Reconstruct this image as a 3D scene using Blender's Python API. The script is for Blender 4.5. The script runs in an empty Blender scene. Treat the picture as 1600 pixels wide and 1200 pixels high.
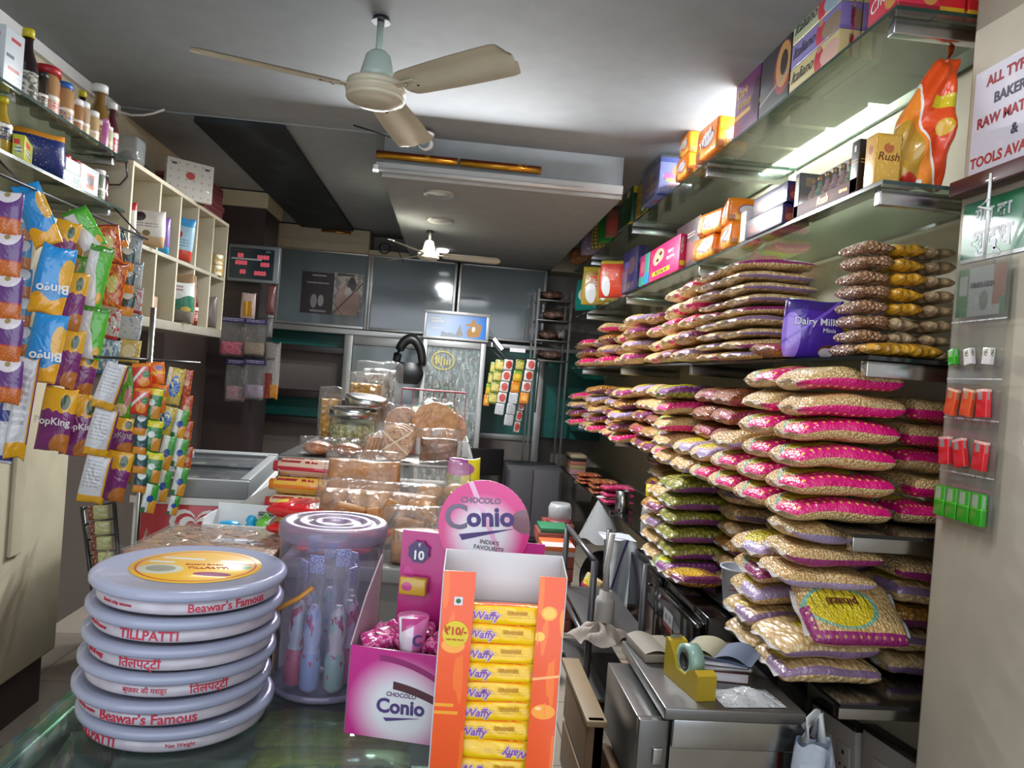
import bpy, bmesh, math, random
from mathutils import Vector, Matrix, Euler
R_ = math.radians
PI = math.pi
scene = bpy.context.scene
COL = scene.collection

# ---------------------------------------------------------------- camera
EYE = Vector((0, 0, 1.55))
YAW, PITCH, ROLL, FOC = R_(4.75), R_(0.5), R_(4.4), 1180.0
_F = Vector((math.sin(YAW)*math.cos(PITCH), math.cos(YAW)*math.cos(PITCH), -math.sin(PITCH)))
_R0 = Vector((math.cos(YAW), -math.sin(YAW), 0))
_U0 = _R0.cross(_F)
_R = _R0*math.cos(ROLL) + _U0*math.sin(ROLL)
_U = _U0*math.cos(ROLL) - _R0*math.sin(ROLL)
cd = bpy.data.cameras.new('camera')
cam = bpy.data.objects.new('camera', cd)
COL.objects.link(cam)
cam.matrix_world = Matrix(((_R.x, _U.x, -_F.x, EYE.x), (_R.y, _U.y, -_F.y, EYE.y), (_R.z, _U.z, -_F.z, EYE.z), (0, 0, 0, 1)))
cd.sensor_width = 36.0
cd.lens = 36.0*FOC/1600.0
cd.clip_start = 0.05
scene.camera = cam

# ---------------------------------------------------------------- sky, daylight and exposure
world = bpy.data.worlds.new('World')
scene.world = world
world.use_nodes = True
bg = world.node_tree.nodes['Background']
bg.inputs[0].default_value = (0.80, 0.88, 1.0, 1)
bg.inputs[1].default_value = 0.8


def lamp(name, typ, loc, rot, energy, color=(1, 1, 1), size=1.0, size_y=None):
    ld = bpy.data.lights.new(name, typ)
    ld.energy = energy
    ld.color = color
    if typ == 'AREA':
        ld.shape = 'RECTANGLE'
        ld.size = size
        ld.size_y = size_y or size
    o = bpy.data.objects.new(name, ld)
    o.location = loc
    o.rotation_euler = rot
    COL.objects.link(o)
    return o


# daylight through the open shop front behind the camera, the front ceiling tube, and added fill lamps
lamp('daylight_shopfront', 'AREA', (-0.2, -0.75, 1.75), (R_(90), 0, 0), 30, (0.86, 0.93, 1.0), 3.4, 2.3)
lamp('front_tube_light', 'AREA', (0.0, 1.5, 2.93), (0, 0, 0), 20, (0.97, 0.985, 1.0), 1.2, 0.12)
lamp('batten_fill_light', 'AREA', (-0.05, 4.575, 2.74), (R_(-38), 0, 0), 62, (0.97, 0.985, 1.0), 1.2, 0.05)  # added fill at the batten, whose own tube is unlit
lamp('rear_fill_light', 'AREA', (-0.158, 4.97, 2.69), (0, 0, 0), 28, (0.97, 0.985, 1.0), 0.16)  # this and the next: fill added below round ceiling lights that look off
lamp('rear_fill_light', 'AREA', (-0.165, 5.84, 2.69), (0, 0, 0), 38, (0.97, 0.985, 1.0), 0.16)
vs = scene.view_settings
vs.view_transform = 'Standard'
vs.look = 'None'
vs.gamma = 1
vs.exposure = 0.5
vs.use_curve_mapping = False
try:
    scene.cycles.max_bounces = 8
    scene.cycles.transparent_max_bounces = 16
    scene.cycles.caustics_reflective = False
    scene.cycles.caustics_refractive = False
    scene.cycles.sample_clamp_indirect = 4
except Exception:
    pass

# ---------------------------------------------------------------- helpers
RND = random.Random(7)


def at(px, py, x=None, y=None, z=None):
    """a point measured on the photograph, put at its real distance on a wall, shelf or counter plane"""
    d = _F + _R*((px-800)/FOC) + _U*((600-py)/FOC)
    t = x/d.x if x is not None else (y/d.y if y is not None else (z-EYE.z)/d.z)
    return EYE + d*t


def lin(h):
    h = h.lstrip('#')
    c = [int(h[i:i+2], 16)/255 for i in (0, 2, 4)]
    return tuple(v/12.92 if v <= .04045 else ((v+.055)/1.055)**2.4 for v in c) + (1,)


class S:
    """a shader value with arithmetic"""
    def __init__(s, g, o): s.g, s.o = g, o
    def m(s, op, b=None, c=None):
        n = s.g.nt.nodes.new('ShaderNodeMath')
        n.operation = op
        for i, v in enumerate((s, b, c)):
            if v is None: continue
            if isinstance(v, S): s.g.nt.links.new(v.o, n.inputs[i])
            else: n.inputs[i].default_value = float(v)
        return S(s.g, n.outputs[0])
    def __add__(s, b): return s.m('ADD', b)
    __radd__ = __add__
    def __sub__(s, b): return s.m('SUBTRACT', b)
    def __rsub__(s, b): return (s*-1)+b
    def __mul__(s, b): return s.m('MULTIPLY', b)
    __rmul__ = __mul__
    def __truediv__(s, b): return s.m('DIVIDE', b)
    def __lt__(s, b): return s.m('LESS_THAN', b)
    def __gt__(s, b): return s.m('GREATER_THAN', b)
    def __or__(s, b): return s.m('MAXIMUM', b)
    def __and__(s, b): return s.m('MULTIPLY', b)
    def sin(s): return s.m('SINE')
    def abs(s): return s.m('ABSOLUTE')
    def fr(s): return s.m('FRACT')
    def fl(s): return s.m('FLOOR')
    def pw(s, b): return s.m('POWER', b)
    def inv(s): return 1-s
    def btw(s, a, b): return (s > a) & (s < b)


class G:
    """one procedural material under construction"""
    def __init__(g, name):
        g.mat = bpy.data.materials.new(name)
        g.mat.use_nodes = True
        g.nt = g.mat.node_tree
        g.nt.nodes.clear()
        g._tc = None
    def n(g, t): return g.nt.nodes.new('ShaderNode'+t)
    def tc(g, which):
        if g._tc is None: g._tc = g.n('TexCoord')
        return g._tc.outputs[which]
    def sep(g, sock):
        n = g.n('SeparateXYZ')
        g.nt.links.new(sock, n.inputs[0])
        return [S(g, n.outputs[i]) for i in range(3)]
    def uv(g):
        a = g.sep(g.tc('UV'))
        return a[0], a[1]
    def obj(g): return g.sep(g.tc('Object'))
    def rnd(g):
        return S(g, g.n('ObjectInfo').outputs['Random'])
    def vec(g, which, sc):
        mp = g.n('Mapping')
        g.nt.links.new(g.tc(which), mp.inputs[0])
        mp.inputs['Scale'].default_value = sc
        return mp.outputs[0]
    def noise(g, scale, detail=3, which='Object', sc=(1, 1, 1), dist=0):
        n = g.n('TexNoise')
        g.nt.links.new(g.vec(which, sc), n.inputs['Vector'])
        n.inputs['Scale'].default_value = scale
        n.inputs['Detail'].default_value = detail
        n.inputs['Distortion'].default_value = dist
        return S(g, n.outputs[0])
    def voro(g, scale, which='Object', sc=(1, 1, 1), out='Distance', feat='F1'):
        n = g.n('TexVoronoi')
        n.feature = feat
        g.nt.links.new(g.vec(which, sc), n.inputs['Vector'])
        n.inputs['Scale'].default_value = scale
        return S(g, n.outputs[out])
    def schlick(g, normal=None, f0=.04):
        lw = g.n('LayerWeight')
        lw.inputs[0].default_value = .5
        if normal is not None: g.nt.links.new(normal, lw.inputs['Normal'])
        return S(g, lw.outputs['Facing']).pw(5)*(1-f0)+f0
    def col(g, c):
        if isinstance(c, str):
            n = g.n('RGB')
            n.outputs[0].default_value = lin(c)
            return n.outputs[0]
        return c
    def mix(g, a, b, f):
        n = g.n('Mix')
        n.data_type = 'RGBA'
        g.nt.links.new(g.col(a), n.inputs[6])
        g.nt.links.new(g.col(b), n.inputs[7])
        if isinstance(f, S): g.nt.links.new(f.o, n.inputs[0])
        else: n.inputs[0].default_value = f
        return n.outputs[2]
    def ell(g, u, v, cu, cv, ru, rv):
        a = (u-cu)/ru
        b = (v-cv)/rv
        return (a*a+b*b) < 1.0
    def dots(g, u, v, nu, nv, r):
        a = (u*nu).fr()-0.5
        b = (v*nv).fr()-0.5
        return (a*a+b*b) < r*r
    def out(g, color, rough=.5, metal=0, coat=0, bump=None, bs=.3, bd=.01, spec=.5, emit=None, es=0, trans=None):
        p = g.n('BsdfPrincipled')
        g.nt.links.new(g.col(color), p.inputs['Base Color'])
        if isinstance(rough, S): g.nt.links.new(rough.o, p.inputs['Roughness'])
        else: p.inputs['Roughness'].default_value = rough
        p.inputs['Metallic'].default_value = metal
        p.inputs['Coat Weight'].default_value = coat
        p.inputs['Coat Roughness'].default_value = .08
        p.inputs['Specular IOR Level'].default_value = spec
        if bump is not None:
            b = g.n('Bump')
            b.inputs['Strength'].default_value = bs
            b.inputs['Distance'].default_value = bd
            g.nt.links.new(bump.o, b.inputs['Height'])
            g.nt.links.new(b.outputs[0], p.inputs['Normal'])
            g.nt.links.new(b.outputs[0], p.inputs['Coat Normal'])
        if emit is not None:
            g.nt.links.new(g.col(emit), p.inputs['Emission Color'])
            p.inputs['Emission Strength'].default_value = es
        sh = p.outputs[0]
        if trans is not None:            # fraction of clear film
            t = g.n('BsdfTransparent')
            mx = g.n('MixShader')
            if isinstance(trans, S): g.nt.links.new(trans.o, mx.inputs[0])
            else: mx.inputs[0].default_value = trans
            g.nt.links.new(sh, mx.inputs[1])
            g.nt.links.new(t.outputs[0], mx.inputs[2])
            sh = mx.outputs[0]
        o = g.n('OutputMaterial')
        g.nt.links.new(sh, o.inputs[0])
        return g.mat


_pl = {}


def plain(hexc, rough=.5, metal=0, coat=0, wob=0.0, spec=.5):
    k = (hexc, rough, metal, coat, wob, spec)
    if k not in _pl:
        g = G('plain_'+hexc.strip('#'))
        c = hexc
        nz = g.noise(9, 4)
        d = tuple(min(255, int(int(hexc.lstrip('#')[i:i+2], 16)*.88)) for i in (0, 2, 4))
        c = g.mix(hexc, '%02x%02x%02x' % d, nz)
        _pl[k] = g.out(c, rough, metal, coat, bump=g.noise(14, 2) if wob else None, bs=wob, spec=spec)
    return _pl[k]


def film(name, tint='#ffffff', clear=.8, rough=.06, crinkle=.5, scale=22, body='#e4e6e8'):
    """thin clear plastic: transparent with creased glossy reflections"""
    g = G(name)
    t = g.n('BsdfTransparent')
    t.inputs[0].default_value = lin(tint)
    gl = g.n('BsdfGlossy')
    gl.inputs['Roughness'].default_value = rough
    df = g.n('BsdfDiffuse')
    df.inputs[0].default_value = lin(body)
    b = g.n('Bump')
    b.inputs['Strength'].default_value = crinkle
    b.inputs['Distance'].default_value = .02
    nz = g.noise(scale, 2, sc=(1, 1, .6), dist=.8)
    g.nt.links.new(nz.o, b.inputs['Height'])
    g.nt.links.new(b.outputs[0], gl.inputs['Normal'])
    fr = g.schlick(b.outputs[0])
    m1 = g.n('MixShader')
    m1.inputs[0].default_value = 1-clear
    g.nt.links.new(t.outputs[0], m1.inputs[1])
    g.nt.links.new(df.outputs[0], m1.inputs[2])
    m2 = g.n('MixShader')
    g.nt.links.new(fr.o, m2.inputs[0])
    g.nt.links.new(m1.outputs[0], m2.inputs[1])
    g.nt.links.new(gl.outputs[0], m2.inputs[2])
    o = g.n('OutputMaterial')
    g.nt.links.new(m2.outputs[0], o.inputs[0])
    return g.mat


class MB:
    """mesh builder: collects shapes with UVs into one mesh"""
    def __init__(s): s.v, s.f, s.uv, s.mi, s.sm = [], [], [], [], []
    def face(s, idx, uvs, mi=0, smooth=False):
        s.f.append(tuple(idx)); s.uv.append(uvs); s.mi.append(mi); s.sm.append(smooth)
    def quad(s, a, b, c, d, mi=0):
        i = len(s.v); s.v += [tuple(a), tuple(b), tuple(c), tuple(d)]
        s.face((i, i+1, i+2, i+3), [(0, 0), (1, 0), (1, 1), (0, 1)], mi); return s
    def box(s, x0, y0, z0, x1, y1, z1, mi=0, bev=0.0, sides=None):
        P = [(x, y, z) for z in (z0, z1) for y in (y0, y1) for x in (x0, x1)]
        F = [(0, 1, 5, 4), (1, 3, 7, 5), (3, 2, 6, 7), (2, 0, 4, 6), (4, 5, 7, 6), (2, 3, 1, 0)]  # -y +x +y -x +z -z
        i = len(s.v)
        if bev <= 0:
            s.v += P
            for k, q in enumerate(F):
                s.face([i+j for j in q], [(0, 0), (1, 0), (1, 1), (0, 1)], sides[k] if sides else mi)
            return s
        bm = bmesh.new()
        vs_ = [bm.verts.new(p) for p in P]
        lay = bm.loops.layers.uv.new('UVMap')
        for k, q in enumerate(F):
            f = bm.faces.new([vs_[j] for j in q])
            f.material_index = sides[k] if sides else mi
            for l, u in zip(f.loops, [(0, 0), (1, 0), (1, 1), (0, 1)]): l[lay].uv = u
        bev = min(bev, .45*min(abs(x1-x0), abs(y1-y0), abs(z1-z0)))
        bmesh.ops.bevel(bm, geom=list(bm.edges), offset=bev, segments=2, affect='EDGES', profile=.6)
        bm.verts.index_update()
        s.v += [tuple(v.co) for v in bm.verts]
        for f in bm.faces:
            s.face([i+v.index for v in f.verts], [tuple(l[lay].uv) for l in f.loops], f.material_index, True)
        bm.free()
        return s
    def lathe(s, prof, seg=28, c=(0, 0, 0), mi=0, caps=True, smooth=True):
        n = len(prof); i = len(s.v)
        for k in range(seg):
            a = 2*PI*k/seg
            for r, z in prof: s.v.append((c[0]+r*math.cos(a), c[1]+r*math.sin(a), c[2]+z))
        for k in range(seg):
            k2 = (k+1) % seg
            for j in range(n-1):
                s.face((i+k*n+j, i+k2*n+j, i+k2*n+j+1, i+k*n+j+1),
                       [(k/seg, j/(n-1)), ((k+1)/seg, j/(n-1)), ((k+1)/seg, (j+1)/(n-1)), (k/seg, (j+1)/(n-1))], mi, smooth)
        if caps:
            for j, rev in ((0, True), (n-1, False)):
                if prof[j][0] > 1e-6:
                    ring = [i+k*n+j for k in range(seg)]
                    uv = [(.5+.5*math.cos(2*PI*k/seg), .5+.5*math.sin(2*PI*k/seg)) for k in range(seg)]
                    if rev: ring = ring[::-1]; uv = uv[::-1]
                    s.face(ring, uv, mi)
        return s
    def tube(s, pts, r, seg=8, mi=0):
        pts = [Vector(p) for p in pts]; n = len(pts); i = len(s.v)
        up = Vector((0, 0, 1))
        for k, p in enumerate(pts):
            t = (pts[min(k+1, n-1)]-pts[max(k-1, 0)]).normalized()
            a = t.cross(up if abs(t.z) < .95 else Vector((1, 0, 0))).normalized(); b = t.cross(a)
            rr = r[k] if isinstance(r, (list, tuple)) else r
            for j in range(seg):
                w = 2*PI*j/seg
                s.v.append(tuple(p+a*math.cos(w)*rr+b*math.sin(w)*rr))
        for k in range(n-1):
            for j in range(seg):
                j2 = (j+1) % seg
                s.face((i+k*seg+j, i+k*seg+j2, i+(k+1)*seg+j2, i+(k+1)*seg+j), [(j/seg, k/(n-1)), ((j+1)/seg, k/(n-1)), ((j+1)/seg, (k+1)/(n-1)), (j/seg, (k+1)/(n-1))], mi, True)
        s.face([i+j for j in range(seg)], [(0, 0)]*seg, mi)
        s.face([i+(n-1)*seg+j for j in range(seg)][::-1], [(0, 0)]*seg, mi)
        return s
    def grid(s, fn, nu, nv, mi=0, smooth=True, flip=False):
        i = len(s.v)
        for b in range(nv+1):
            for a in range(nu+1): s.v.append(tuple(fn(a/nu, b/nv)))
        for b in range(nv):
            for a in range(nu):
                k = i+b*(nu+1)+a
                q = [k, k+1, k+nu+2, k+nu+1]
                u = [(a/nu, b/nv), ((a+1)/nu, b/nv), ((a+1)/nu, (b+1)/nv), (a/nu, (b+1)/nv)]
                if flip: q = q[::-1]; u = u[::-1]
                s.face(q, u, mi, smooth)
        return s
    def prism(s, poly, z0, z1, mi=0, axis='z'):
        """extrude a 2D outline; axis y: outline lies in xz, from y=z0 to y=z1"""
        i = len(s.v); n = len(poly)
        def P(p, h): return (p[0], p[1], h) if axis == 'z' else ((p[0], h, p[1]) if axis == 'y' else (h, p[0], p[1]))
        s.v += [P(p, z0) for p in poly]+[P(p, z1) for p in poly]
        xs = [p[0] for p in poly]; ys = [p[1] for p in poly]
        w = max(xs)-min(xs) or 1; h = max(ys)-min(ys) or 1
        uv = [((p[0]-min(xs))/w, (p[1]-min(ys))/h) for p in poly]
        s.face([i+k for k in range(n)][::-1], uv[::-1], mi)
        s.face([i+n+k for k in range(n)], uv, mi)
        for k in range(n):
            k2 = (k+1) % n
            s.face((i+k, i+k2, i+n+k2, i+n+k), [(0, 0), (1, 0), (1, 1), (0, 1)], mi)
        return s
    def move(s, m, start=0):
        for k in range(start, len(s.v)): s.v[k] = tuple(m @ Vector(s.v[k]))
        return s
    def mesh(s, name):
        me = bpy.data.meshes.new(name)
        me.from_pydata(s.v, [], s.f)
        lay = me.uv_layers.new(name='UVMap')
        d = [c for f in s.uv for uv in f for c in uv]
        lay.data.foreach_set('uv', d)
        me.polygons.foreach_set('material_index', s.mi)
        me.polygons.foreach_set('use_smooth', s.sm)
        bm = bmesh.new(); bm.from_mesh(me)
        bmesh.ops.remove_doubles(bm, verts=bm.verts, dist=1e-6)
        bmesh.ops.recalc_face_normals(bm, faces=bm.faces)
        bm.to_mesh(me); bm.free()
        return me


def O(name, mb, mat, parent=None, loc=(0, 0, 0), rot=(0, 0, 0), label=None, cat=None, group=None, kind=None):
    me = mb if isinstance(mb, bpy.types.Mesh) else mb.mesh(name)
    if not me.materials:
        for m in (mat if isinstance(mat, (list, tuple)) else [mat]): me.materials.append(m)
    o = bpy.data.objects.new(name, me)
    COL.objects.link(o)
    o.location = loc
    o.rotation_euler = rot
    if parent: o.parent = parent
    tag(o, label, cat, group, kind)
    return o


def tag(o, label=None, cat=None, group=None, kind=None):
    if label: o['label'] = label
    if cat: o['category'] = cat
    if group: o['group'] = group
    if kind: o['kind'] = kind
    return o


def E(name, label, cat, loc=(0, 0, 0), rz=0, group=None, rot=None):
    o = bpy.data.objects.new(name, None)
    COL.objects.link(o)
    o.empty_display_size = .05
    o.location = loc
    o.rotation_euler = rot if rot else (0, 0, rz)
    return tag(o, label, cat, group)


def ST(name, mb, mat, **k):
    return O(name, mb, mat, kind='structure', **k)


def dup(root, loc, rot=None, label=None, group=None, scale=None):
    """a copy of a thing with copies of its parts and their sub-parts"""
    r = root.copy(); COL.objects.link(r); r.location = loc
    if rot is not None: r.rotation_euler = rot
    if scale is not None: r.scale = scale
    if label: r['label'] = label
    if group: r['group'] = group
    for ch in list(root.children):
        c = ch.copy(); COL.objects.link(c); c.parent = r
        for g in ch.children:
            d = g.copy(); COL.objects.link(d); d.parent = c
    return r


_tx = {}
FACE = {'-y': (R_(90), 0, 0), '-x': (R_(90), 0, R_(-90)), '+x': (R_(90), 0, R_(90)), '+z': (0, 0, 0)}


def T(txt, size, mat, parent, loc, face='-y', tilt=0, bend=None, align='CENTER', name='lettering', bold=0, shear=0, flip=False, sx=1.0):
    """lettering as a thin raised mesh"""
    k = (txt, size, align, bend, bold, shear, flip, sx)
    if k not in _tx:
        cu = bpy.data.curves.new('text', 'FONT')
        cu.body = txt; cu.size = size; cu.align_x = align; cu.align_y = 'CENTER'
        cu.extrude = .0004; cu.resolution_u = 3; cu.offset = bold*size; cu.shear = shear
        ob = bpy.data.objects.new('text', cu)
        me = bpy.data.meshes.new_from_object(ob)
        bpy.data.objects.remove(ob)
        me.name = 'lettering'
        for v in me.vertices:
            v.co.x *= sx
            if flip: v.co.x *= -1; v.co.y *= -1
        if bend:                       # wrap round an upright cylinder of this radius, text facing -y
            for v in me.vertices:
                a = v.co.x/bend; r = bend+v.co.z+.0006
                v.co = Vector((r*math.sin(a), v.co.y, -(bend-r*math.cos(a))))
        _tx[k] = me
    me = _tx[k].copy() if (_tx[k].materials and _tx[k].materials[0] != mat) else _tx[k]
    if me.materials: me.materials[0] = mat
    else: me.materials.append(mat)
    o = bpy.data.objects.new(name, me)
    COL.objects.link(o)
    o.parent = parent
    o.location = loc
    r = Euler(FACE[face] if isinstance(face, str) else face).to_matrix() @ Matrix.Rotation(tilt, 3, 'Z')
    o.rotation_euler = r.to_euler()
    return o


def pillow(L, W, T_, seed=0, nu=20, nv=14, lump=.08, ex=.42, ey=.36, neck=.06, pt=4.0, ps=4.2, droop=0.0):
    """a filled bag lying flat: L along x, W along y, T_ thick; UV 0..1 over its printed face, u + 1 over its back"""
    rn = random.Random(seed)
    ph = [rn.uniform(0, 6.28) for _ in range(8)]
    mb = MB()
    def h(s, t):
        b = max(0, 1-abs(s)**ps)**ex*max(0, 1-abs(t)**pt)**ey
        w = 1+lump*(math.sin(3.1*s+ph[0])*math.cos(2.7*t+ph[1])+.6*math.sin(7*s+ph[2]+2*t)+.5*math.sin(6*t+ph[3]-3*s))
        return .5*T_*b*w
    def xy(s, t):
        k = 1-neck*abs(s)**4+.02*math.sin(4*s+ph[4])
        return s*L/2*(1-.04*t*t+.015*math.sin(3*t+ph[5])), t*W/2*k
    wv = .06*T_
    def zz(s, t): return wv*math.sin(2.2*s+ph[6])*math.cos(1.7*t+ph[7])
    for sg in (1, -1):
        def fn(u, v):
            s = math.sin((u-.5)*PI); t = math.sin((v-.5)*PI)
            x, y = xy(s, t)
            return (x, y, zz(s, t)+sg*h(s, t))
        st = len(mb.uv)
        mb.grid(fn, nu, nv, flip=(sg < 0))
        for k in range(st, len(mb.uv)):
            mb.uv[k] = [((math.sin((u-.5)*PI)+1)/2+(0 if sg > 0 else 1), (math.sin((v-.5)*PI)+1)/2) for u, v in mb.uv[k]]
    zs = [p[2] for p in mb.v]; ys = [p[1] for p in mb.v]
    kz = T_/(max(zs)-min(zs)); cz = (max(zs)+min(zs))/2; ky = W/(max(ys)-min(ys))
    def dr(x):
        q = max(0, -x/(L/2)) if droop > 0 else max(0, x/(L/2))
        return -droop*q*q
    mb.v = [(x, y*ky, (z-cz)*kz+dr(x)) for x, y, z in mb.v]
    return mb


def seal(L, W, side, seed=0, fl=.02, dz=0.0):
    """the flat crimped end of a bag"""
    rn = random.Random(seed+side)
    a = rn.uniform(0, 6)
    mb = MB()
    def top(u, v, sg): return (side*(L/2*.95+fl*u), (v-.5)*W*.86, sg*.0008+.006*math.sin(v*9+a)*u+dz)
    mb.grid(lambda u, v: top(u, v, 1), 3, 10)
    mb.grid(lambda u, v: top(u, v, -1), 3, 10, flip=True)
    return mb

# ---------------------------------------------------------------- materials
M = {}
M['ceil'] = plain('#8f9498', .8)
M['cream'] = plain('#cfc7ad', .7)
M['creamdull'] = plain('#bdb59b', .6)
M['pillar'] = plain('#c2b9a8', .75)
M['brownlam'] = plain('#4f4742', .45)
M['darkbrown'] = plain('#362c2b', .4)
M['teal'] = plain('#1f6f66', .35)
M['taupe'] = plain('#8b837d', .5)
M['alu'] = plain('#b9bab8', .35, .6)
M['white'] = plain('#e6e7e6', .45)
M['black'] = plain('#141416', .4)
M['blackgloss'] = plain('#0e0d0e', .12, 0, .6)
M['steel'] = plain('#c3c4c4', .22, 1)
M['steeldark'] = plain('#8d8d8c', .32, .9)
M['chrome'] = plain('#dcdcdc', .12, 1)
M['wire'] = plain('#4a4a4c', .4, .8)
M['gold'] = plain('#c79a3a', .3, .8)
M['ink'] = plain('#23232a', .6)
M['redink'] = plain('#c8203c', .5)
M['whiteink'] = plain('#f1f1f1', .5)
M['paper'] = plain('#dcdadf', .7)
M['card'] = plain('#9c7a5b', .75)
M['greyplast'] = plain('#86898a', .4)
M['film'] = film('clear_film', '#fbfaf8', .92, .07, .8, 26)
M['jarfilm'] = film('clear_jar', '#e6e2f0', .86, .09, .1, 8, '#a8a2ba')
M['glassjar'] = film('jar_glass', '#eef6f2', .95, .03, 0, 5)
M['seal'] = film('seal_film', '#f2ece4', .45, .1, .9, 60)

g = G('floor_tiles')
x, y, z = g.obj()
gx = (x/.6).fr(); gy = (y/.6).fr()
gl_ = (gx < .012) | (gy < .012)
M['floor'] = g.out(g.mix(g.mix('#9a9184', '#857c70', g.noise(3, 4)), '#5d564e', gl_), .35, coat=.1)

g = G('shelf_glass')
t = g.n('BsdfTransparent'); t.inputs[0].default_value = lin('#dfe9e2')
df = g.n('BsdfPrincipled'); df.inputs['Base Color'].default_value = lin('#9fb0a6'); df.inputs['Roughness'].default_value = .06
df.inputs['Alpha'].default_value = 1
fz = g.schlick(None, .06)
m1 = g.n('MixShader'); m1.inputs[0].default_value = .16
g.nt.links.new(t.outputs[0], m1.inputs[1]); g.nt.links.new(df.outputs[0], m1.inputs[2])
gs = g.n('BsdfGlossy'); gs.inputs['Roughness'].default_value = .04
m2 = g.n('MixShader'); g.nt.links.new(fz.o, m2.inputs[0]); g.nt.links.new(m1.outputs[0], m2.inputs[1]); g.nt.links.new(gs.outputs[0], m2.inputs[2])
oo = g.n('OutputMaterial'); g.nt.links.new(m2.outputs[0], oo.inputs[0])
M['glass'] = g.mat
M['glassedge'] = plain('#1c3a31', .15, 0, .5)
M['granite'] = plain('#15181a', .12, 0, .5)
g = G('window_glass')
M['winglass'] = g.out(g.mix('#7d8a8e', '#66747a', g.noise(2, 3)), .08, spec=.9)
g = G('door_glass')
M['doorglass'] = g.out(g.mix('#a9b6ba', '#8f9da3', g.noise(2, 2)), .1)
M['lampwhite'] = (lambda g: g.out('#ffffff', .5, emit='#f4fbff', es=420))(G('tube_glow'))
M['bulbwhite'] = (lambda g: g.out('#ffffff', .5, emit='#ffffff', es=2.5))(G('bulb_glow'))
M['ledred'] = (lambda g: g.out('#3a0508', .5, emit='#ff6a7a', es=.4))(G('led_red'))
g = G('dark_wave_panel')
x, y, z = g.obj()
w = ((x*11+(y*3.2).sin()*1.2+g.noise(1.6, 3)*9).sin()*.5+.5).pw(3)
M['wave'] = g.out(g.mix('#0b1115', '#1f292e', w), .65, bump=w, bs=.6, bd=.01)
g = G('foil_gold')
x, y, z = g.obj()
r_ = g.noise(7, 2, sc=(1, .1, .1))
M['foil'] = g.out(g.mix('#c9932a', '#7d1f1f', ((z*90).sin()*.5+.5)*(r_ > .42)), .25, .75)

# ---------------------------------------------------------------- the room
WR, WL, YB = 1.67, -2.08, 8.05          # right wall, left wall, back wall
ST('floor', MB().box(-2.6, -.9, -.1, 2.2, 8.8, 0), M['floor'])
ST('ceiling', MB().box(-2.6, -.9, 2.97, 2.2, 4.66, 3.1).box(.98, 4.66, 2.97, 2.2, 8.8, 3.1).box(-2.6, 4.66, 2.962, -.5, 8.8, 3.1), M['ceil'])
ST('ceiling_lower', MB().box(-.5, 4.66, 2.71, .98, 8.8, 3.1), M['ceil'])
ST('trim_ceiling_panel', MB().box(-1.63, 4.66, 2.925, -1.1, 8.02, 2.955), M['wave'])
ST('wall_right', MB().box(WR, 2.1, 0, 2.2, 8.8, 3.1), M['cream'])
ST('wall_right_pillar', MB().box(1.445, -.9, 0, 2.2, 2.1, 3.1, bev=.012), M['pillar'])
ST('wall_left', MB().box(-2.6, -.9, 0, WL, 8.8, 3.1), M['cream'])
ST('wall_left_laminate', MB().box(WL, 3.5, 0, WL+.02, 8.0, 1.72), M['brownlam'])
ST('wall_left_pillar', MB().box(WL, 1.2, .22, -1.62, 3.43, 2.05, bev=.01).box(-1.62, 3.0, .72, -1.605, 3.08, 2.0, bev=.004), M['creamdull'])
ST('baseboard_left', MB().box(WL, 1.2, 0, -1.66, 3.4, .22), M['darkbrown'])
ST('trim_left_cornice', MB().box(WL, -.5, 2.91, WL+.03, 4.66, 2.968), M['white'])
ST('wall_back', MB().box(-2.6, YB+.3, 0, 2.2, 8.8, 3.1), M['taupe'])
ST('trim_back_pelmet', MB().box(WL, 7.93, 2.71, -.93, YB+.3, 2.949, bev=.008).box(-.93, 7.97, 2.71, .98, YB+.3, 2.76).box(.98, 7.97, 2.71, WR, YB+.3, 2.965)
   .box(WL, 7.915, 2.78, -.93, 7.935, 2.80), M['creamdull'])
for k, (a, b) in enumerate(((-1.83, -.94), (-.88, -.03), (.05, .93))):
    w_ = E('window_%d' % (k+1), None, None, (0, 0, 0)); w_['kind'] = 'structure'
    O('window_pane', MB().box(a, YB, 1.96, b, YB+.02, 2.70), M['winglass'], w_)
    f = MB()
    for q in ((a-.03, 1.93, a, 2.73), (b, 1.93, b+.03, 2.73), (a, 2.70, b, 2.73), (a, 1.93, b, 1.96)):
        f.box(q[0], YB-.03, q[1], q[2], YB+.03, q[3], bev=.004)
    O('window_frame', f, M['alu'], w_)
ST('trim_window_rail', MB().box(WL, YB-.05, 1.865, -.3, YB+.02, 1.925, bev=.006).box(.33, YB-.05, 1.85, WR, YB+.02, 1.90, bev=.006), M['alu'])
ST('wall_back_teal', MB().box(WL, YB+.25, 1.66, -1.1, YB+.30, 1.93).box(WL, YB+.25, .92, -1.1, YB+.3, 1.17).box(.36, YB+.05, .93, WR, YB+.1, 1.86), M['teal'])
ST('trim_back_shelf_boards', MB().box(WL, YB-.0, 1.655, -1.1, YB+.29, 1.72, bev=.004).box(WL, YB-.0, 1.175, -1.1, YB+.29, 1.245, bev=.004).box(WL, YB, .90, -1.1, YB+.29, .965, bev=.004), M['darkbrown'])
dr = E('door_1', None, None); dr['kind'] = 'structure'
O('door_pane', MB().box(-1.03, YB-.01, .1, -.25, YB+.01, 1.79), M['doorglass'], dr)
O('door_frame', MB().box(-1.12, YB-.05, 0, -1.03, YB+.05, 1.865, bev=.006).box(-1.03, YB-.05, 1.77, -.25, YB+.05, 1.865, bev=.006).box(-.27, YB-.05, 0, -.2, YB+.05, 1.86, bev=.006), M['alu'], dr)
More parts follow.
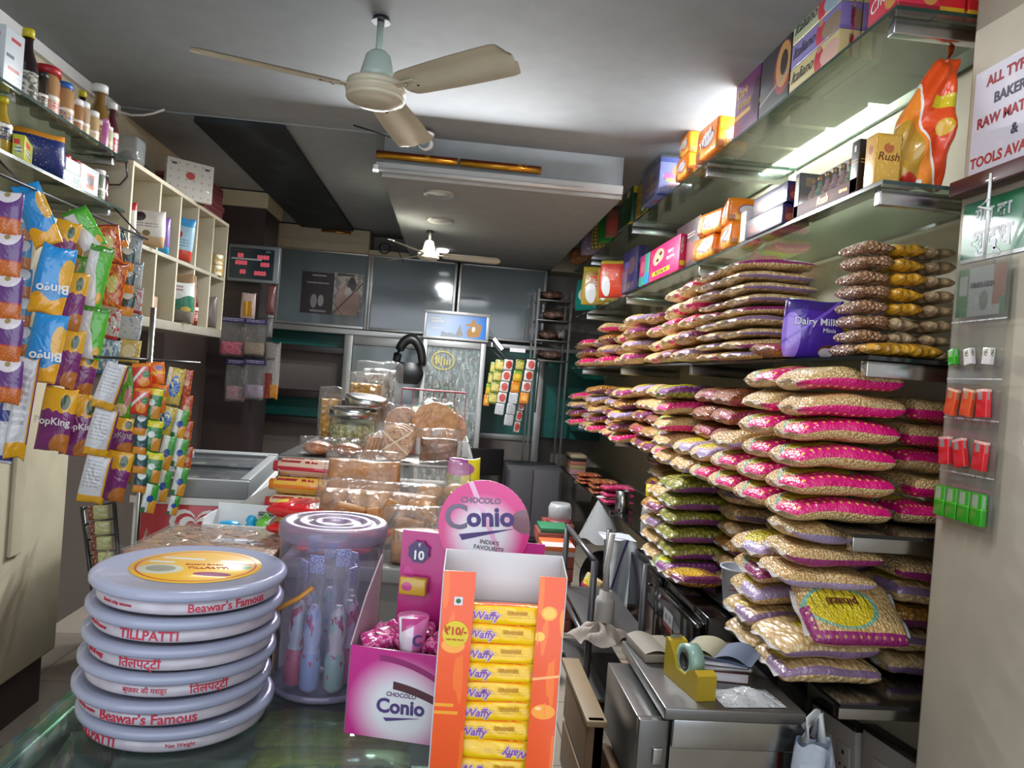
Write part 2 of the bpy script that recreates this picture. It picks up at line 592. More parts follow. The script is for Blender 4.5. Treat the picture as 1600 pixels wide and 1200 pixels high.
dr = E('door_2', None, None); dr['kind'] = 'structure'
O('door_panel', MB().box(.36, YB, 0, .92, YB+.04, .93), M['taupe'], dr)
O('door_frame', MB().box(.92, YB-.05, 0, 1.0, YB+.03, 1.86, bev=.006).box(.33, YB-.05, 0, .36, YB+.04, 1.86).box(.36, YB-.02, .88, .92, YB+.045, .94, bev=.004), M['alu'], dr)
cl = ST('wall_left_column', MB().box(WL, 6.6, 0, -1.66, 7.1, 2.82), M['darkbrown'])
ST('trim_column_cap', MB().box(WL, 6.57, 2.82, -1.64, 7.12, 2.949), M['creamdull'])
# lower ceiling fascia board and a ledge on the pillar
ST('trim_fascia_board', MB().box(-.50, 4.645, 2.705, .98, 4.66, 2.79), plain('#b5b7b8', .5))

# ---------------------------------------------------------------- glass shelves on the right wall
XF = 1.215                               # front edge of the shelves
SH = [2.72, 2.21, 1.695, 1.17, .665]
NM = ['top', 'second', 'middle', 'fourth', 'lowest']
DESC = ['top clear glass shelf on the right wall under the ceiling', 'second glass shelf on the right wall holding biscuit boxes',
        'middle dark glass shelf on the right wall holding pasta bags', 'fourth dark shelf on the right wall under pink dotted bags',
        'lowest dark shelf on the right wall above the steel table']
for i, zt in enumerate(SH):
    e = E('wall_shelf', DESC[i], 'shelf', (XF, 2.12, zt))
    for k, (y0, y1) in enumerate(((2.12, 3.72), (3.73, 5.33), (5.34, 6.94), (6.95, 7.9))):
        mb = MB().box(0, y0-2.12, -.012, WR-XF-.002, y1-2.12, 0, sides=[1, 1, 1, 1, 0, 0])
        O('glass_panel', mb, [M['glass'], M['glassedge']] if i < 2 else [M['granite'], M['granite']], e)
    for yb in (2.16, 3.8, 5.4, 7.0):
        bk = MB().box(.02, yb-2.12, -.062, WR-XF-.002, yb-2.12+.035, -.0125, bev=.003)
        O('bracket', bk, M['steel'], e)

# ---------------------------------------------------------------- pasta and pulse bags
def bagmat(name, lo, hi, strip, label, dots=None, scale=95, stretch=(1, 1, 1), sw=.27, oval=None, edge=None):
    g = G(name)
    u, v = g.uv()
    back = u > 1.0001
    vd = g.voro(scale, sc=stretch)
    nz = g.noise(22, 3)
    tone = (vd*1.5).m('MINIMUM', 1.0)
    c = g.mix(hi, lo, tone)
    c = g.mix(c, lo, (nz-.45)*1.1)
    wob = g.noise(5, 2)*.06
    lab = g.ell(u, v+wob, .38, .56, .33, .31) | g.ell(u, v+wob, 1.5, .55, .2, .16)
    rays = ((u*70+v*9).sin() > .82) & (v > .5)
    lc = g.mix(label, oval or '#8f7d10', rays)
    if edge: c = g.mix(c, edge, g.ell(u, v+wob, .38, .56, .38, .35))
    c = g.mix(c, lc, lab)
    st = ((v+wob < sw+.02) | ((u < .07) & (v < .55))) & back.inv()
    sc_ = g.mix(strip, dots, g.dots(u, v, 12, 8, .19)) if dots else g.mix(strip, '#%02x%02x%02x' % tuple(int(int(strip[i:i+2], 16)*.75) for i in (1, 3, 5)), g.noise(6, 2))
    c = g.mix(c, sc_, st)
    hgt = vd*(st.inv()*.7+.3)+g.noise(16, 2, dist=1.2)*1.4
    return g.out(c, .42, coat=.75, bump=hgt, bs=.55, bd=.012)


BT = {
    'pink': (bagmat('bag_pink', '#c49a5c', '#f6dfae', '#d80f72', '#e0cb1a', '#f0c95a', 150, (1, .6, 1), .31, edge='#7fb39a'), 'pink dotted pasta bag'),
    'lilac': (bagmat('bag_lilac', '#c2985a', '#f5dcaa', '#b9a2cc', '#e0cb20', None, 130, (1, .6, 1), .15), 'lilac edged pasta bag'),
    'purple': (bagmat('bag_purple', '#c0975a', '#f3d8a4', '#8f2468', '#d8c01c', '#b98a5a', 130, (1, .6, 1), .15, edge='#7fb39a'), 'purple edged pasta bag'),
    'tan': (bagmat('bag_tan', '#bd9c68', '#f0d8aa', '#9a7aa0', '#cdb52a', None, 70, (1, .35, 1), .05), 'plain tan spaghetti bag'),
    'orange': (bagmat('bag_orange', '#7a3a1a', '#c8743a', '#a4284e', '#b8802a', None, 150, (1, 1, 1), .06), 'orange lentil bag'),
    'olive': (bagmat('bag_olive', '#6b6a1c', '#b9b445', '#7a3a78', '#c9c61e', '#a98a9a', 60, (1, .4, 1), .2, edge='#93b48a'), 'olive green pasta bag'),
    'amber': (bagmat('bag_amber', '#8a5c1c', '#d59a45', '#7a2a5c', '#d0a326', None, 80, (1, 1, 1), .16), 'amber coloured pasta bag'),
}
ORD = ['first', 'second', 'third', 'fourth', 'fifth', 'sixth', 'seventh', 'eighth', 'ninth', 'tenth', 'eleventh', 'twelfth', 'thirteenth',
       'fourteenth', 'fifteenth', 'sixteenth', 'seventeenth', 'eighteenth', 'nineteenth', 'twentieth', 'twenty-first', 'twenty-second']
_bag = {}


def bag(kind, L, W, H, loc, rot, label, group, droop=0.0):
    """one bag: its filled body with crimped film seals; the aisle end sags over the shelf edge by droop"""
    v = RND.randrange(3)
    fl = rot[1] > 1
    k = (kind, L, W, H, v, fl, droop)
    if k not in _bag:
        me = pillow(L, W, H, v*17+len(kind), lump=.09, droop=-droop if fl else droop, pt=5.5, ps=5.0, ex=.36, ey=.32).mesh('pasta_bag')
        s0 = seal(L, W*.8, -1, v, dz=0 if fl else -droop*.95).mesh('end_seal')
        s1 = seal(L, W*.8, 1, v, dz=droop*.95 if fl else 0).mesh('end_seal')
        me.materials.append(BT[kind][0]); s0.materials.append(M['seal']); s1.materials.append(M['seal'])
        _bag[k] = (me, s0, s1)
    me, s0, s1 = _bag[k]
    o = O('pasta_bag', me, None, None, loc, rot, label, 'bag', group)
    O('end_seal', s0, None, o)
    O('end_seal', s1, None, o)
    return o


def stack(shelf, si, x, y, kinds, L=.32, W=.275, H=.082, pitch=None, where='', flips=None, grp=None, dr=.022, rx=0):
    z = SH[shelf]+.001
    p = pitch or H+.0015
    kinds = kinds.split()
    for k, kd in enumerate(kinds):
        fl = (flips[k] == '1') if flips else RND.random() < .35
        rz = R_(RND.uniform(-2.5, 2.5)); tilt = 0
        loc = (x+(rx if k > 1 else 0)+RND.uniform(-.018, .018), y+RND.uniform(-.012, .012), z+H*.5+p*k)
        lab = '%s, %s up in %s stack from pillar%s, %s shelf' % (BT[kd][1], ORD[k], ORD[si], where, NM[shelf])
        bag(kd, L, W, H, loc, (tilt, PI if fl else 0, rz if not fl else -rz), lab, grp or 'pasta bags stacked on the %s shelf' % NM[shelf], dr)


XC = 1.262
# fourth shelf: the pink dotted bags by the pillar, lower stacks behind them, mixed stacks to the far end
S4 = [(2.36, 'pink pink pink pink pink pink', '000011'), (2.65, 'pink pink pink pink pink pink', '000010'), (2.94, 'pink pink lilac', '001'), (3.23, 'pink lilac orange orange orange', '00101'),
      (3.52, 'lilac lilac orange orange orange', '10010'), (3.84, 'lilac lilac pink pink olive', '11100'), (4.13, 'pink olive olive pink olive', None), (4.42, 'amber amber orange purple purple', None),
      (4.71, 'amber orange amber pink lilac', None), (5.0, 'pink amber lilac amber purple', None), (5.29, 'lilac amber lilac orange lilac', None),
      (5.58, 'pink lilac amber lilac amber', None), (5.87, 'pink amber lilac lilac amber', None), (6.16, 'pink lilac pink amber lilac', None),
      (6.45, 'pink lilac amber lilac', None), (6.74, 'pink amber lilac pink', None), (7.03, 'amber pink lilac pink', None)]
REC = lambda i, on: XC if i in on else XC+.085
for i, (y, ks, fl) in enumerate(S4): stack(3, i, REC(i, (0, 1, 2, 3, 4, 5, 9, 12, 15)), y, ks, flips=fl, H=.082 if i < 9 else .074, rx=.10 if i in (3, 4) else 0)
stack(3, 0, 1.57, 2.42, 'pink pink pink pink pink', L=.18, where=' by wall', flips='01011', dr=0)
for i, y in ((2, 2.98),): stack(3, i, 1.57, y, 'orange orange orange orange orange', L=.18, where=' by wall', dr=0)
# middle shelf: thin spaghetti bags, then pink and amber stacks
S3 = [(2.99, 'lilac purple tan tan purple tan tan tan purple', .043), (3.28, 'purple tan tan tan purple tan tan tan tan', .043), (3.58, 'tan amber pink pink pink', .078), (3.87, 'amber pink pink pink pink', .078),
      (4.16, 'amber pink purple tan', .08), (4.45, 'pink pink purple amber', .08), (4.74, 'purple lilac amber lilac', .08), (5.03, 'pink amber pink lilac', .08), (5.32, 'lilac amber pink lilac', .08),
      (5.61, 'pink lilac amber pink', .08), (5.9, 'pink pink amber', .08), (6.19, 'pink amber lilac', .08), (6.48, 'pink amber pink', .08), (6.77, 'amber pink lilac', .08), (7.06, 'pink lilac pink', .08)]
for i, (y, ks, h) in enumerate(S3): stack(2, i, REC(i, (0, 1, 2, 3, 6, 9, 12)), y, ks, H=h, dr=.015)
for i, y in ((2, 3.58), (3, 3.87)): stack(2, i, 1.57, y, 'orange orange orange orange pink pink', L=.18, H=.075, where=' by wall', dr=0)
bag('orange', .3, .2, .06, (1.3, 2.76, SH[2]+.032), (0, 0, R_(6)), 'orange lentil bag lying before the spaghetti stacks, middle shelf', 'pasta bags stacked on the middle shelf')
# lowest shelf
S5 = [(2.36, 'tan tan', None), (2.65, 'tan tan lilac purple lilac', None), (2.94, 'tan tan amber tan tan', None), (3.62, 'olive olive olive olive olive olive', '011111'),
      (3.91, 'tan lilac tan amber tan', None), (4.2, 'amber amber tan amber amber', None), (4.49, 'amber amber amber amber amber', None), (4.78, 'amber purple amber amber purple amber', None)]
for i, (y, ks, fl) in enumerate(S5):
    kw = {}
    if i == 2: kw['x'] = 1.53
    stack(4, i, kw.get('x', {3: 1.25, 5: 1.465, 6: 1.465, 7: 1.465}.get(i, XC)), y if i != 2 else 3.06, ks, H=.078, L=.32 if i not in (2, 5, 6, 7) else .24, flips=fl)
for k, kd in enumerate(('lilac', 'purple', 'lilac')):
    bag(kd, .31, .24, .07, (1.245+.012*k, 2.385, SH[4]+.32+.0745*k), (0, PI, R_(3*k-4)), '%s, %s from the top of the nearest stack, lowest shelf' % (BT[kd][1], ('third', 'second', 'first')[k]), 'pasta bags stacked on the lowest shelf')
lean = bag('purple', .33, .22, .07, (1.30, 2.262, SH[4]+.225), (R_(40), 0, R_(4)), 'purple dotted pasta bag leaning with its yellow oval label to the front', 'pasta bags stacked on the lowest shelf')
for i, y in ((0, 2.45), (1, 2.74)): stack(4, i, 1.57, y, 'tan tan amber tan purple', L=.18, H=.078, where=' by wall', dr=0)
stack(4, 4, 1.43, 3.335, 'tan tan amber tan tan tan', L=.26, W=.25, H=.076, where=' by wall', dr=0)
T('pinazzi', .04, plain('#5c2a1c'), lean, (-.03, .022, .0365), '+z', flip=True, bold=.02)
bag('amber', .22, .2, .06, (1.165, 3.33, SH[4]+.045), (0, 0, R_(12)), 'amber pasta bag lying flat behind the white bucket, lowest shelf', 'pasta bags stacked on the lowest shelf')

# ---------------------------------------------------------------- printed cartons and pouches
def pm(name, base, shapes, rough=.35, coat=.25, crinkle=0, cs=14, vary=0):
    """printed wrapper: flat artwork in UV space; shapes are ellipses, rectangles, waves or dots"""
    g = G(name)
    u, v = g.uv()
    back = u > 1.0001
    u = u-back
    c = g.mix(base, base, .5)
    for s in shapes:
        t = s[0]
        if t == 'n' and len(s) == 8 and isinstance(s[3], str): s = s[:3]+s[4:]+(s[3],)
        if t == 'e': m = g.ell(u, v, *s[1:5])
        elif t == 'r': m = u.btw(s[1], s[3]) & v.btw(s[2], s[4])
        elif t == 'w': m = v < (((u*s[2]).sin()*s[3])+s[1])          # below a wavy line
        elif t == 'd': m = g.dots(u, v, s[1], s[2], s[3])
        elif t == 'l': m = (v-u*s[2]-s[1]).abs() < s[3]              # slanted stripe
        elif t == 'n': m = (g.noise(s[1], 2, which='UV') > s[2]) & u.btw(*s[3:5]) & v.btw(*s[5:7]) if len(s) > 5 else (g.noise(s[1], 2, which='UV') > s[2])
        elif t == 't':                                               # rows of small print
            n_ = g.noise(60, 1, which='UV', sc=(1, .02, 1))
            m = u.btw(s[1], s[3]) & v.btw(s[2], s[4]) & (((v-s[2])/(s[4]-s[2])*s[5]).fr() > .45) & (n_ > .44)
        c = g.mix(c, s[-1], m)
    b = None
    if crinkle: b = g.noise(cs, 2, dist=1.5)
    return g.out(c, rough, coat=coat, bump=b, bs=crinkle, bd=.012)


def carton(name, label, cat, loc, w, d, h, mat, rz=0, group=None, bev=.003, parent=None):
    """a printed box standing on loc: w along x, d along y, h high"""
    return O(name, MB().box(-w/2, -d/2, 0, w/2, d/2, h, bev=bev), mat, parent, loc, (0, 0, rz), label, cat, group)


def packet(name, label, cat, loc, w, h, t, mat, rz=0, group=None, lean=0, parent=None, seed=0, roll=0):
    """a filled pouch standing upright on loc, printed face to its -y side"""
    mb = pillow(w, h, t, seed, 12, 14, lump=.06, ex=.5, ey=.6, neck=-.04, pt=2.6, ps=3.4)
    mb.move(Matrix.Translation((0, 0, h/2)) @ Matrix.Rotation(R_(90), 4, 'X'))
    return O(name, mb, mat, parent, loc, (lean, roll, rz), label, cat, group)


def multipack(label, loc, w, d, h, rz=0, group='orange noodle multipacks'):
    """a soft printed block of noodle cakes in film"""
    rn = random.Random(str(loc))
    mb = MB().box(-w/2, -d/2, 0, w/2, d/2, h, bev=.018)
    mb.v = [(x*(1+.05*math.sin(z*60+rn.random())), y*(1+.05*math.sin(x*50)), z*(1+.03*math.sin(x*40+y*30))) for x, y, z in mb.v]
    o = O('noodle_pack', mb, MAT_NOODLE, None, loc, (0, 0, rz), label, 'noodles', group)
    T('YiPPee', h*.36, M['whiteink'], o, (-w/2*1.055-.001, 0, h*.55), '-x', tilt=R_(20), bold=.02)
    return o


MAT_NOODLE = pm('noodle_wrap', '#ee8212', [('w', .25, 7, .08, '#f2b64a'), ('e', .6, .5, .28, .22, '#2b3a86'), ('e', .6, .5, .25, .19, '#d9d3d8'), ('r', .03, .02, .25, .3, '#b0622c')], .3, .5, .5)
Z1, Z2, Z3 = SH[0]+.001, SH[1]+.001, SH[2]+.001
M['pane'] = film('clear_pane', '#f4f4f2', .96, .05, .02, 6)
# --- top shelf
ital = {'c': pm('italian_cream', '#cfc28c', [('r', .0, .0, 1, .12, '#b9a764'), ('e', .62, .45, .09, .5, '#c2283c'), ('e', .85, .4, .2, .4, '#d2a79a'), ('e', .62, .85, .05, .13, '#b68a6c')]),
        'l': pm('italian_lilac', '#8579b8', [('r', .0, .0, 1, .14, '#6f66a8'), ('e', .62, .45, .09, .5, '#b82a44'), ('e', .85, .4, .2, .4, '#8f7c66'), ('e', .62, .85, .05, .13, '#b68a6c')]),
        'g': pm('italian_green', '#a9b391', [('r', .0, .0, 1, .14, '#bdb782'), ('e', .62, .45, .09, .5, '#c2283c'), ('e', .85, .4, .2, .4, '#8fa6b6'), ('e', .62, .85, .05, .13, '#b68a6c')])}
nmz = {'c': 'cream', 'l': 'lilac', 'g': 'pale green'}
for cx, xx in enumerate((1.258, 1.338)):
    for k, c in enumerate('clg'):
        o = carton('biscuit_carton', '%s biscuit carton, %s of the three-high %s row, top shelf' % (nmz[c], ('bottom', 'middle', 'topmost')[k], ('aisle', 'wall-side')[cx]), 'carton',
                   (xx, 2.655, Z1+.0935*k), .075, .37, .092, ital[c], group='cream and lilac biscuit cartons')
        T('Italiano', .06, M['ink'], o, (-.0386, .085, .05), '-x', shear=.4)
        T('Italiano', .022, M['ink'], o, (.005, -.1861, .046), '-y', tilt=R_(-90), shear=.4)
o = carton('biscuit_carton', 'red chocolate biscuit carton at the shelf corner above the glass edge', 'carton', (1.29, 2.215, Z1), .13, .165, .17, pm('choco_red', '#c4203e', [('r', 0, 0, 1, .1, '#8c1428'), ('e', .75, .3, .2, .2, '#b98642')]))
T('Choco', .055, M['whiteink'], o, (-.0662, .0, .07), '-x', tilt=R_(12), shear=.3)
for k in range(3):
    o = carton('biscuit_carton', 'small red and gold biscuit carton, %s from the pillar on the top shelf' % ('third', 'second', 'first')[k], 'carton', (1.41+.1*k, 2.215, Z1), .09, .1, .12,
               pm('red_gold_%d' % k, '#d0242c', [('r', .0, .1, 1, .3, '#d9a428'), ('e', .5, .7, .3, .2, '#e8c34a')]), group='red and gold cartons')
for k, (x, y) in enumerate(((1.49, 2.42), (1.52, 2.70), (1.46, 3.0), (1.44, 3.3), (1.44, 3.6), (1.44, 3.9), (1.44, 4.2))):  # box bottoms show through the glass; low ones added to hide the wall tube
    carton('goods_carton', 'plain brown carton at the back of the top shelf, %s from the pillar' % ORD[k], 'carton', (x, y, Z1), .2, .26, .12 if k < 2 else .085, plain('#6f5a4a', .6), group='brown cartons at the back of the top shelf')
dkf = pm('dark_purple_carton', '#5c1a55', [('r', 0, .32, .66, .4, '#c79a2c'), ('e', .9, .5, .16, .33, '#2a1026')])
o = carton('biscuit_carton', 'tall purple chocolate biscuit carton beside the glare on the ceiling', 'carton', (1.27, 3.28, Z1), .1, .28, .25, dkf)
T('Dark', .058, plain('#dcb653'), o, (-.051, .05, .19), '-x'); T('Fantasy', .05, plain('#dcb653'), o, (-.051, .02, .135), '-x')
o = carton('biscuit_carton', 'black chocolate biscuit carton with a large filled cookie picture', 'carton', (1.27, 2.99, Z1), .1, .28, .25,
           pm('black_carton', '#23222a', [('e', .78, .55, .3, .42, '#8e2a2a'), ('e', .78, .6, .24, .36, '#b98a50'), ('e', .8, .62, .12, .2, '#2a1713'), ('l', .2, .25, .018, '#8f8a80'), ('r', 0, 0, 1, .06, '#0f4436')]))
multipack('orange noodle pack lying on top of another beside the blue box, top shelf', (1.27, 4.12, Z1+.125), .15, .17, .12)
multipack('orange noodle pack under another one beside the blue box, top shelf', (1.27, 4.12, Z1), .16, .2, .122)
multipack('large orange and brown noodle pack beside the purple carton, top shelf', (1.27, 3.7, Z1), .17, .3, .17)
o = carton('sweet_box', 'blue and lilac sweet box with a clear lid on the top shelf', 'box', (1.26, 4.66, Z1), .2, .4, .22,
           pm('blue_sweets', '#7d86c9', [('r', 0, .86, 1, 1, '#2a3f9a'), ('r', 0, 0, 1, .07, '#3350a8'), ('e', .5, .62, .12, .16, '#c98a4a'), ('e', .3, .45, .18, .13, '#c0569a'), ('e', .68, .45, .18, .13, '#7a60b8'),
                                                  ('r', .2, .33, .85, .42, '#9ac06a'), ('e', .55, .26, .3, .1, '#b58a9a'), ('t', .25, .12, .8, .2, 2, '#d6d9ee')]))
O('clear_lid', MB().box(-.104, -.204, .001, .104, .204, .232, bev=.006), M['film'], o)
gp = pm('green_pack', '#0f4a2a', [('r', .05, .75, .3, .95, '#d8c83a'), ('e', .5, .5, .3, .12, '#2e6a48'), ('e', .7, .8, .12, .1, '#cfd8c0'), ('n', 9, .68, '#7a3a20')])
gp2 = pm('green_yellow_pack', '#2a7a35', [('r', 0, 0, .45, 1, '#cf9a2c'), ('e', .7, .5, .18, .3, '#dfe6dc'), ('r', 0, .8, 1, 1, '#d8cf48')])
for k in range(3):
    o = carton('tea_pack', 'green and yellow pack, %s of the stack beside the blue sweet box' % ('bottom', 'middle', 'topmost')[k], 'pack', (1.26, 5.08, Z1+.076*k), .1, .3, .075, gp2, group='green and yellow packs')
carton('tea_pack', 'tall dark green pack behind the green and yellow stack, top shelf', 'pack', (1.25, 5.5, Z1), .12, .44, .27, gp)
packet('snack_pouch', 'brownish pink pouch standing behind the dark green pack, top shelf', 'pouch', (1.22, 5.95, Z1), .2, .26, .06, pm('brown_pouch', '#8c5a4c', [('e', .5, .35, .35, .25, '#b8544c'), ('r', 0, .85, 1, 1, '#6d4438')], crinkle=.4), rz=R_(-50))
packet('snack_pouch', 'bright green pouch behind the brownish pink one, top shelf', 'pouch', (1.22, 6.2, Z1), .2, .26, .06, pm('green_pouch', '#1f8a3a', [('r', .4, .1, .6, .9, '#136128')], crinkle=.4), rz=R_(-50))
packet('snack_pouch', 'gold checked pouch behind the bright green one, top shelf', 'pouch', (1.22, 6.5, Z1), .22, .26, .06, pm('gold_pouch', '#8a7a34', [('d', 5, 8, .3, '#d6c88a')], crinkle=.4), rz=R_(-50))
packet('snack_pouch', 'lilac pouch near the far end of the top shelf', 'pouch', (1.22, 6.85, Z1), .26, .22, .08, pm('lilac_pouch', '#a58fa8', [('n', 6, .6, '#d8cfd8')], crinkle=.5), rz=R_(-40))
packet('snack_pouch', 'orange brown pouch last on the far end of the top shelf', 'pouch', (1.22, 7.4, Z1), .3, .16, .1, pm('orange_brown_pouch', '#9a6a48', [('n', 5, .55, '#c9854a')], crinkle=.5), rz=R_(-40))
# --- second shelf
bag_o = pm('cornflake_bag', '#e8521c', [('w', .45, 0, 0, '#d9431a'), ('l', .62, -.9, .16, '#f08a2c'), ('l', .80, -.9, .022, '#f2ece2'), ('l', .46, -.9, .022, '#f2ece2'), ('e', .12, .15, .36, .34, '#b98e2a'),
                                           ('r', .45, .6, 1, .7, '#dccb2a'), ('e', .75, .45, .14, .06, '#dcae2a'), ('e', .3, .05, .16, .06, '#c22a20'), ('r', .45, .01, .55, .06, '#d8d8d8')], .3, .6, .7, 9)
mb = pillow(.17, .42, .12, 3, 18, 26, lump=.3, ey=.5, pt=2.2)
mb.v = [(x*(1.0-1.05*max(0, (y/.42+.5)-.38)**1.15)+.075*(y/.42+.5)**2-.01, y, z+.008*math.sin(y*55+x*40)+.006*math.sin(x*90-y*30)) for x, y, z in mb.v]
mb.move(Matrix.Translation((0, 0, .21)) @ Matrix.Rotation(R_(90), 4, 'X'))
o = O('cereal_bag', mb, bag_o, None, (1.385, 2.215, Z2+.002), (R_(-2), 0, R_(-8)), 'big orange and red cereal bag twisted at the top beside the pillar', 'bag')
O('tied_neck', MB().tube([(.058, 0, .40), (.07, 0, .435), (.074, .002, .475)], [.014, .007, .012], 8), plain('#e0521f', .3, 0, .4), o)
gm = pm('gold_carton', '#b98a2c', [('r', .06, .05, .94, .95, '#c99c3c'), ('e', .5, .72, .2, .1, '#a85c2a'), ('n', 12, .62, '#d8b460')], .3, .4)
o = carton('gift_carton', 'gold gift carton standing beside the orange cereal bag', 'carton', (1.258, 2.205, Z2), .08, .06, .155, gm)
T('Rush', .035, plain('#6a2a14'), o, (0, -.031, .085), '-y', shear=.2)
rb = E('gift_carton', 'long maroon window carton of tiny sweet bottles on the second shelf', 'carton', (1.262, 2.50, Z2))
mar = pm('maroon_carton', '#4a1a1a', [('n', 9, .62, '#5c2424')], .35, .3)
O('back_panel', MB().box(.036, -.22, 0, .04, .22, .17).box(-.04, -.22, 0, .04, .22, .004), mar, rb)
O('front_strip', MB().box(-.04, -.22, 0, -.036, .22, .05, bev=.001), pm('maroon_strip', '#5a2320', [('e', .5, .5, .2, .3, '#6a3022')], .6, 0), rb)
O('end_panel', MB().box(-.04, -.22, .004, .04, -.175, .17, bev=.002), pm('black_gold', '#1c1614', [('e', .5, .3, .2, .16, '#8f6d2c'), ('e', .5, .3, .15, .1, '#1c1614'), ('r', .1, .55, .9, .57, '#a8863c'), ('r', .1, .61, .9, .63, '#a8863c'), ('r', .35, .78, .6, .9, '#d8d8d4')]), rb)
O('end_panel', MB().box(-.04, .185, .004, .04, .22, .17, bev=.002), pm('black_gold2', '#1c1614', [('e', .5, .25, .22, .12, '#8f6d2c'), ('r', .3, .7, .7, .9, '#a8863c')]), rb)
T('Rush', .04, M['gold'], rb, (-.0412, .0, .026), '-x', shear=.3)
T('Gift Pack', .014, M['gold'], rb, (-.0412, -.14, .026), '-x')
O('clear_window', MB().box(-.0385, -.174, .051, -.0375, .184, .168), M['pane'], rb)
hue = ['#d0357a', '#2f9a6a', '#d84a80', '#c84a9a', '#e05a9c', '#4a9a3a', '#8f8aa0']
bname = ['pink', 'green', 'rainbow', 'violet', 'rose', 'green and yellow', 'grey']
for k in range(7):
    y_ = 2.50+.155-.052*k
    b = E('sweet_bottle', 'tiny gold-capped bottle of %s sweets, %s from far end of maroon carton' % (bname[k], ORD[k]), 'bottle', (1.262, y_, Z2+.0055), group='tiny sweet bottles in the maroon carton')
    g = G('sweets_%d' % k)
    vv = g.voro(170, out='Color')
    hs = g.n('HueSaturation'); hs.inputs['Saturation'].default_value = .9
    g.nt.links.new(vv.o, hs.inputs['Color'])
    sw = g.out(g.mix(hue[k], hs.outputs[0], .45), .35, coat=.8, bump=g.voro(170), bs=.5)
    O('bottle_body', MB().lathe([(.017, 0), (.019, .004), (.019, .06), (.016, .08), (.008, .096), (.008, .112)], 16), sw, b)
    O('cap', MB().lathe([(.010, .112), (.010, .133), (.006, .135)], 14), M['gold'], b)
pur = pm('purple_choc', '#2e2358', [('r', .08, .1, .5, .8, '#6a3038'), ('e', .3, .35, .18, .18, '#a85a4a'), ('t', .55, .5, .92, .8, 3, '#c7bcd0'), ('r', 0, .94, 1, 1, '#1c1638')], .3, .4)
for k in range(2):
    o = carton('chocolate_box', '%s purple chocolate box of the two stacked beside the maroon carton' % ('lower', 'upper')[k], 'box', (1.262+.008*k, 2.96-.03*k, Z2+.082*k), .11, .36-.04*k, .08, pur, group='stacked purple chocolate boxes')
carton('chocolate_box', 'narrow white carton between noodle packs and purple boxes', 'box', (1.235, 3.18, Z2), .05, .06, .13, pm('white_carton', '#dcd8d4', [('e', .5, .5, .25, .25, '#c9744a')]))
for k, (y_, zz, l, rz) in enumerate(((3.68, 0, .26, 4), (3.36, 0, .2, -6), (3.62, .112, .24, 9), (3.38, .112, .18, -12))):
    multipack('orange noodle pack, %s of the heap on the second shelf' % ('lower far one', 'lower near one', 'upper far one', 'upper near one')[k], (1.275, y_, Z2+zz), .15, l, .108, R_(rz))
carton('biscuit_carton', 'dark brown biscuit carton behind the orange noodle heap', 'carton', (1.285, 4.05, Z2), .1, .42, .26, pm('brown_carton', '#3a2026', [('e', .5, .35, .4, .22, '#7a2430'), ('t', .2, .62, .8, .74, 2, '#b9a2a0'), ('e', .3, .3, .12, .1, '#b98a80')]))
o = carton('biscuit_carton', 'bright pink cookie carton standing upside down with a yellow strip', 'carton', (1.225, 4.38, Z2), .045, .62, .2,
           pm('pink_carton', '#cf1c66', [('r', .12, .13, .72, .26, '#e6cf1e'), ('e', .32, .7, .18, .22, '#c9a58a'), ('e', .24, .62, .12, .18, '#d8b89c'), ('e', .38, .75, .05, .06, '#5c2a2a'), ('e', .28, .58, .05, .05, '#5c2a2a')]))
T('BUY TWO GET ONE', .026, M['ink'], o, (-.0232, .05, .04), '-x', flip=True, bold=.02)
T('Fruit & Nut\nCookies', .034, M['whiteink'], o, (-.0232, -.14, .115), '-x', flip=True)
carton('biscuit_carton', 'teal and pink carton between the navy carton and the pink cookie carton', 'carton', (1.24, 4.82, Z2), .08, .24, .2, pm('teal_pink', '#2f9a8a', [('r', 0, .3, .55, 1, '#c02a6a'), ('e', .3, .6, .2, .2, '#d4607a'), ('r', .6, 0, 1, .35, '#2a8ac8')]))
carton('biscuit_carton', 'navy blue carton with a brown roundel on the second shelf', 'carton', (1.23, 5.2, Z2), .08, .42, .29, pm('navy_carton', '#24205a', [('e', .62, .6, .25, .2, '#6a4a58'), ('e', .3, .66, .14, .1, '#3f58b8'), ('d', 5, 14, .12, '#3a3474'), ('r', .1, .05, .9, .2, '#5a4050')]))
sack = lambda a: pm('bhujia_%s' % a, a, [('r', .25, .1, .95, .75, '#d8421f'), ('e', .32, .3, .16, .26, '#dfe3e6'), ('e', .32, .62, .09, .08, '#b98a6a'), ('r', 0, .9, 1, 1, '#b9a23a')], crinkle=.35)
o = packet('snack_pouch', 'gold and orange snack pouch with a white-robed figure, far end of the second shelf', 'pouch', (1.2, 6.35, Z2), .30, .34, .09, sack('#a8903a'), rz=R_(-28))
T('bhuj', .07, M['whiteink'], o, (.03, -.052, .19), '-y'); T('BIKAJI', .03, M['redink'], o, (.0, -.052, .27), '-y')
packet('snack_pouch', 'red snack pouch with a white-robed figure beside the navy carton', 'pouch', (1.19, 5.72, Z2), .24, .3, .08, sack('#c43a2a'), rz=R_(-40))
packet('snack_pouch', 'dull gold snack pouch between the two with robed figures', 'pouch', (1.22, 6.02, Z2), .22, .28, .07, sack('#9a8a34'), rz=R_(-40))
packet('snack_pouch', 'teal snack pouch last on the far end of the second shelf', 'pouch', (1.2, 6.9, Z2), .26, .3, .07, pm('teal_pouch', '#0f7a70', [('e', .5, .5, .3, .2, '#c9d6d0')], crinkle=.3), rz=R_(-50))
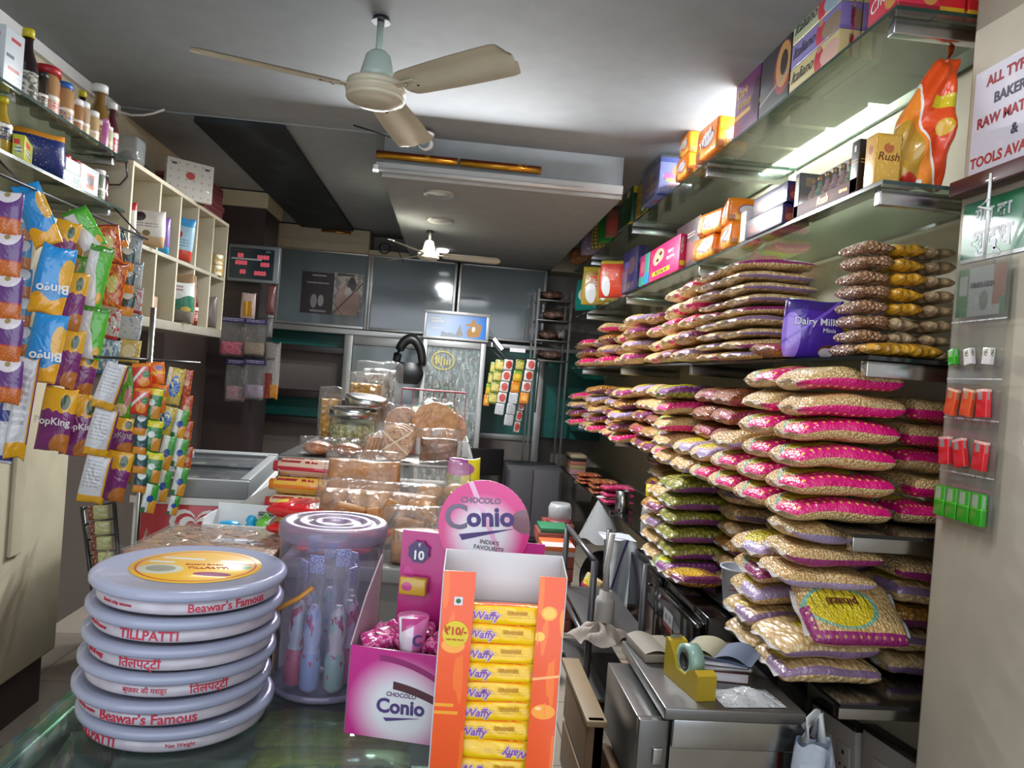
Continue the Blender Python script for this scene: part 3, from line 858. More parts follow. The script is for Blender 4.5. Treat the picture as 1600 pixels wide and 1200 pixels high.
# --- middle shelf, by the pillar
o = packet('chocolate_pouch', 'violet chocolate pouch with white lettering standing on the middle shelf', 'pouch', (1.29, 2.63, Z3), .215, .22, .05,
           pm('violet_pouch', '#4a2a9a', [('r', 0, .82, 1, 1, '#3a2478'), ('e', .12, .35, .16, .42, '#9a7ae0'), ('e', .8, .12, .22, .12, '#6b4034'), ('e', .72, .1, .12, .08, '#d9cfd4'), ('l', .25, .8, .03, '#7a58d0')], .22, .6, .5, 8), rz=R_(-8))
T('Dairy Milk', .036, M['whiteink'], o, (.0, -.026, .135), '-y', bold=.008); T('Minis', .022, M['whiteink'], o, (.05, -.026, .106), '-y')
o = packet('chocolate_pouch', 'violet pouch with a yellow band half behind the chocolate pouch', 'pouch', (1.44, 2.74, Z3), .17, .21, .05, pm('violet_yellow', '#4a3a9e', [('e', .5, .55, .6, .17, '#d8cf1e'), ('r', 0, 0, 1, .38, '#bfc0cc'), ('r', 0, .85, 1, 1, '#3a2478')], .25, .5, .4), rz=R_(-4))
T('tar', .07, plain('#c2283c'), o, (-.02, -.026, .085), '-y', shear=.2, bold=.02)


def drymat(nm, lo, hi, sc, st=(1, 1, 1)):
    g = G(nm)
    vd = g.voro(sc, sc=st); nz = g.noise(15, 3)
    return g.out(g.mix(hi, lo, vd*1.3+(nz-.5)*.8), .4, coat=.8, bump=vd+g.noise(18, 2, dist=1.5)*1.2, bs=.7, bd=.015)


DRY = [(drymat('soya_grain', '#6a452e', '#b98d64', 90), 'brown soya granule packet'), (drymat('yellow_fryums', '#9a6a10', '#e0a52a', 45, (1, .4, 1)), 'yellow fryums packet'), (drymat('soya_chunk', '#6d553c', '#c2a67e', 34), 'pale brown soya chunk packet')]
for c, (cx, n_, w_) in enumerate(((1.318, 8, .108), (1.428, 8, .106), (1.535, 8, .102))):
    mz = [pillow(w_, .17, .046, 40+q+c, 12, 12, lump=.14).mesh('dry_packet') for q in range(2)]
    for k in range(n_):
        m_, nm_ = DRY[c] if not (c == 1 and k < 3) else DRY[2]
        me = mz[k % 2].copy(); me.materials.append(m_)
        O('snack_packet', me, None, None, (cx+RND.uniform(-.004, .004), 2.37+RND.uniform(-.01, .01), Z3+.024+.0475*k), (0, 0, R_(RND.uniform(-2, 2))),
          '%s, %s up in the %s pile, middle shelf by pillar' % (nm_, ORD[k], ('aisle-side', 'middle', 'wall-side')[c]), 'packet', 'dry snack packets by the pillar')
me = pillow(.24, .11, .05, 77, 16, 10, lump=.12).mesh('dry_packet'); me.materials.append(DRY[1][0])
O('snack_packet', me, None, None, (1.36, 2.21, Z3+.026), (0, 0, R_(3)), 'large yellow fryums packet lying before the piles at the glass edge', 'packet', 'dry snack packets by the pillar')
# --- things on the pillar face
XP = 1.443
sg = O('paper_sign', MB().box(-.002, -.17, -.155, 0, .17, .155), pm('sign_paper', '#cdc9d6', [('n', 3, .6, '#d6cdd8')], .6, .1), None, (XP, 1.90, 2.365), (0, 0, 0), 'white paper sign about bakery raw materials on the pillar', 'sign')
lnr = plain('#a02a34', .6); lnk = plain('#4a4658', .6)
for t_, zz, sz, m_ in (('ALL TYPES OF', .115, .040, lnr), ('BAKERY &', .058, .040, lnk), ('RAW MATERIALS', .002, .040, lnr), ('&', -.052, .040, lnk), ('TOOLS AVAILABLE', -.108, .040, plain('#b5403a', .6))):
    T(t_, sz, m_, sg, (-.0026, 0, zz), '-x', bold=.03, sx=.98)
O('wall_ledge', MB().box(-.05, -.2, -.022, 0, .18, .022, bev=.004), plain('#4c2226', .4, 0, .2), None, (XP, 1.90, 2.185), (0, 0, 0), 'dark maroon ledge board under the paper sign', 'ledge')
hp = O('poster', MB().box(-.002, -.17, -.085, 0, .17, .085), pm('green_poster', '#0f6a44', [('r', 0, 0, 1, .06, '#c9ccd0')], .4, .3), None, (XP, 1.905, 2.06), (0, 0, 0), 'green poster with pale Hindi lettering on the pillar', 'poster')
gy = plain('#c9cdd2', .5)
T('गाय का', .05, gy, hp, (-.0026, .05, .042), '-x', bold=.03); T('शुद्ध', .085, gy, hp, (-.0026, .05, -.03), '-x', bold=.03)
st = E('hanging_strip', 'clear plastic pocket strip of mint boxes hanging by a white string', 'strip', (XP-.02, 1.955, 2.0))
O('pocket_sheet', MB().box(-.006, -.115, -.76, -.005, .1, -.02).box(-.004, -.115, -.76, -.003, .1, -.02), M['pane'], st)
for zz in (-.2, -.36, -.47, -.62): O('pocket_seam', MB().box(-.0065, -.115, zz, -.004, .1, zz+.004), M['seal'], st)
O('string', MB().tube([(-.03, -.045, .19), (-.034, -.05, .1), (-.012, -.02, -.035)], .004, 6).tube([(-.034, -.05, .1), (-.036, -.06, .06), (-.014, -.024, -.02)], .004, 6).tube([(-.034, -.05, .12), (-.05, -.035, .1), (-.03, -.06, .09)], .005, 6), M['whiteink'], st)
cd_ = O('header_card', MB().box(-.004, -.1, -.185, -.0035, .09, -.05), pm('kind_card', '#cfd2d4', [('r', 0, 0, .25, 1, '#3f9a34'), ('r', .05, .45, .22, .85, '#d8dcd8'), ('r', .75, .2, 1, 1, '#b8603a'), ('r', .9, 0, 1, .35, '#2f8a3a'), ('e', .58, .3, .09, .2, '#6f8a78')]), st)
T('KINDNESS', .018, M['ink'], st, (-.0075, -.01, -.1), '-x', bold=.02)
mint = {'r': pm('mint_red', '#d2202c', [('r', .2, .62, .6, .95, '#8f8a86'), ('r', 0, .9, 1, 1, '#e0b0a8')], .2, .6), 'o': pm('mint_orange', '#e0542a', [('r', .2, .62, .6, .95, '#b98a6a'), ('r', 0, .9, 1, 1, '#e8c0a0')], .2, .6),
        'g': pm('mint_green', '#2f9a1e', [('r', .15, .55, .65, .95, '#8fa88f'), ('r', 0, .5, 1, .54, '#5ac03a')], .2, .6), 'w': pm('mint_white', '#c9cccc', [('r', .2, .5, .7, .9, '#3f6a3a'), ('n', 9, .55, '#dcbcb8')], .2, .6)}
mn = {'r': 'red', 'o': 'orange', 'g': 'green', 'w': 'white'}
rows = [(-.32, 'gww', .033, .045), (-.46, 'oor', .045, .075), (-.60, 'rrr', .05, .078), (-.745, 'gggg', .05, .085)]
for ri, (zz, ks, w_, h_) in enumerate(rows):
    for k, c in enumerate(ks):
        yy = 1.955+.085-(.2/len(ks))*(k+.35)
        ang = 0 if ri == 3 else R_(RND.uniform(-14, 14))
        O('mint_box', MB().box(-.008, -w_/2*.86, 0, .008, w_/2*.86, h_, bev=.002), mint[c], None, (XP-.036, yy, 2.0+zz), (ang, 0, 0),
          '%s mint box, %s in the %s pocket row of the hanging strip' % (mn[c], ORD[k], ('upper', 'second', 'third', 'lowest')[ri]), 'box', 'mint boxes in the hanging strip')
O('notice_sheet', MB().box(-.001, -.1, -.2, 0, .04, .2), pm('notice', '#c9c8ce', [('t', .1, .1, .9, .9, 7, '#5a5866')], .6, 0), None, (XP, 1.74, 1.68), (0, 0, 0), 'white printed notice sheet behind the mint strip on the pillar', 'notice')

# ---------------------------------------------------------------- left wall: glass shelves with bottles
XL = -1.62
for nm_, zt in (('upper', 2.45), ('lower', 2.21)):
    e = E('wall_shelf', '%s glass shelf of bottles and jars on the left wall' % nm_, 'shelf', (XL, 1.9, zt))
    O('glass_panel', MB().box(WL-XL+.002, 0, -.012, 0, 1.9, 0, sides=[1, 1, 1, 1, 0, 0]), [M['glass'], M['glassedge']], e)
    for yb in (.75, 1.8): O('bracket', MB().box(WL-XL+.002, yb, -.05, -.03, yb+.03, -.0125, bev=.003), M['steel'], e)


def yl(px): return at(px, .72*px+122, x=-1.69).y


def bottle(label, loc, r, h, body, cap, lab=None, kind='bottle', shape='bottle', caph=.02, capr=None, lz=(.12, .5), group=None):
    e = E({'bottle': 'sauce_bottle', 'jar': 'spread_jar', 'small': 'spice_bottle'}[kind], label, 'jar' if kind == 'jar' else 'bottle', loc, group=group)
    if shape == 'bottle':
        pr = [(r*.9, 0), (r, .01), (r, h*.5), (r*.85, h*.62), (r*.48, h*.8), (r*.42, h*.9), (r*.42, h)]
        cr = capr or r*.5
    else:
        pr = [(r*.92, 0), (r, .008), (r, h*.86), (r*.9, h*.93), (r*.82, h)]
        cr = capr or r*.9
    O('body', MB().lathe(pr, 24), body, e)
    O('cap', MB().lathe([(cr, h-.004), (cr, h+caph*.85), (cr*.9, h+caph)], 24), cap, e)
    if lab: O('label_band', MB().lathe([(r+.0008, h*lz[0]), (r+.0008, h*lz[1])], 24, caps=False), lab, e)
    return e


def lab(nm, base, c2, c3='#e8e4da'):
    return pm(nm, base, [('n', 7, .58, c2), ('r', 0, .75, 1, .95, c3), ('t', .0, .15, 1, .6, 3, c2)], .4, .3)


ZU, ZLo = 2.451, 2.211
dark = plain('#26131a', .12, 0, .8); amb = plain('#7a5a24', .15, 0, .8); mar_ = plain('#4a1420', .15, 0, .8)
pnut = plain('#b98d5e', .2, 0, .8); yel = plain('#d8c822', .4); redc = plain('#b8222e', .4); blu = plain('#1f63b8', .4); grn = plain('#24522a', .2, 0, .7)
carton('milk_carton', 'white carton with red and blue print at the left end of the upper shelf', 'carton', (-1.70, yl(4), ZU), .09, .12, .21, pm('white_print', '#c9d2d8', [('r', .3, .8, .8, .86, '#b8323c'), ('r', .1, .5, .5, .56, '#3f5a72'), ('r', .2, .3, .8, .36, '#b8424c'), ('t', .1, .05, .9, .25, 3, '#8f9aa2')]))
silv = pm('silver_label', '#b9bab0', [('n', 9, .5, '#5d5a50'), ('e', .5, .35, .12, .3, '#c2502a'), ('r', .3, .7, .6, .9, '#c04a5a')], .25, .4)
bottle('tall dark syrup bottle with a yellow cap and silver label', (-1.70, yl(42), ZU), .042, .255, dark, yel, silv, caph=.03, lz=(.08, .46))
bottle('dark syrup bottle with a yellow cap behind the white carton', (-1.90, yl(4), ZU), .04, .26, dark, yel, silv, caph=.03)
bottle('small dark brown bottle before the red-lidded jar', (-1.68, yl(58), ZU), .026, .13, plain('#33261e', .2, 0, .6), plain('#2a2422', .4), lab('brown_label', '#4a3c30', '#c0b8a8'), 'small', 'jar')
bottle('big peanut butter jar with a red lid', (-1.71, yl(77), ZU), .05, .175, pnut, redc, lab('pb_label', '#cdb49a', '#c0384c'), 'jar', 'jar', .028, .052)
bottle('peanut butter jar with a blue lid', (-1.71, yl(103), ZU), .044, .165, pnut, blu, lab('pb_label2', '#c9a878', '#3c4a8a'), 'jar', 'jar', .026, .036)
for k, (px, h, c, l_) in enumerate(((119, .13, '#a8784c', '#8a4a34'), (129, .14, '#b99e80', '#a8b46a'), (144, .13, '#c4a878', '#e0d8cc'))):
    bottle('small seasoning jar with a white cap, %s behind the blue-lidded jar' % ORD[k], (-1.70, yl(px), ZU), .034, h, plain(c, .25, 0, .6), M['white'], lab('season_%d' % k, c, l_), 'small', 'jar', .024, .03, group='white-capped seasoning jars')
bottle('slim pink bottle beside the dark yellow-capped bottle', (-1.67, yl(153), ZU), .022, .12, plain('#b86aa0', .3), plain('#c47ab0', .4), None, 'small', 'jar')
bottle('slim pale green bottle before the brown ketchup bottle', (-1.67, yl(160), ZU), .022, .10, plain('#cfdca8', .3), M['white'], lab('green_lab', '#d8e4b8', '#3a6a2a'), 'small', 'jar')
bottle('dark bottle with a yellow cap near the end of the upper shelf', (-1.80, yl(158)+.02, ZU), .034, .25, dark, yel, lab('dk_lab', '#2f5a34', '#c8d0a8'), caph=.025)
bottle('tall brown sauce bottle with a white cap', (-1.705, 3.655, ZU), .05, .265, amb, M['white'], lab('tam_lab', '#a8704a', '#d8c8b4'), caph=.034, capr=.034, lz=(.1, .5))
bottle('dark red sauce bottle with a white cap and pink label', (-1.69, 3.755, ZU), .034, .225, mar_, M['white'], lab('pink_lab', '#b8344e', '#e0b8c0'), caph=.028, capr=.022, lz=(.05, .5))
bottle('yellow-capped oil bottle at the left end of the lower shelf', (-1.70, yl(6)+.02, ZLo), .036, .2, plain('#b8982a', .15, 0, .8), yel, lab('oil_lab', '#2a2f5a', '#d0c8a8'), lz=(.3, .6))
carton('custard_carton', 'yellow green carton leaning at the front of the lower shelf', 'carton', (-1.665, yl(26)+.02, ZLo), .04, .17, .09, pm('lime_carton', '#b9bc28', [('r', .1, .6, .6, .8, '#d8322e'), ('e', .5, .4, .3, .16, '#d8dcc8'), ('t', .2, .2, .8, .5, 2, '#3c4a1c')]), rz=R_(20))
packet('snack_pouch', 'navy pouch with white star spots and an orange top', 'pouch', (-1.69, yl(58)+.02, ZLo), .2, .17, .09, pm('navy_star', '#1a2a6a', [('n', 26, .68, '#b9c4e0'), ('r', 0, .84, 1, 1, '#d8902a')], crinkle=.3), rz=R_(40))
bottle('orange jar beside the navy starry pouch', (-1.70, yl(82)+.02, ZLo), .04, .105, plain('#b8602a', .2, 0, .6), M['white'], None, 'jar', 'jar')
bottle('clear brown jar with a white lid behind the navy pouch', (-1.85, yl(72), ZLo), .04, .15, plain('#5d4a3c', .2, 0, .6), M['white'], None, 'jar', 'jar')
for k, px in enumerate((97, 108, 122, 131)):
    bottle('small green sauce bottle with a red cap, %s of four on the lower shelf' % ORD[k], (-1.71, yl(px)+.02, ZLo), .028, .12, grn, redc, lab('gb_%d' % k, '#3c5a34', '#c9b89a') if k == 1 else None, 'small', 'jar', .022, .026, group='red-capped green bottles')
wc = pm('medicine_white', '#ccd3d3', [('t', .1, .2, .9, .7, 3, '#4a8a86'), ('r', 0, .0, .12, 1, '#7fb0aa')])
carton('soap_carton', 'flat white carton under another at the front of the lower shelf', 'carton', (-1.655, yl(92)+.02, ZLo), .05, .15, .05, wc)
carton('soap_carton', 'white carton lying on top of the flat white one', 'carton', (-1.665, yl(95)+.02, ZLo+.0505), .06, .13, .055, plain('#cdd4d6', .4))
carton('soap_carton', 'white and orange carton beside the flat white cartons', 'carton', (-1.665, yl(119)+.03, ZLo), .06, .17, .115, pm('white_orange', '#d3d6d6', [('r', .0, 0, .1, 1, '#d8602a'), ('r', .35, .2, .75, .75, '#d8642c'), ('e', .55, .5, .16, .2, '#4a4a5a'), ('r', .1, .85, .9, .95, '#b9c4c4')]))
bottle('slim grey-green bottle near the right end of the lower shelf', (-1.675, yl(143)+.06, ZLo), .03, .125, plain('#7a8a76', .3, 0, .5), M['white'], lab('gg', '#8f9a86', '#3c4a3a'), 'small', 'jar')
bottle('dark red bottle last on the lower shelf', (-1.70, yl(154)+.08, ZLo), .03, .13, mar_, plain('#2a2022', .4), None, 'small', 'jar')
O('power_cable', MB().tube([(-1.63, 3.8, 2.44), (-1.63, 3.825, 2.38), (-1.66, 3.82, 2.335), (-1.75, 3.81, 2.325), (-1.95, 3.8, 2.345)], .004, 6), M['black'], None, (0, 0, 0), (0, 0, 0), 'thin black cable drooping from the end of the upper glass shelf', 'cable')
O('ceiling_cable', MB().tube([tuple(at(p, q, y=4.6)) for p, q in ((160, 167), (185, 174), (205, 180), (225, 180), (240, 177), (257, 171))], .007, 6), M['white'], None, (0, 0, 0), (0, 0, 0), 'white cable looping under the ceiling above the pigeonhole cabinet', 'cable')

# ---------------------------------------------------------------- pigeonhole cabinet and its contents
cy0, cy1, cz0, cz1, cx0 = 3.86, 5.47, 1.70, 2.47, -1.62
cab = E('pigeonhole_cabinet', 'cream pigeonhole cabinet with two rows of cells on the left wall', 'cabinet', (cx0, cy0, cz0))
DV = [0, .36, .67, .97, 1.28, 1.59]
dx = WL-cx0+.002
O('bottom_board', MB().box(dx, 0, -.03, .0, cy1-cy0, .022, bev=.003), plain('#8d8a7c', .5), cab)
O('top_board', MB().box(dx, 0, cz1-cz0-.022, 0, cy1-cy0, cz1-cz0, bev=.002), M['cream'], cab)
O('middle_board', MB().box(dx, 0, .365, 0, cy1-cy0, .387, bev=.002), plain('#a9a593', .5), cab)
O('back_board', MB().box(dx, 0, .02, dx+.012, cy1-cy0, cz1-cz0-.02), M['cream'], cab)
for k in range(6):
    O('divider' if 0 < k < 5 else 'side_panel', MB().box(dx+.012, DV[k], .022, -.001, DV[k]+.02, cz1-cz0-.022, bev=.002), M['cream'], cab)
zr = {1: cz0+.3875, 0: cz0+.0225}
packet('snack_pouch', 'white and tan pouch with a black roundel in the first upper cell', 'pouch', (-1.655, 4.155, zr[1]), .19, .2, .07, pm('white_tan', '#d0cdc8', [('w', .32, 6, .05, '#c2a27c'), ('e', .35, .8, .16, .13, '#26262c'), ('e', .55, .36, .1, .08, '#6a5a3a'), ('t', .25, .5, .85, .64, 2, '#8a8480')], crinkle=.2), rz=R_(6))
packet('snack_pouch', 'red and white pouch squeezed at the left of the first upper cell', 'pouch', (-1.74, 4.07, zr[1]), .13, .22, .05, pm('red_white', '#cfcdc2', [('r', 0, .8, 1, 1, '#b8303a'), ('e', .5, .4, .3, .2, '#d8d05a')], crinkle=.2), rz=R_(6))
packet('toothpaste_pack', 'bright blue toothpaste pack in the second upper cell', 'pack', (-1.68, 4.43, zr[1]), .09, .22, .05, pm('blue_paste', '#2f9ad0', [('r', .6, .2, 1, 1, '#7a5aa0'), ('t', .1, .3, .55, .8, 3, '#d8e8f0')], crinkle=.1), rz=R_(15))
packet('lotion_tube', 'pale blue tube with a red bottom leaning in the third upper cell', 'tube', (-1.67, 4.70, zr[1]+.004), .13, .27, .05, pm('blue_tube', '#8fb4c8', [('r', 0, 0, 1, .25, '#c23a26'), ('r', 0, .8, 1, 1, '#3a8ac0'), ('e', .35, .6, .16, .09, '#a82a4a'), ('t', .2, .3, .8, .5, 3, '#5a7a90')], crinkle=.1), rz=R_(14), roll=R_(4))
bottle('tiny dark bottle alone in the fourth upper cell', (-1.70, 4.95, zr[1]), .022, .1, plain('#3a352c', .2, 0, .5), M['black'], None, 'small', 'jar', .03)
gj = pm('gold_tin', '#b9a26a', [('d', 4, 4, .3, '#efe6c8'), ('r', 0, .9, 1, 1, '#8a2a24')], .2, .5)
for k in range(2):
    O('gold_tin', MB().lathe([(.05, 0), (.052, .004), (.052, .068), (.05, .072)], 20), gj, None, (-1.65, 5.33, zr[1]+.0725*k), (0, 0, 0), '%s gold spotted tin of the pair in the last upper cell' % ('lower', 'upper')[k], 'tin', 'gold spotted tins')
for k, (yy, h, c) in enumerate(((4.32, .14, '#8a9a5a'), (4.39, .12, '#7a6a8a'), (4.46, .13, '#b99a84'))):
    carton('soap_carton', 'small %s carton in the second lower cell' % ('green', 'violet', 'tan')[k], 'carton', (-1.72, yy, zr[0]), .05, .055, h, plain(c, .4))
packet('flour_pouch', 'white pouch with a green hill picture in the third lower cell', 'pouch', (-1.665, 4.69, zr[0]), .2, .25, .07, pm('green_hill', '#cfd4d2', [('w', .62, 9, .05, '#1f6a50'), ('w', .3, 5, .02, '#7a746c'), ('e', .8, .33, .14, .06, '#b99a3a'), ('t', .3, .75, .7, .92, 2, '#9a6a6a')], crinkle=.3), rz=R_(8))
for k in range(3):
    packet('paper_bag', 'brown paper bag, %s of three behind the green hill pouch' % ('front', 'middle', 'back')[k], 'bag', (-1.69, 4.752+.026*k, zr[0]), .2, .31-.005*k, .02, plain('#b0906c', .7), group='brown paper bags')
for k, yy in enumerate((4.93, 5.03)):
    bottle('slim dark red syrup bottle, %s in the fourth lower cell' % ('left', 'right')[k], (-1.68, yy, zr[0]), .034, .25, plain('#5c1c20', .15, 0, .7), M['black'], lab('syr%d' % k, '#7a2026', '#c8b0a8'), group='dark red syrup bottles')
packet('snack_pouch', 'grey brown pouch in the last lower cell', 'pouch', (-1.67, 5.28, zr[0]+.002), .14, .22, .05, plain('#6a605a', .35, 0, .4), rz=R_(12), roll=R_(-2))
ZC = cz1+.001
O('calendar_box', MB().box(-.02, -.14, 0, .02, .14, .23, bev=.003), pm('calendar_print', '#c4c2ba', [('e', .5, .62, .1, .1, '#b04040'), ('d', 6, 5, .16, '#a8a49c'), ('r', .1, .84, .2, .9, '#4a4a4a'), ('r', .8, .84, .9, .9, '#4a4a4a')], .6, .1), None, (-1.66, 4.74, ZC), (0, 0, R_(-50)), 'white spotted box with a red mark on top of the cabinet', 'box')
for k in range(7):
    carton('maroon_box', 'flat maroon box, %s from the bottom of the stack on the cabinet' % ORD[k], 'box', (-1.80+RND.uniform(-.01, .01), 5.2, ZC+.0315*k), .3, .42+RND.uniform(-.05, .02), .03, pm('maroon_box', '#6a2c30', [('r', 0, .7, 1, 1, '#8a4a4a')], .4, .2), group='flat maroon boxes on the cabinet')
mb = MB().grid(lambda u, v: (.34*(u-.5), .52*(v-.5), .11*math.sin(PI*u)**.6*math.sin(PI*v)**.5*(1+.3*math.sin(v*14)+.2*math.sin(u*9+v*6))), 14, 18)
mb.grid(lambda u, v: (.34*(u-.5), .52*(v-.5), 0), 1, 1, flip=True)
O('folded_cloth', mb, plain('#16241f', .7), None, (-1.85, 4.30, ZC), (0, 0, 0), 'dark green bundle of cloth on top of the cabinet', 'cloth')
O('storage_tub', MB().box(-.07, -.06, 0, .07, .06, .13, bev=.02), film('tub_film', '#dfe6e2', .8, .1, .1), None, (-1.69, 3.945, ZC), (0, 0, 0), 'clear plastic tub on the near end of the cabinet top', 'tub')

# ---------------------------------------------------------------- hanging strips of snack packets
RX, RZ = -1.485, 2.075
rail = E('hanging_rail', 'thin steel rail of snack strips under the left glass shelves', 'rail', (RX, 2.3, RZ))
O('rod', MB().tube([(0, -.5, 0), (0, 1.45, 0)], .006, 8), M['wire'], rail)
for yy in (.4, 1.4): O('hanger', MB().tube([(0, yy, 0), (-.06, yy, .05), (-.15, yy, .135)], .004, 6), M['wire'], rail)

wrap = {}


def W_(k, base, shapes, cr=.6, ro=.28):
    wrap[k] = pm('wrap_'+k, base, shapes, ro, .6, cr, 11)


W_('purple', '#5a2a78', [('r', 0, 0, 1, .38, '#b5501f'), ('n', 30, .55, '#d98a2a', 0, 1, 0, .36), ('e', .5, .98, .42, .24, '#d8d2dc'), ('e', .5, .93, .1, .06, '#9a8a5a'), ('r', 0, .36, 1, .4, '#a03048')], .3)
W_('bluesach', '#2a8ac0', [('r', 0, 0, 1, .4, '#b86a2a'), ('e', .5, .8, .4, .2, '#c8d4dc'), ('n', 20, .6, '#c98a3a', 0, 1, 0, .4)], .4)
W_('bingo', '#1f8fd6', [('w', .26, 8, .05, '#e6a81c'), ('e', .85, .62, .2, .22, '#dca83a'), ('r', 0, .0, 1, .03, '#c98a1a')])
W_('pop', '#7a2a72', [('r', 0, .62, 1, 1, '#e0a818'), ('d', 1, 1, 0, '#000000'), ('e', .7, .8, .14, .12, '#3a5a3a'), ('e', .85, .1, .4, .2, '#b8702c'), ('e', .25, .58, .14, .08, '#7a2a72'), ('e', .5, .58, .1, .07, '#7a2a72'), ('e', .8, .57, .14, .08, '#7a2a72')])
W_('popback', '#c3c6cc', [('r', 0, 0, 1, .16, '#d09a1a'), ('r', .86, 0, 1, 1, '#d09a1a'), ('r', .93, .16, 1, 1, '#6a2a6a'), ('t', .1, .3, .7, .9, 8, '#9a9ca2')])
W_('greenwhite', '#4fb02a', [('l', .95, -1.7, .40, '#d3d6d8'), ('r', 0, 0, .42, 1, '#cfd3d6'), ('e', .8, .15, .12, .1, '#dca83a'), ('r', 0, .9, 1, 1, '#3f8a2a')])
W_('redveg', '#b8401e', [('n', 8, .5, '#d8801e'), ('e', .5, .5, .22, .2, '#cfc06a'), ('n', 14, .64, '#c42a2a'), ('r', 0, .95, 1, 1, '#8a2a1a')])
W_('tealsach', '#14484a', [('r', 0, 0, 1, .36, '#d08a24'), ('e', .5, .92, .34, .2, '#c3d0d0'), ('r', 0, .36, 1, .40, '#b8442a')], .4)
W_('redsilver', '#b9babf', [('n', 7, .56, '#b8303a'), ('r', 0, 0, 1, .12, '#a82a34')], .9, .2)
W_('bluesilver', '#5f88a8', [('n', 6, .52, '#c0ccd6'), ('r', 0, 0, 1, .1, '#2a6a9a')], .9, .2)
W_('silver', '#b4bbc2', [('n', 6, .6, '#7f9ab0'), ('r', 0, .9, 1, 1, '#8a9aa8')], 1, .16)
W_('goldsil', '#c9b268', [('e', .5, .5, .3, .3, '#d8cfa8'), ('r', 0, 0, 1, .08, '#a88a2a')], .9, .2)
W_('greenpack', '#5aa01f', [('e', .3, .8, .24, .16, '#c9a06a'), ('e', .7, .4, .2, .2, '#c07a7a'), ('e', .4, .15, .35, .12, '#dcc89a'), ('n', 9, .62, '#2f7a1a')])
W_('greenyel', '#1f7a34', [('r', 0, .78, 1, .98, '#d8d01e'), ('r', .55, .05, 1, .45, '#c98a34'), ('e', .45, .55, .2, .1, '#d8e0d8'), ('r', 0, 0, .2, .7, '#d3d8d0')])
W_('redpack', '#c2301f', [('l', .3, .8, .08, '#d8d4d0'), ('e', .6, .25, .3, .2, '#d8861e'), ('r', 0, .85, 1, 1, '#d87a1e'), ('e', .75, .55, .2, .14, '#2a7a34')])
W_('orangepack', '#e0741a', [('r', 0, .45, 1, .58, '#e8b41e'), ('e', .7, .75, .2, .1, '#5a5a9a'), ('e', .3, .2, .3, .2, '#d8481a')])
W_('yelblue', '#b8a44a', [('e', .55, .5, .3, .3, '#1f5aa8'), ('r', 0, .0, .25, 1, '#cfcfc8'), ('n', 8, .6, '#d8cf4a')], .9, .2)
W_('gwo', '#c9d0cc', [('r', .5, .4, 1, 1, '#3f9a3a'), ('r', .45, 0, 1, .45, '#d89a34'), ('e', .5, .5, .25, .12, '#1f4a9a'), ('r', 0, 0, .3, .2, '#1f6a34')])
W_('redlong', '#a83226', [('n', 12, .55, '#cf7a34'), ('e', .5, .5, .3, .12, '#c9a08a')], .5)
W_('whitecheck', '#c4c8d0', [('r', .28, 0, .42, 1, '#1f2f8a'), ('r', 0, .52, 1, .66, '#1f2f8a'), ('r', 0, .04, 1, .1, '#1f2f8a')], .6)
_pk = {}


def strip(label, y, items, group='strips of snack packets hanging on the left'):
    """a chain of joined packets: items are (centre px, top py, bottom py, width px, wrapper, turn, roll) measured at distance y"""
    top = at(items[0][0], items[0][1], y=y)
    e = E('snack_strip', label, 'snack strip', top, group=group)
    k = y/FOC
    for i, (px, p0, p1, w, mt, rz, ro) in enumerate(items):
        c = at(px, (p0+p1)/2, y=y+.002*i)
        h = (p1-p0)*k*1.02; ww = w*k/max(.35, math.cos(R_(rz)))
        mb = pillow(ww, h, min(.30*ww, .05), i*7+int(px), 10, 14, lump=.09, ex=.55, ey=.55, neck=-.05, pt=2.8, ps=3)
        mb.move(Matrix.Rotation(R_(90), 4, 'X'))
        O('packet', mb, wrap[mt], e, c-top, (0, R_(ro)+ROLL*.6, R_(rz)))
    return e


strip('purple and orange sachet strip at the far left edge', 2.62, [(10, 300+66*k, 366+66*k, 42, 'purple', 8, 0) for k in range(5)])
strip('blue and orange sachet strip behind the purple one', 2.93, [(36, 330+45*k, 375+45*k, 22, 'bluesach', 12, 0) for k in range(6)])
strip('strip of silver packet backs with blue cross lines at the far left', 2.7, [(6, 598, 722, 40, 'whitecheck', 10, 3), (34, 560, 716, 24, 'popback', 30, 2)])
b_ = strip('strip of blue and yellow crisps bags twisted sideways', 2.78, [(58, 288, 384, 38, 'bingo', 15, -26), (82, 385, 492, 44, 'bingo', 20, 6), (71, 490, 596, 46, 'bingo', 12, 5)])
for k, ch in enumerate(b_.children[1:3]): T('Bingo', .045, M['whiteink'], b_, Vector(ch.location)+Vector((.02, -.035, -.03)), (R_(90), 0, R_(15)), flip=True, bold=.02)
p_ = strip('front strip of purple and yellow popcorn bags under the crisps bags', 2.92, [(98, 345, 425, 32, 'pop', 15, 8), (112, 425, 515, 34, 'pop', 15, 4), (104, 515, 605, 36, 'pop', 15, 5), (88, 606, 705, 46, 'pop', 8, 4)])
T('PopKing', .038, M['whiteink'], p_, Vector(p_.children[3].location)+Vector((.0, -.032, -.005)), '-y', bold=.015, tilt=R_(-3))
p_ = strip('second strip of purple and yellow popcorn bags beside the front one', 3.02, [(128, 545, 618, 34, 'pop', 20, 5), (126, 616, 712, 40, 'pop', 18, 5)])
T('PopKing', .034, M['whiteink'], p_, Vector(p_.children[1].location)+Vector((.01, -.032, -.005)), (R_(90), 0, R_(14)), bold=.015)
strip('strip of half green half white snack bags', 3.0, [(132, 326, 388, 34, 'greenwhite', 20, -34), (150, 385, 478, 30, 'greenwhite', 20, 6), (143, 480, 560, 36, 'greenwhite', 15, 4)])
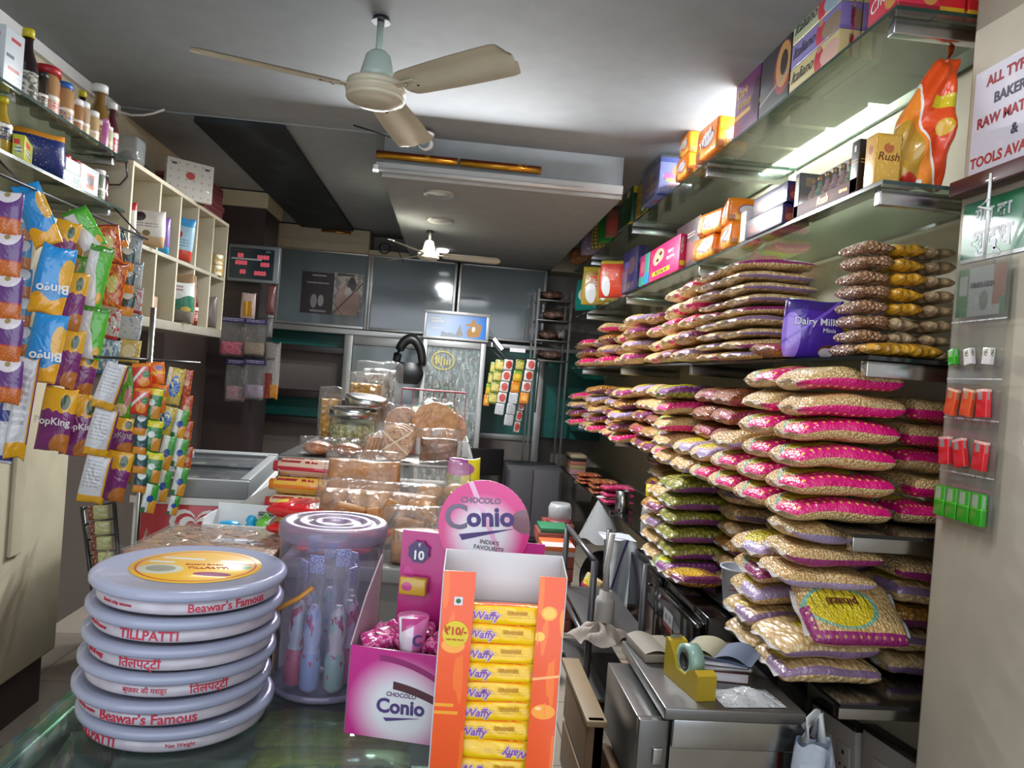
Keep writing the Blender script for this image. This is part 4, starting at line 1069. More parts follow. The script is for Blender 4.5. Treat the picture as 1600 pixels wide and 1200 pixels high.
strip('yellow and green snack strip between popcorn and green white bags', 3.12, [(118, 330, 400, 22, 'greenyel', 30, 0), (122, 400, 470, 22, 'greenpack', 30, 0), (126, 470, 545, 24, 'greenyel', 30, 4)])
strip('strip of red and orange vegetable print bags', 3.2, [(168, 352, 410, 34, 'redveg', 20, -12), (176, 410, 478, 32, 'redveg', 15, 3)])
strip('strip of dark teal and orange sachets', 3.32, [(184, 362, 388, 24, 'tealsach', 15, -24)]+[(197, 388+35*k, 423+35*k, 22, 'tealsach', 12, 2) for k in range(3)])
strip('strip of red and silver sachets under the vegetable print bags', 3.26, [(172, 482, 530, 26, 'redsilver', 10, 2), (170, 531, 585, 27, 'bluesilver', 10, 3)])
strip('strip of silver blue sachets ending in a gold one', 3.72, [(212, 368, 410, 16, 'silver', 15, 0), (213, 410, 450, 16, 'silver', 15, 0), (213, 450, 490, 16, 'redsilver', 15, 0), (203, 490, 530, 32, 'silver', 8, 2), (202, 531, 567, 30, 'goldsil', 8, 2)])
stand = E('display_stand', 'slim steel stand carrying the lower snack strips', 'stand', tuple(at(234, 560, y=3.16).xy)+(0,))
zs_ = at(234, 566, y=3.16).z
O('post', MB().tube([(0, 0, 0), (0, 0, 1.72)], .011, 8), M['steel'], stand)
O('arm', MB().tube([(-.08, -.3, zs_+.01), (-.01, -.03, zs_+.01), (.0, 0, zs_+.01), (.04, .05, zs_+.01), (.16, .12, zs_+.01)], .006, 6), M['wire'], stand)
O('foot', MB().lathe([(.14, 0), (.14, .012), (.02, .03)], 20), M['wire'], stand)
strip('strip of silver backed popcorn bags turned away', 2.95, [(172, 566, 640, 30, 'popback', 20, 12), (158, 640, 712, 34, 'popback', 15, 8), (148, 712, 786, 36, 'popback', 12, 6)])
p_ = strip('strip of popcorn bags hanging lowest before the wire rack', 3.07, [(196, 572, 652, 26, 'greenpack', 8, 1), (190, 652, 705, 34, 'pop', 14, 6), (180, 704, 782, 38, 'pop', 12, 7)])
for c_ in (1, 2): T('PopKing', .03, M['whiteink'], p_, Vector(p_.children[c_].location)+Vector((.0, -.034, -.0)), (R_(90), 0, R_(12)), bold=.015)
strip('yellow green strip behind the lowest popcorn bags', 3.13, [(203, 660, 710, 12, 'greenyel', 20, 3), (202, 710, 755, 12, 'greenyel', 20, 3)])
strip('short strip of red packets under the orange ones', 3.06, [(222, 568, 606, 26, 'redpack', 10, -10), (220, 606, 648, 24, 'redpack', 10, 4)])
strip('strip of teal and orange sachets on the steel stand', 3.08, [(219, 650+30*k, 680+30*k, 18, 'tealsach', 12, 4) for k in range(4)])
strip('strip of green packets with yellow bands on the steel stand', 3.1, [(238, 606+50*k, 656+50*k, 25, 'greenyel', 12, 4) for k in range(3)]+[(234, 756, 802, 18, 'gwo', 25, 5)])
strip('strip of two orange packets on the steel stand', 3.14, [(243, 566, 600, 26, 'orangepack', 8, -8), (247, 600, 644, 24, 'orangepack', 8, 3)])
strip('strip of shiny yellow and blue packets on the steel stand', 3.18, [(272, 575, 632, 24, 'yelblue', 12, 4), (257, 634, 680, 26, 'yelblue', 14, 8), (260, 680, 735, 18, 'gwo', 20, 6), (254, 735, 784, 18, 'gwo', 20, 6)])
strip('strip of white green and orange packets on the steel stand', 3.22, [(281, 640+45*k, 685+45*k, 18, 'gwo', 18, 6) for k in range(3)]+[(271, 775, 805, 14, 'gwo', 20, 6)])
strip('long thin red strip at the far end of the steel stand', 3.26, [(291, 578+40*k, 618+40*k, 15, 'redlong', 15, 1) for k in range(4)])
wr = E('wire_rack', 'narrow dark wire rack of pale green pouches behind the sweet boxes', 'rack', tuple(at(150, 985, y=3.3).xy)+(.0,))
b0 = at(128, 792, y=3.3); b1 = at(178, 782, y=3.3); c0 = at(147, 940, y=3.3); c1 = at(190, 930, y=3.3)
o0 = Vector(wr.location)
for p, q in ((b0, c0), (b1, c1)):
    O('post', MB().tube([p-o0, q-o0, Vector((q.x-o0.x+.02, q.y-o0.y, 0))], .009, 8), M['wire'], wr)
for k in range(6):
    a = b0.lerp(c0, k/6+.02)-o0; b2 = b1.lerp(c1, k/6+.02)-o0
    O('rung', MB().tube([a, b2], .004, 6), M['wire'], wr)
for k in range(6):
    a = b0.lerp(c0, (k+.55)/6.2); b2 = b1.lerp(c1, (k+.55)/6.2); c_ = a.lerp(b2, .55)
    mb = pillow(.085, .06, .02, k, 8, 8); mb.move(Matrix.Rotation(R_(90), 4, 'X'))
    O('mint_pouch', mb, pm('pale_green_pouch', '#b4b87c', [('r', 0, 0, .3, 1, '#7a3a30'), ('n', 8, .6, '#c9cc9a')], .3, .5, .3), None, c_+Vector((0, -.018, 0)), (0, R_(-6), R_(8)), 'pale green pouch, %s from the top of the dark wire rack' % ORD[k], 'pouch', 'pale green pouches on the wire rack')

# ---------------------------------------------------------------- price display and pouches on the column
led = E('price_display', 'grey price display board with red figures on the dark column', 'display', tuple(at(396, 412, y=6.5)), R_(4), rot=(0, 0, R_(-3)))
w2, h2 = .215, .155
O('case', MB().box(-w2, 0, -h2, w2, .06, h2, bev=.01), plain('#7c8488', .35, .3), led)
O('screen', MB().box(-w2+.02, -.003, -h2+.025, w2-.045, .001, h2-.03), pm('led_screen', '#24323a', [('r', .03, .62, .72, .67, '#a8b4ba'), ('r', .03, .9, .5, .93, '#3a4a50')], .1, .5), led)
for t_, xx, zz in (('88', -.10, .06), ('8888', .11, .055), ('8888', -.09, .0), ('888', .13, -.005), ('88', -.07, -.075), ('8888', .09, -.08)):
    T(t_, .05, M['ledred'], led, (xx*.9-.02, -.004, zz), '-y', bold=.03)
O('bracket', MB().box(-.03, .06, -.03, .03, .105, .03), M['wire'], led)
T('JNS', .025, plain('#9aa6aa'), led, (.12, -.004, .105), '-y')
clr = M['film']


def headpouch(label, px0, px1, p0, p1, y, cont, hd):
    c = at((px0+px1)/2, p1, y=y); k = y/FOC; w = (px1-px0)*k; h = (p1-p0)*k
    e = E('toy_pouch', label, 'pouch', c, group='clear pouches with dark violet headers')
    O('header', MB().box(-w/2, -.004, h*.86, w/2, .004, h), pm('header_violet', '#2a2358', [('t', .1, .2, .9, .8, 2, '#a8a4c0')], .4, .3), e)
    mb = pillow(w, h*.9, .06, int(px0), 10, 12); mb.move(Matrix.Translation((0, 0, h*.43)) @ Matrix.Rotation(R_(90), 4, 'X'))
    O('clear_bag', mb, clr, e)
    mb = pillow(w*.9, h*.34, .045, int(px1), 10, 10, lump=.2); mb.move(Matrix.Translation((0, 0, h*.2)) @ Matrix.Rotation(R_(90), 4, 'X'))
    O('contents', mb, cont, e)


headpouch('clear pouch of pink balloons with a violet header', 342, 380, 497, 556, 6.45, pm('pink_ballons', '#b8405a', [('n', 6, .5, '#d8608a'), ('n', 9, .66, '#2a2424')]), None)
headpouch('clear pouch of beige pieces with a violet header', 379, 413, 500, 556, 6.4, pm('beige_bits', '#8a7a66', [('n', 14, .55, '#a8967c')]), None)
headpouch('lower clear pouch of white and red pieces', 350, 382, 563, 627, 6.42, pm('mixed_bits', '#9a8a90', [('n', 9, .56, '#c04a4a'), ('n', 12, .64, '#3a3a6a')]), None)
headpouch('lower clear pouch of coloured beads', 378, 411, 563, 624, 6.37, pm('bead_bits', '#8f7c8a', [('n', 16, .56, '#4a5a9a'), ('n', 18, .66, '#c98a3a')]), None)
for t_, px, p0, p1, w, y, m_ in (('pale pink pouch with a gold window above the violet headers', 386, 458, 502, 22, 6.48, pm('gold_window', '#b09a94', [('r', .2, .15, .8, .7, '#a8741e'), ('r', .4, .15, .5, .7, '#d8b04a')], .3, .5, .4)),
                                 ('narrow dark pink packet hanging right of the price display', 422, 446, 492, 12, 6.5, plain('#6a4040', .3, 0, .5)), ('narrow clear grey packet hanging under the dark pink one', 420, 492, 528, 10, 6.5, plain('#8a8a8c', .3, 0, .5)),
                                 ('translucent grey pouch with a red base on the right of the column', 421, 535, 625, 24, 6.46, pm('grey_red_pouch', '#8a8884', [('r', 0, 0, .6, .45, '#7a3a30'), ('r', .5, .0, 1, .25, '#b0782a')], .25, .5, .6))):
    c = at(px, p1, y=y); k = y/FOC
    packet('hanging_pouch', t_, 'pouch', c, w*k, (p1-p0)*k, .04, m_)
O('hanging_hooks', MB().tube([tuple(at(352, 497, y=6.55)), tuple(at(430, 497, y=6.45))], .005, 6).tube([tuple(at(352, 563, y=6.52)), tuple(at(430, 560, y=6.42))], .005, 6).tube([tuple(at(384, 456, y=6.6)), tuple(at(386, 459, y=6.47))], .004, 6).tube([tuple(at(428, 444, y=6.6)), tuple(at(422, 447, y=6.48))], .004, 6), M['wire'], None, (0, 0, 0), (0, 0, 0), 'thin wire hooks of hanging pouches on the dark column', 'hooks')

# ---------------------------------------------------------------- freezer
fz = E('chest_freezer', 'white and red chest freezer with grey sliding lids by the left wall', 'freezer', (-1.065, 3.33, 0), R_(5.5))
FW, FL = .23, 1.0
O('body', MB().box(-FW, .012, .06, FW, FL, .90, bev=.01), M['white'], fz)
O('front_panel', MB().box(-FW+.03, 0, .1, FW, .012, .90, bev=.003), plain('#c01822', .35, 0, .3), fz)
O('rim', MB().box(-FW-.01, -.005, .90, FW+.01, .03, .93).box(-FW-.01, FL-.03, .90, FW+.01, FL+.005, .93).box(-FW-.01, .03, .90, -FW+.02, FL-.03, .93).box(FW-.02, .03, .90, FW+.01, FL-.03, .93), M['white'], fz)
fr_ = MB().box(-FW-.005, 0, .93, FW+.005, .04, 1.01, bev=.006).box(-FW-.005, FL-.05, .93, FW+.005, FL, 1.02, bev=.006).box(-FW-.005, .04, .93, -FW+.04, FL-.05, 1.015, bev=.006).box(FW-.04, .04, .93, FW+.005, FL-.05, 1.015, bev=.006)
O('lid_frame', fr_, M['greyplast'], fz)
dkg = plain('#54595b', .12, 0, .4)
for nm_, a, b, zz in (('front', .04, .56, .995), ('back', .5, FL-.05, 1.0075)):
    l = O('sliding_lid', MB().box(-FW+.04, a, zz-.012, FW-.04, b, zz, bev=.002), dkg, fz)
    O('lid_bar', MB().box(-FW+.04, b-.05, zz, FW-.04, b-.02, zz+.012, bev=.003), plain('#9a9e9f', .35), l)
for k in range(4): O('foot', MB().box(-.03, -.03, 0, .03, .03, .06), M['black'], fz, ((-1)**k*(FW-.06), .08 if k < 2 else FL-.08, 0))


def heart(s):
    return [(s*16*math.sin(t)**3/17, s*(13*math.cos(t)-5*math.cos(2*t)-2*math.cos(3*t)-math.cos(4*t))/17) for t in [2*PI*k/28 for k in range(28)]]


for k, (s, m_) in enumerate(((.115, M['whiteink']), (.092, plain('#c01822', .35, 0, .3)), (.072, M['whiteink']), (.045, plain('#c01822', .35, 0, .3)))):
    O('heart_logo', MB().prism(heart(s), -.001*(k+1), -.001*k, axis='y'), m_, fz, (.03, 0, .80))

# ---------------------------------------------------------------- central display counter and the goods on it
dc = E('display_counter', 'central grey counter heaped with breads and biscuits behind the front counter', 'counter', (-.34, 2.95, 0))
O('body', MB().box(-.08, -.78, 0, .44, -.11, .94).box(-.40, -.11, 0, .44, .95, .94), plain('#6d6a66', .5), dc)
O('worktop', MB().box(-.10, -.80, .94, .47, -.12, .985, bev=.006).box(-.43, -.119, .94, .47, 1.0, .985, bev=.006), plain('#7f7d79', .4), dc)
tr = E('display_riser', 'steel riser holding the glass jar and trays above the counter', 'riser', (-.27, 3.45, .986))
O('board', MB().box(-.36, -.5, .185, .40, .5, .2, bev=.004), M['steeldark'], tr)
for k in range(4): O('leg', MB().box(-.012, -.012, 0, .012, .012, .185), M['steeldark'], tr, ((-1)**k*.33, -.46 if k < 2 else .46, 0))
ZT, ZC_ = 1.187, .986


def breadmat(n, lo, hi, sc, st=(1, 1, 1)):
    g = G(n)
    v = g.voro(sc, sc=st, feat='F1')
    return g.out(g.mix(hi, lo, v*1.2+(g.noise(9, 3)-.5)), .5, coat=.5, bump=v+g.noise(20, 3)*.6, bs=.9, bd=.02)


rusk = breadmat('rusk', '#8a5f3c', '#d2a272', 26, (1, .5, .5)); bun = plain('#c08a52', .45, 0, .3); biscuit = plain('#b98650', .6)


def filmbag(parent, w, d, h, seed=1, z=0, name='clear_bag'):
    mb = pillow(w, h, d, seed, 18, 16, lump=.3, ex=.5, ey=.5, neck=.06)
    mb.move(Matrix.Translation((0, 0, h/2+z)) @ Matrix.Rotation(R_(90), 4, 'X'))
    return O(name, mb, M['film'], parent)


def content(parent, w, d, h, mat, seed=2, z=0, name='contents'):
    mb = pillow(w, h, d, seed, 18, 14, lump=.2, ex=.3, ey=.3, neck=0)
    mb.move(Matrix.Translation((0, 0, h/2+z)) @ Matrix.Rotation(R_(90), 4, 'X'))
    return O(name, mb, mat, parent)


def pos(px, base, y): return at(px, base, y=y)


def thing_at(name, label, cat, px, y, z, rz=0, group=None):
    return E(name, label, cat, (at(px, 600, y=y).x, y, z), rz, group)


e = thing_at('rusk_bag', 'large clear bag of brown rusks at the front of the central counter', 'bag', 607, 2.46, ZC_, R_(-3))
content(e, .385, .15, .165, rusk, 4); filmbag(e, .41, .19, .20, 5)
for k in range(9):
    mb = MB().box(-.045, -.012, -.02, .045, .012, .02, bev=.006)
    O('rusk_stick', mb, biscuit, e, (-.15+.037*k, -.083+.004*(k % 3), .05+.03*(k % 3)), (R_(10*(k % 3)), R_(35*(k % 5)-60), R_(8)))
e = thing_at('bun_bag', 'clear bag of round tan buns beside the rusk bag', 'bag', 698, 2.71, ZC_, R_(4))
for k, (x, z, r) in enumerate(((-.06, .05, .055), (.045, .055, .055), (-.03, .13, .05), (.06, .14, .045))):
    O('bun', MB().lathe([(0, -r*.7)]+[(r*math.sin(t), -r*.75*math.cos(t)) for t in (.5, .9, 1.3, 1.57, 1.9, 2.3, 2.7)]+[(0, r*.75)], 20, caps=False), bun, e, (x, -.01*k, z))
filmbag(e, .23, .13, .25, 8)
e = thing_at('bun_bag', 'clear bag of flat buns lying on top of the rusk bag', 'bag', 580, 2.71, ZC_, R_(2))
content(e, .26, .12, .235, breadmat('flat_bun', '#a06a3c', '#c8935c', 9), 11); filmbag(e, .29, .14, .27, 12)
e = thing_at('bread_bag', 'clear bag of brown bread low behind the pink display box', 'bag', 676, 2.22, ZC_, R_(8))
content(e, .17, .12, .10, breadmat('loaf', '#8a5a34', '#b9824c', 8), 14); filmbag(e, .24, .17, .17, 15)
rp = pm('red_crisps', '#c21a22', [('l', .3, .4, .06, '#e04a3a'), ('e', .15, .5, .1, .2, '#d8c83a'), ('e', .6, .5, .25, .2, '#a8101c'), ('r', .75, .1, .85, .9, '#d8d2c8')], .25, .6, .7, 10)
for k, (px, y, w, rz, dz) in enumerate(((492, 2.56, .2, -14, .056), (530, 2.29, .19, 4, .056), (588, 2.25, .13, 16, .056), (494, 2.56, .2, -10, 0), (545, 2.28, .22, 2, 0))):
    me = pillow(w, .14, .05, 30+k, 14, 10, lump=.12)
    O('crisps_pouch', me, rp, None, (at(px, 600, y=y).x, y-.06*(k in (0, 3)), ZC_+.03+dz), (R_(4), R_(0), R_(rz)), 'red crisps pouch, %s along the front of the central counter' % ('leftmost upper', 'middle upper', 'rightmost', 'lower left', 'lower middle')[k], 'pouch', 'red crisps pouches')
rolls = [('red and cream biscuit roll under the orange one', '#c8202e', '#dcc9a0'), ('orange biscuit roll between two red ones', '#e8801c', '#e8b44a'), ('red and cream biscuit roll on top of the orange one', '#c2203a', '#d8b8a4')]
for k, (l_, c, c2) in enumerate(rolls):
    mt = pm('roll_%d' % k, c, [('r', .14, .1, .55, .95, c2), ('t', .2, .4, .5, .8, 2, '#a02a34'), ('t', .6, .35, .9, .75, 2, '#e8d8c8'), ('e', .3, .25, .12, .14, '#d8a04a')], .3, .6, .3)
    mb = MB().tube([(-.165, 0, 0), (-.14, 0, 0), (-.135, 0, 0), (.135, 0, 0), (.14, 0, 0), (.165, 0, 0)], [.02, .022, .033, .033, .022, .02], 16)
    mb.uv = [[(b, (a*2) % 1.0001) for a, b in f] for f in mb.uv]
    O('biscuit_roll', mb, mt, None, (at(500+4*k, 600, y=2.86).x, 2.86, ZC_+.035+.067*k), (0, 0, R_(2-3*k)), l_, 'biscuits', 'biscuit rolls stacked on the counter')
O('counter_bar', MB().box(-.13, -.012, 0, .13, .012, .012, bev=.003), M['steeldark'], None, (at(472, 600, y=2.72).x, 2.78, ZC_), (0, 0, 0), 'grey metal bar before the biscuit rolls', 'bar')
for k, (px, w, l_) in enumerate(((505, .12, 'left'), (552, .11, 'right'))):
    e = thing_at('bun_bag', 'clear bag of one glazed bun, %s of two before the glass jar' % l_, 'bag', px, 3.02, ZT, 0, 'single glazed bun bags')
    O('bun', MB().lathe([(0, 0)]+[(w*.5*math.sin(t), .028-.028*math.cos(t)) for t in (.6, 1.2, 1.57, 2, 2.5)]+[(0, .058)], 20, caps=False), breadmat('glazed%d' % k, '#7a4424', '#b87a44', 12), e)
    filmbag(e, w*1.25, w*1.1, .075, 20+k)
e = thing_at('cookie_pack', 'clear pack of large round iced cookies leaning below the white tray', 'cookies', 626, 3.03, ZT, R_(-4))
ic = pm('iced_cookie', '#c08a4e', [('n', 9, .55, '#8a5228'), ('l', .2, .7, .03, '#dccfb0'), ('l', .9, -.8, .03, '#dccfb0'), ('n', 14, .66, '#e0d2b4')])
for k in range(3): O('cookie', MB().lathe([(.066, 0), (.069, .006), (.066, .012)], 28), ic, e, (.004*k, .02*k, .064+.006*k), (R_(78), 0, 0))
filmbag(e, .16, .09, .15, 23)
e = thing_at('cracker_pack', 'small clear pack of cracker sticks left of the iced cookies', 'crackers', 590, 3.0, ZT, R_(10))
for k in range(4): O('cracker', MB().box(-.006, -.01, -.045, .006, .01, .045, bev=.002), biscuit, e, (-.024+.014*k, 0, .045), (0, R_(14), 0))
filmbag(e, .085, .05, .11, 25)
e = thing_at('cookie_pack', 'clear bag of dark brown cookies beside the iced cookies', 'cookies', 693, 3.02, ZT, R_(6))
content(e, .15, .08, .10, breadmat('brown_cookies', '#5c3a24', '#9a6a44', 15), 27); filmbag(e, .19, .11, .14, 28)
e = thing_at('snack_pouch', 'shiny clear yellow bag before the purple and yellow pack', 'bag', 736, 2.585, ZC_, 0)
content(e, .09, .06, .16, plain('#b0a456', .3, 0, .6), 31); filmbag(e, .14, .09, .20, 32)
packet('snack_pouch', 'purple and yellow pouch standing at the right end of the central counter', 'pouch', (at(735, 600, y=2.86).x, 2.86, ZC_), .13, .25, .05, pm('purple_yellow', '#d8c81e', [('r', 0, .8, .6, 1, '#8a2a7a'), ('e', .2, .6, .2, .3, '#8f9a5a'), ('t', .3, .15, .9, .4, 2, '#2a2a2a'), ('e', .3, .85, .5, .12, '#b04a9a')], .3, .5, .4), rz=R_(10))
ty = E('bakery_tray', 'white tray of round flat breads on the riser', 'tray', (at(666, 600, y=3.42).x, 3.42, ZT))
O('base', MB().box(-.2, -.14, 0, .2, .14, .006), M['white'], ty)
O('rim', MB().box(-.205, -.146, 0, .205, -.14, .07, bev=.002).box(-.205, .14, 0, .205, .146, .07, bev=.002).box(-.205, -.14, 0, -.2, .14, .07).box(.2, -.14, 0, .205, .14, .07), M['white'], ty)
for k, (px, r, yy, c, l_) in enumerate(((634, .085, 3.40, '#b88a68', 'pinkish brown'), (684, .102, 3.37, '#c98c46', 'golden'), (706, .082, 3.44, '#bf8256', 'orange brown'))):
    e = E('flatbread_pack', '%s round flat breads in a clear pack on the white tray' % l_, 'flatbread', (at(px, 600, y=yy).x, yy, ZT+.012), group='round flat bread packs')
    for q in range(3): O('flatbread', MB().lathe([(r-.004, 0), (r, .003), (r-.004, .006)], 36), breadmat('flat%d' % k, c, '#%02x%02x%02x' % tuple(min(255, int(int(c[i:i+2], 16)*1.1)) for i in (1, 3, 5)), 30) if q == 0 else None or bun, e, (0, .008*q, r+.012), (R_(82), 0, 0))
    O('label', MB().box(-.012, -.001, -.02, .012, 0, .02), M['paper'], e, (.01, -.012, r-.02), (R_(-8), R_(40), 0))
    filmbag(e, 2.2*r, .05, 2.3*r, 40+k)
e = thing_at('sausage_pack', 'red vacuum pack of sausages before the white tray', 'sausages', 622, 3.22, ZT, R_(-3))
for k in range(4): O('sausage', MB().tube([(-.06, 0, 0), (-.055, 0, 0), (.055, 0, 0), (.06, 0, 0)], [.004, .013, .013, .004], 10), plain('#b8502e', .35, 0, .5), e, (0, .012*k-.02, .05+.006*(k % 2)))
O('wrapper', pillow(.19, .075, .04, 51, 14, 8), pm('saus_wrap', '#c0281e', [('e', .4, .5, .22, .3, '#d8a08a'), ('e', .4, .5, .16, .18, '#b8303a'), ('r', .75, 0, 1, 1, '#b81a20')], .2, .7, .5), e, (0, -.01, .035), (R_(60), 0, 0))
jr = thing_at('snack_jar', 'glass jar of pale puffed snack with a steel lid', 'jar', 556, 3.36, ZT)
O('glass', MB().lathe([(.092, 0), (.1, .01), (.1, .125), (.094, .135)], 32), M['glassjar'], jr)
O('snack', MB().lathe([(.09, .004), (.095, .012), (.095, .098), (.05, .108), (0, .11)], 28, caps=False), breadmat('puffed', '#b09c5a', '#e8deb0', 60), jr)
O('lid', MB().lathe([(.1, .135), (.104, .138), (.104, .172), (.09, .178), (0, .178)], 32, caps=False), M['steel'], jr)
O('jar_lid', MB().lathe([(.09, 0), (.094, .003), (.094, .03), (.08, .036), (0, .036)], 32, caps=False), M['steel'], None, (at(574, 600, y=3.36).x, 3.37, ZT+.196), (R_(6), R_(5), 0), 'spare steel lid lying tilted on the jar lid', 'lid')
tn = thing_at('storage_tin', 'tall steel tin behind the glass jar carrying snack bags', 'tin', 576, 3.70, ZT)
O('body', MB().lathe([(.12, 0), (.122, .004), (.122, .19), (.12, .195)], 28), M['steeldark'], tn)
e = thing_at('snack_bag', 'clear bag of yellow fried snacks on the steel tin', 'bag', 572, 3.68, ZT+.196, R_(5))
content(e, .15, .1, .085, DRY[1][0], 61); filmbag(e, .2, .14, .14, 62)
e = thing_at('snack_bag', 'small clear bag of yellow snacks standing left of the jar lid', 'bag', 519, 3.60, ZT, R_(-5))
content(e, .085, .07, .2, DRY[1][0], 63); filmbag(e, .11, .09, .26, 64)
e = thing_at('snack_bag', 'crumpled clear bag of silver packs above the yellow snacks', 'bag', 592, 3.925, ZT, R_(0))
mt = pm('silver_packs', '#a8acac', [('n', 7, .52, '#6f7674'), ('n', 12, .62, '#d8dcdc'), ('e', .4, .75, .1, .06, '#2f8a6a')], .25, .6, 1)
content(e, .17, .1, .36, mt, 66); filmbag(e, .25, .16, .40, 67)
wb = thing_at('wire_basket', 'red wire basket with small green toys behind the flat breads', 'basket', 680, 3.88, ZT)
rd = plain('#a8304a', .4)
for zz in (.0, .13, .265):
    O('wire_ring', MB().tube([(-.16, -.08, zz), (.16, -.08, zz), (.16, .08, zz), (-.16, .08, zz), (-.16, -.08, zz)], .003, 6), rd, wb)
for k in range(7): O('wire_upright', MB().tube([(-.16+.0533*k, -.08, 0), (-.16+.0533*k, -.08, .265)], .0022, 6), rd, wb)
O('green_toys', pillow(.26, .12, .22, 70, 14, 10, lump=.3), pm('green_toys', '#3a4a48', [('n', 8, .55, '#4a9a3a'), ('n', 9, .64, '#2a8a7a')]), wb, (0, 0, .115))

# brown carton with toys between the two counters
bc = O('brown_carton', MB().box(-.2, -.17, 0, .2, .2, .98, bev=.004), pm('brown_card', '#8f6c52', [('r', .5, .55, .75, .62, '#b9c4d4'), ('r', .45, .48, .85, .53, '#b0b6c4')], .5, .4), None, (-.67, 2.36, 0), (0, 0, R_(-2)), 'tall brown carton wrapped in clear plastic behind the round sweet boxes', 'carton')
mb = MB().grid(lambda u, v: (.41*(u-.5), .39*(v-.5)+.015, .985+.008*math.sin(u*17)*math.sin(v*13)), 16, 14)
mb.grid(lambda u, v: (.205+.008*v*math.sin(u*9), .42*(u-.5), .985-.16*v+.01*math.sin(u*20)), 12, 5).grid(lambda u, v: (-.22-.05*v-.02*math.sin(u*11), .42*(u-.5), .985-.18*v+.02*math.sin(u*14)), 12, 5)
O('plastic_wrap', mb, M['film'], bc)
wt = E('white_tray', 'open white box of blue and green toys behind the brown carton', 'box', (at(404, 600, y=2.70).x-.02, 2.70, 0))
O('stand', MB().box(-.12, -.1, 0, .12, .1, .93), plain('#5f5c58', .5), wt)
O('box', MB().box(-.11, -.09, .93, .11, .09, .935).box(-.11, -.09, .93, .11, -.086, .98).box(-.11, .086, .93, .11, .09, 1.02).box(-.11, -.086, .93, -.106, .086, 1.0).box(.106, -.086, .93, .11, .086, 1.0), M['white'], wt)
tb = plain('#1f9fd0', .3, 0, .4); tg = plain('#6fbf4a', .3, 0, .4)
x0 = wt.location.x+.01
O('toy_whistle', MB().lathe([(0, -.02), (.03, -.016), (.045, 0), (.03, .016), (0, .02)], 20, caps=False), tb, None, (x0-.055, 2.70, .957), (0, 0, 0), 'round flat bright blue toy in the white box', 'toy')
O('toy_animal', MB().lathe([(0, 0), (.02, .004), (.026, .02), (.014, .035), (.02, .045), (.012, .06), (0, .064)], 14, caps=False).box(.0, -.01, .0, .05, .01, .02, bev=.004), tb, None, (x0+.02, 2.70, .937), (0, 0, 0), 'small blue toy figure in the white box', 'toy')
O('toy_clip', MB().lathe([(0, 0), (.03, .004), (.034, .03), (.028, .055), (0, .062)], 14, caps=False).tube([(-.02, 0, .05), (0, 0, .075), (.02, 0, .05)], .005, 8), tg, None, (x0+.073, 2.68, .937), (0, 0, 0), 'light green toy at the right of the white box', 'toy')

# ---------------------------------------------------------------- fridge, sachet rack, posters, far furniture
fg = E('drinks_fridge', 'tall glass-door drinks fridge with a blue lit header against the back', 'fridge', (.025, 7.2, 0))
O('cabinet', MB().box(-.30, .03, .0, .30, .6, 2.12, bev=.008), plain('#6f7274', .4, .3), fg)
O('header_frame', MB().box(-.305, -.02, 1.86, .315, .03, 1.885, bev=.003).box(-.305, -.02, 2.10, .315, .03, 2.13, bev=.003).box(-.305, -.02, 1.885, -.28, .03, 2.10, bev=.003).box(.285, -.02, 1.885, .315, .03, 2.10, bev=.003), M['alu'], fg)
g = G('header_picture')
u, v = g.uv()
c = g.mix('#aebfd6', '#0f6fc4', (u-.35)*1.6)
c = g.mix(c, '#8f98a4', (g.noise(16, 3, which='UV')*.3+.06+(u*9).sin()*.04 > v) & u.btw(.25, .6))
c = g.mix(c, '#8c8a86', ((v-.1) < (.12-(u-.56).abs()*1.8)*4.2) & (v > .1))
for cu, cv, ru, rv in ((.79, .45, .05, .42), (.79, .6, .14, .07), (.73, .25, .05, .2), (.86, .28, .05, .2), (.9, .5, .03, .15)): c = g.mix(c, '#a87a3c', g.ell(u, v, cu, cv, ru, rv))
c = g.mix(c, '#d8d2c8', g.ell(u, v, .79, .42, .03, .12))
O('header_picture', MB().box(-.28, -.01, 1.885, .285, .02, 2.10), g.out(c, .3, emit=c, es=.06), fg)
O('lettering', MB().box(-.24, -.0125, 2.045, -.14, -.0105, 2.06).box(-.235, -.0125, 2.02, -.12, -.0105, 2.036).box(-.22, -.0125, 1.96, -.12, -.0105, 1.966), M['whiteink'], fg)
O('door_frame', MB().box(-.30, -.02, .08, -.255, .02, 1.85, bev=.005).box(.25, -.02, .08, .30, .02, 1.85, bev=.005).box(-.255, -.02, 1.79, .25, .02, 1.85, bev=.005).box(-.255, -.02, .08, .25, .02, .16, bev=.005), M['alu'], fg)
O('door_glass', MB().box(-.255, 0, .16, .25, .008, 1.79), M['pane'], fg)
ins = pm('fridge_inside', '#4d5654', [('n', 13, .5, '#8f9896'), ('n', 17, .58, '#1f6a5c'), ('n', 24, .63, '#cfd6d6'), ('r', 0, .62, 1, .63, '#9aa4a4'), ('r', 0, .4, 1, .41, '#9aa4a4')], .35, .4, .6, 22)
O('stock', MB().box(-.25, .018, .17, .245, .028, 1.785), ins, fg)
yl_ = plain('#d8c860', .4)
lg = MB()
for a in range(40):
    w0, w1 = 2*PI*a/40, 2*PI*(a+1)/40
    lg.quad((-.1+.11*math.cos(w0), -.003, 1.66+.09*math.sin(w0)), (-.1+.11*math.cos(w1), -.003, 1.66+.09*math.sin(w1)), (-.1+.1*math.cos(w1), -.003, 1.66+.08*math.sin(w1)), (-.1+.1*math.cos(w0), -.003, 1.66+.08*math.sin(w0)))
